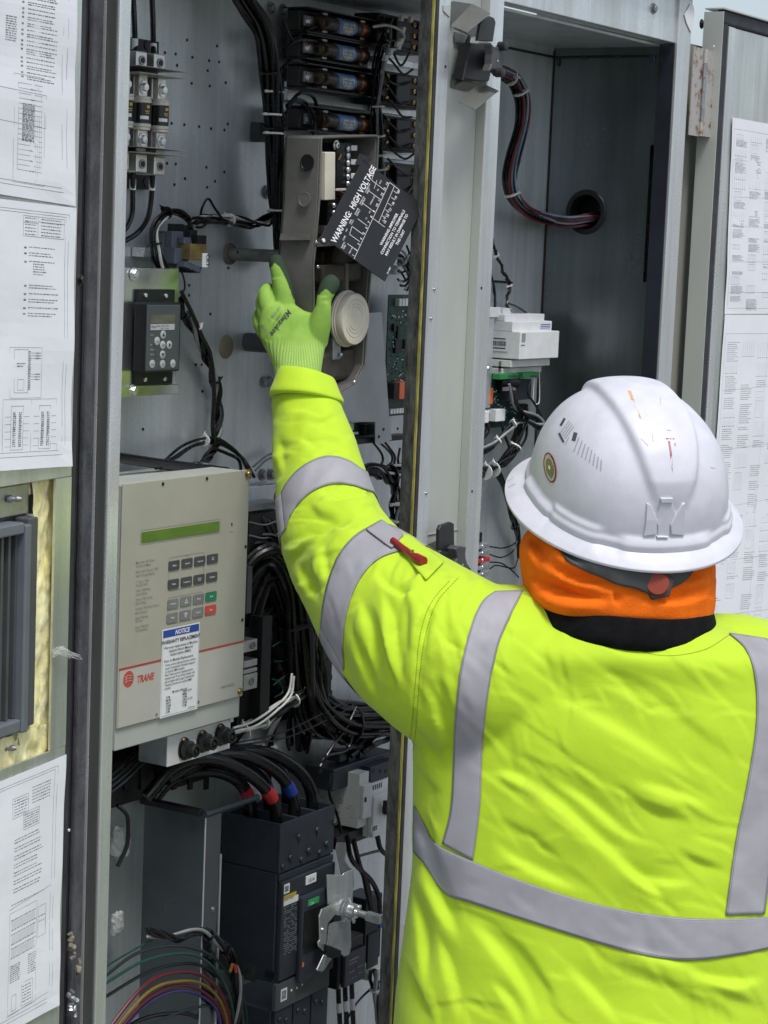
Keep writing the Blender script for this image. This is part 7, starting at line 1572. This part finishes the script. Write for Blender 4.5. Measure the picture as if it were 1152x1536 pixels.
def leg(s_):
    hip = PD(886, 1850, 2.67)+hr*s_*.10; foot = hip.copy(); foot.z = .09; knee = hip.lerp(foot, .48)+hf*.03
    pts = catmull([hip+ZD*.12, hip, knee, foot+ZD*.10, foot], 4); r_ = [.10-.055*i/(len(pts)-1) for i in range(len(pts))]; return MB().tube(pts, r_, 16), pts
armi = limb([(x, y, d, r_*.55) for x, y, d, r_ in lsh]+[(448, 560, 2.925, .026)])
rhand = limb([(1150, 1296, 3.03, .03), (1120, 1300, 3.10, .032), (1100, 1302, 3.15, .03), (1085, 1306, 3.19, .018)], .6)
rarm_i = limb([(1000, 1060, 2.66, .06), (1150, 1070, 2.70, .055), (1210, 1230, 2.86, .045), (1180, 1290, 2.98, .036), (1130, 1300, 3.08, .03)])
l1, p1 = leg(-1); l2, p2 = leg(1)
bo = link('body', remesh([head, nose, neck, body_t, armi, rarm_i, rhand, l1, l2]+ears, .009, 3, 'body'), SKIN, worker, 'all')
TRO = mat('navy_work_trousers', (0.03, 0.035, 0.05), .8, 0, .1, 20, .2, 300)
hipc = PD(886, 1850, 2.67)
def fat(pts, k): return MB().tube(pts, [.118-.045*i/(len(pts)-1) for i in range(len(pts))], 20)
pelvis = loft([sring(hipc+ZD*z, hr, hf, a, b, 2.2, 32) for z, a, b in ((.16, .19, .13), (.05, .205, .135), (-.06, .20, .13), (-.10, .15, .09))])
link('trousers', remesh([fat(p1, 1), fat(p2, 1), pelvis], .012, 3, 'trousers'), TRO, worker, 'all')
for s_, pt in ((-1, p1), (1, p2)):
    f = pt[-1].copy(); f.z = 0
    lo = loft([sring(f+ZD*z+hf*o, hr, hf, a, b, 2.6, 24) for z, o, a, b in ((.0, .06, .052, .145), (.03, .06, .052, .142), (.06, .05, .048, .12), (.09, .01, .047, .07), (.14, 0, .05, .06), (.2, 0, .055, .062))]); lo.build('boot', mat('brown_leather', (0.10, 0.06, 0.035), .6), worker, True)
# hood
OR = mat('orange_fleece', (0.90, 0.165, 0.006), .9, 0, .06, 40, .4, 500, spec=.2)
hrows = [(936, 792, 2.625, 122, .098), (931, 808, 2.624, 136, .112), (926, 830, 2.625, 147, .121), (925, 856, 2.628, 148, .122), (926, 884, 2.63, 146, .122), (927, 904, 2.630, 141, .119), (927, 922, 2.634, 126, .10), (927, 940, 2.636, 110, .09)]
hd_m = remesh([loft([sring(PD(r_[0], r_[1], r_[2]), (hr-ZD*.06).normalized(), hf, r_[3]*r_[2]/F, r_[4], 2.15, 56) for r_ in interp_rows(hrows, 5)])], .0045, 5, 'hood')
V, N_ = arrs(hd_m); P_ = projn(V); face = np.clip(-(N_@cf)*2+.3, 0, 1); z8 = lambda *z: [(740+a/2.796, 550+b/2.796) for a, b in z]
V += N_*(fb_noise(V, 11., 8.)*.004)[:, None]
for pts, amp, wd in ((z8((120, 830), (180, 900), (300, 960), (460, 985), (560, 975)), .0075, 8), (z8((200, 760), (230, 830), (330, 890), (450, 920), (540, 940)), .0065, 8), (z8((140, 700), (180, 780), (200, 860)), .006, 9), (z8((600, 990), (720, 985), (860, 960), (920, 900)), .005, 8), (z8((780, 900), (850, 890), (900, 860)), .005, 7), (z8((505, 935), (508, 970), (512, 1010)), .004, 4), (z8((150, 910), (280, 975), (440, 1000)), .004, 7), (z8((250, 690), (300, 790), (420, 850)), .005, 8)):
    fold(V, N_, P_, face, pts, amp*2.0, wd*.9)
for k in range(60):
    x, y, a0, Ls = 785+rc_.random()*280, 815+rc_.random()*90, rc_.gauss(.25, .5), 10+25*rc_.random(); fold(V, N_, P_, face, [(x-Ls*math.cos(a0), y-Ls*math.sin(a0)), (x, y+rc_.gauss(0, 4)), (x+Ls*math.cos(a0), y+Ls*math.sin(a0))], .0008+.0012*rc_.random(), 3+3*rc_.random())
setv(hd_m, V); hdo = link('hood', hd_m, OR, worker, 'all')
# collar lining
BKF = mat('black_fleece', (0.008, 0.008, 0.009), .95, 0, .2, 60, .5, 500, spec=.1)
crow = [(926, 1000, 2.65, 120, .085), (926, 968, 2.645, 140, .094), (927, 935, 2.630, 149, .126), (928, 903, 2.627, 142, .122), (928, 893, 2.627, 139, .119), (928, 899, 2.628, 133, .114), (928, 930, 2.63, 128, .108)]
cl = loft([sring(PD(r_[0], r_[1], r_[2]), (hr-ZD*.05).normalized(), (hf+ZD*.06).normalized(), r_[3]*r_[2]/F, r_[4], 2.15, 64) for r_ in interp_rows(crow, 3)], False).build('collar', BKF, worker, 'all')
# ---------------------------------------------------------------- hard hat
hat = thing('hard_hat', HO, 'white full brim hard hat with vents, scuffs and round sticker', 'hard hat')
HW = mat('white_hat_plastic', (0.62, 0.62, 0.675), .45, 0, .04, 35, .06, 250, rvar=.1)
def hp_(x, y, z): return HO+ha*x+hc_*y+hb_*z          # x right, y forward, z up (hat frame)
def dome(ph, th):                                    # ph: 0 = right, 90 = front; th: 0 base .. 90 apex
    ct, st = math.cos(th), math.sin(th); A_, B_, C_ = .1155, .1335, .1375
    e = 2.35; r_ = (abs(ct*math.cos(ph)/A_)**e+abs(ct*math.sin(ph)/B_)**e+abs(st/C_)**e)**(-1/e)
    p = Vector((ct*math.cos(ph), ct*math.sin(ph), st))*r_
    # raised crown ridge running front to back, widening to the rear
    w_ = float(np.interp(p.z, (.04, .06, .095, .14), (.019, .022, .034, .047)))
    k = (1/(1+math.exp((abs(p.x)-w_)/.0016)))*min(1, max(0, (p.z-.050)/.03))
    # shallow valleys either side at the back
    n_ = p.normalized(); p = p+n_*(.0085*k)
    ts = math.exp(-((abs(p.x)-.068)/.014)**2)*min(1, max(0, (p.z-.03)/.03))*0
    # broad flange ring round the base with stepped lugs
    lug = 0
    for a0, hw_, hh_ in ((-90, 24, .016), (-142, 16, .020), (-38, 12, .020), (180, 20, .015), (0, 20, .015), (90, 25, .015)):
        da = (math.degrees(ph)-a0+180) % 360-180
        lug = max(lug, (1/(1+math.exp((abs(da)-hw_)/1.0)))*(1/(1+math.exp((p.z-hh_)/.0008))))
    base = .0035/(1+math.exp((p.z-.011)/.0008)); p = p+Vector((n_.x, n_.y, 0))*(base+.0045*lug)
    return p
nph, nth = 220, 90; mb = MB(); vs_ = []
for i in range(nth):
    th = math.radians(90)*i/nth
    for j in range(nph): vs_.append(hp_(*dome(2*math.pi*j/nph-math.pi, th)))
vs_.append(hp_(*dome(0, math.radians(89.99)))); ap_i = len(vs_)-1
fs = [(i*nph+j, i*nph+(j+1) % nph, (i+1)*nph+(j+1) % nph, (i+1)*nph+j) for i in range(nth-1) for j in range(nph)]+[((nth-1)*nph+j, (nth-1)*nph+(j+1) % nph, ap_i) for j in range(nph)]
# brim: from the dome base outward and slightly down, rolled edge, underside back in
br = [(.02, .0008), (.25, -.0020), (.5, -.0050), (.75, -.0085), (.94, -.0118), (.992, -.0126), (1.0, -.0132), (1.0, -.0152), (.99, -.0158), (.9, -.0140), (.6, -.0085), (.2, -.005), (0, -.004)]
o0 = len(vs_)
for (t, z) in br:
    for j in range(nph):
        ph = 2*math.pi*j/nph-math.pi; d0 = dome(ph, 0); ou = Vector((.146*math.cos(ph), .163*math.sin(ph)+.002, 0)); q = Vector((d0.x, d0.y, 0)).lerp(ou, t); vs_.append(hp_(q.x, q.y, z-.006*t*abs(math.cos(ph))**2*0))
for j in range(nph): fs.append((j, o0+j, o0+(j+1) % nph, (j+1) % nph))
for i in range(len(br)-1):
    for j in range(nph): fs.append((o0+i*nph+j, o0+(i+1)*nph+j, o0+(i+1)*nph+(j+1) % nph, o0+i*nph+(j+1) % nph))
mb.add(vs_, fs); shell = mb.build('shell', HW, hat, True)
hbm = bmesh.new(); hbm.from_mesh(shell.data); hbv = BVHTree.FromBMesh(hbm)
def hcast(px, py, off=.0005):
    v = ray(px, py).normalized(); h, n_, i, d = hbv.ray_cast(CAM, v)
    if h is None: return None, None
    if n_.dot(v) > 0: n_ = -n_
    return h+n_*off, n_
VD = mat('vent_shadow_plastic', (0.075, 0.07, 0.085), .6); VG_ = mat('vent_groove', (0.40, 0.39, 0.45), .4)
def zs7(x, y): return (800+x/9.6, 600+y/9.6)
def slot(a, b, w_, m, name='vent_slot'):
    (x0, y0), (x1, y1) = zs7(*a), zs7(*b); L_ = math.dist((x0, y0), (x1, y1)); dx, dy = (x1-x0)/L_, (y1-y0)/L_; pts = []
    for k in range(5): t = k/4; pts.append((x0+(x1-x0)*t-dy*w_/2, y0+(y1-y0)*t+dx*w_/2))
    for k in range(4, -1, -1): t = k/4; pts.append((x0+(x1-x0)*t+dy*w_/2, y0+(y1-y0)*t-dx*w_/2))
    P3 = [hcast(*p, .0004)[0] for p in pts]
    if any(q is None for q in P3): return
    mb = MB(); mb.add(P3, [(k, k+1, 8-k, 9-k) for k in range(4)]); mb.build(name, m, hat)
for a, b in (((455, 265), (395, 370)), ((612, 470), (580, 590))): slot(a, b, 3.4 if a[0] < 500 else 6.0, VD)
for k in range(4): slot((520+k*22, 300+k*28), (390+k*24, 480+k*24), 1.1, VG_)
slot((372, 478), (440, 610), 3.2, VD); slot((515, 540), (465, 640), 1.2, VG_)
for k in range(8): slot((660+k*46, 540+k*46), (585+k*55, 745+k*40), 2.0, VG_)
# groove outlining the vent panel
def hline(pts, r_, m, name, off=.0002):
    P3 = [hcast(x, y, off)[0] for x, y in resample(pts, 24)]; P3 = [q for q in P3 if q is not None]
    if len(P3) > 2: return MB().tube(P3, r_, 6).build(name, m, hat, True)
# sticker
sc_ = zs7(245, 975)
def disc(c, rx, ry, m, off, name, rot=-.12, n=28):
    P3 = [hcast(c[0]+rx*math.cos(t)*math.cos(rot)-ry*math.sin(t)*math.sin(rot), c[1]+rx*math.cos(t)*math.sin(rot)*-1+ry*math.sin(t)*math.cos(rot), off)[0] for t in [2*math.pi*k/n for k in range(n)]]
    ce = hcast(*c, off)[0]
    if ce is None or any(q is None for q in P3): return None
    return MB().add(P3+[ce], [(k, (k+1) % n, n) for k in range(n)]).build(name, m, hat)
for rx, ry, m, off in ((9.6, 23.0, mat('sticker_red', (0.36, 0.02, 0.025), .4), .0006), (7.6, 20.2, mat('sticker_pale', (0.50, 0.50, 0.46), .4), .0009), (5.6, 14.0, mat('sticker_olive', (0.20, 0.20, 0.05), .4), .0012), (1.4, 3.4, WINK, .0015)): disc(sc_, rx, ry, m, off, 'sticker')
for k in range(14):
    t = -1.3+k*.19; c = (sc_[0]+6.6*math.cos(t), sc_[1]+17*math.sin(t)); disc(c, .5, 1.0, INK, .0013, 'sticker_lettering', 0, 6)
# scuffs: an orange scrape and a red one
def scuff(poly, m, name='scuff'):
    P3 = [hcast(x, y, .0004)[0] for x, y in poly]
    if all(q is not None for q in P3): MB().add(P3, [tuple(range(len(P3)))]).build(name, m, hat)
SO, SR, SG = mat('orange_scuff', (0.68, 0.42, 0.20), .6, 0, .2, 300), mat('red_scuff', (0.44, 0.17, 0.20), .6, 0, .2, 300), mat('grey_scuff', (0.48, 0.47, 0.51), .6)
scuff(z8((563, 100), (578, 104), (590, 140), (612, 195), (622, 220), (612, 212), (592, 165), (574, 130)), SO)
scuff(z8((732, 312), (740, 312), (748, 360), (752, 410), (751, 445), (747, 420), (740, 370)), SR)
for q in (((724, 300), (736, 299), (736, 304), (724, 305)), ((740, 300), (746, 300), (746, 305), (740, 305)), ((752, 300), (759, 301), (759, 305), (752, 305)), ((760, 320), (764, 320), (764, 333), (760, 333))): scuff(z8(*q), SR)
for q in (((727, 264), (746, 266), (746, 270), (727, 268)), ((664, 285), (668, 285), (672, 315), (669, 315)), ((698, 128), (702, 128), (703, 160), (700, 160)), ((62, 505), (90, 490), (92, 494), (64, 509)), ((60, 480), (85, 462), (86, 465), (62, 484)), ((910, 420), (930, 425), (930, 429), (910, 424)), ((620, 300), (650, 330), (648, 333), (619, 303))): scuff(z8(*q), SG)
# rear accessory clip moulded on the shell
def hq(x, y, off): return hcast(740+x/2.796, 550+y/2.796, off)[0]
def boss(pts, off, name, th=.0035):
    P3 = [hq(x, y, off) for x, y in pts]
    if any(q is None for q in P3): return
    n_ = hcast(740+pts[0][0]/2.796, 550+pts[0][1]/2.796)[1]; MB().slab(P3, -n_*th).build(name, HW, hat, False, .0008)
boss([(698, 548), (750, 548), (748, 568), (702, 568)], .0035, 'clip_tab'); boss([(702, 569), (748, 569), (770, 640), (740, 660), (735, 712), (690, 712), (688, 665), (680, 650)], .0014, 'clip_plate')
boss([(642, 572), (655, 575), (686, 640), (684, 665), (680, 700), (630, 712), (640, 640)], .0030, 'clip_wing'); boss([(800, 568), (788, 575), (758, 625), (740, 660), (745, 700), (797, 705), (800, 640)], .0030, 'clip_wing')
boss([(682, 706), (732, 708), (730, 720), (684, 720)], .0036, 'clip_tab')
# suspension band and ratchet knob over the hood at the nape
SB = mat('dark_grey_band', (0.055, 0.058, 0.058), .55, 0, .1, 40)
obm = bmesh.new(); obm.from_mesh(hd_m); obv = BVHTree.FromBMesh(obm)
def ocast(px, py, off):
    v = ray(px, py).normalized(); h, n_, i, d = obv.ray_cast(CAM, v)
    return None if h is None else h-v*off
up, lo_ = resample(z8((275, 735), (360, 772), (460, 800), (560, 822), (660, 832), (750, 832), (850, 820)), 40), resample(z8((285, 775), (305, 815), (375, 858), (450, 888), (520, 922), (600, 940), (670, 968), (735, 938), (800, 908), (835, 862)), 40)
G = []
for (x0, y0), (x1, y1) in zip(up, lo_):
    row = [ocast(x0+(x1-x0)*t/6, y0+(y1-y0)*t/6, .0035) for t in range(7)]
    if all(q is not None for q in row): G.append(row)
sbo = grid_mesh('suspension_band', smooth_grid(G, 4), SB, hat); sbo.modifiers[0].thickness = .004
kc = ocast(740+688/2.796, 550+910/2.796, -.002); kd = (-vf+vu*.05-vr*.1).normalized()
MB().lathe([(.0195, -.004), (.0205, .002), (.0185, .006)], kc, kd, 6).build('ratchet_housing', SB, hat, False, .001)
MB().lathe([(.0140, .005), (.0140, .010), (.0125, .012), (.001, .0122)], kc, kd, 30).build('ratchet_knob', mat('orange_red_knob', (0.30, 0.045, 0.02), .55), hat, True)
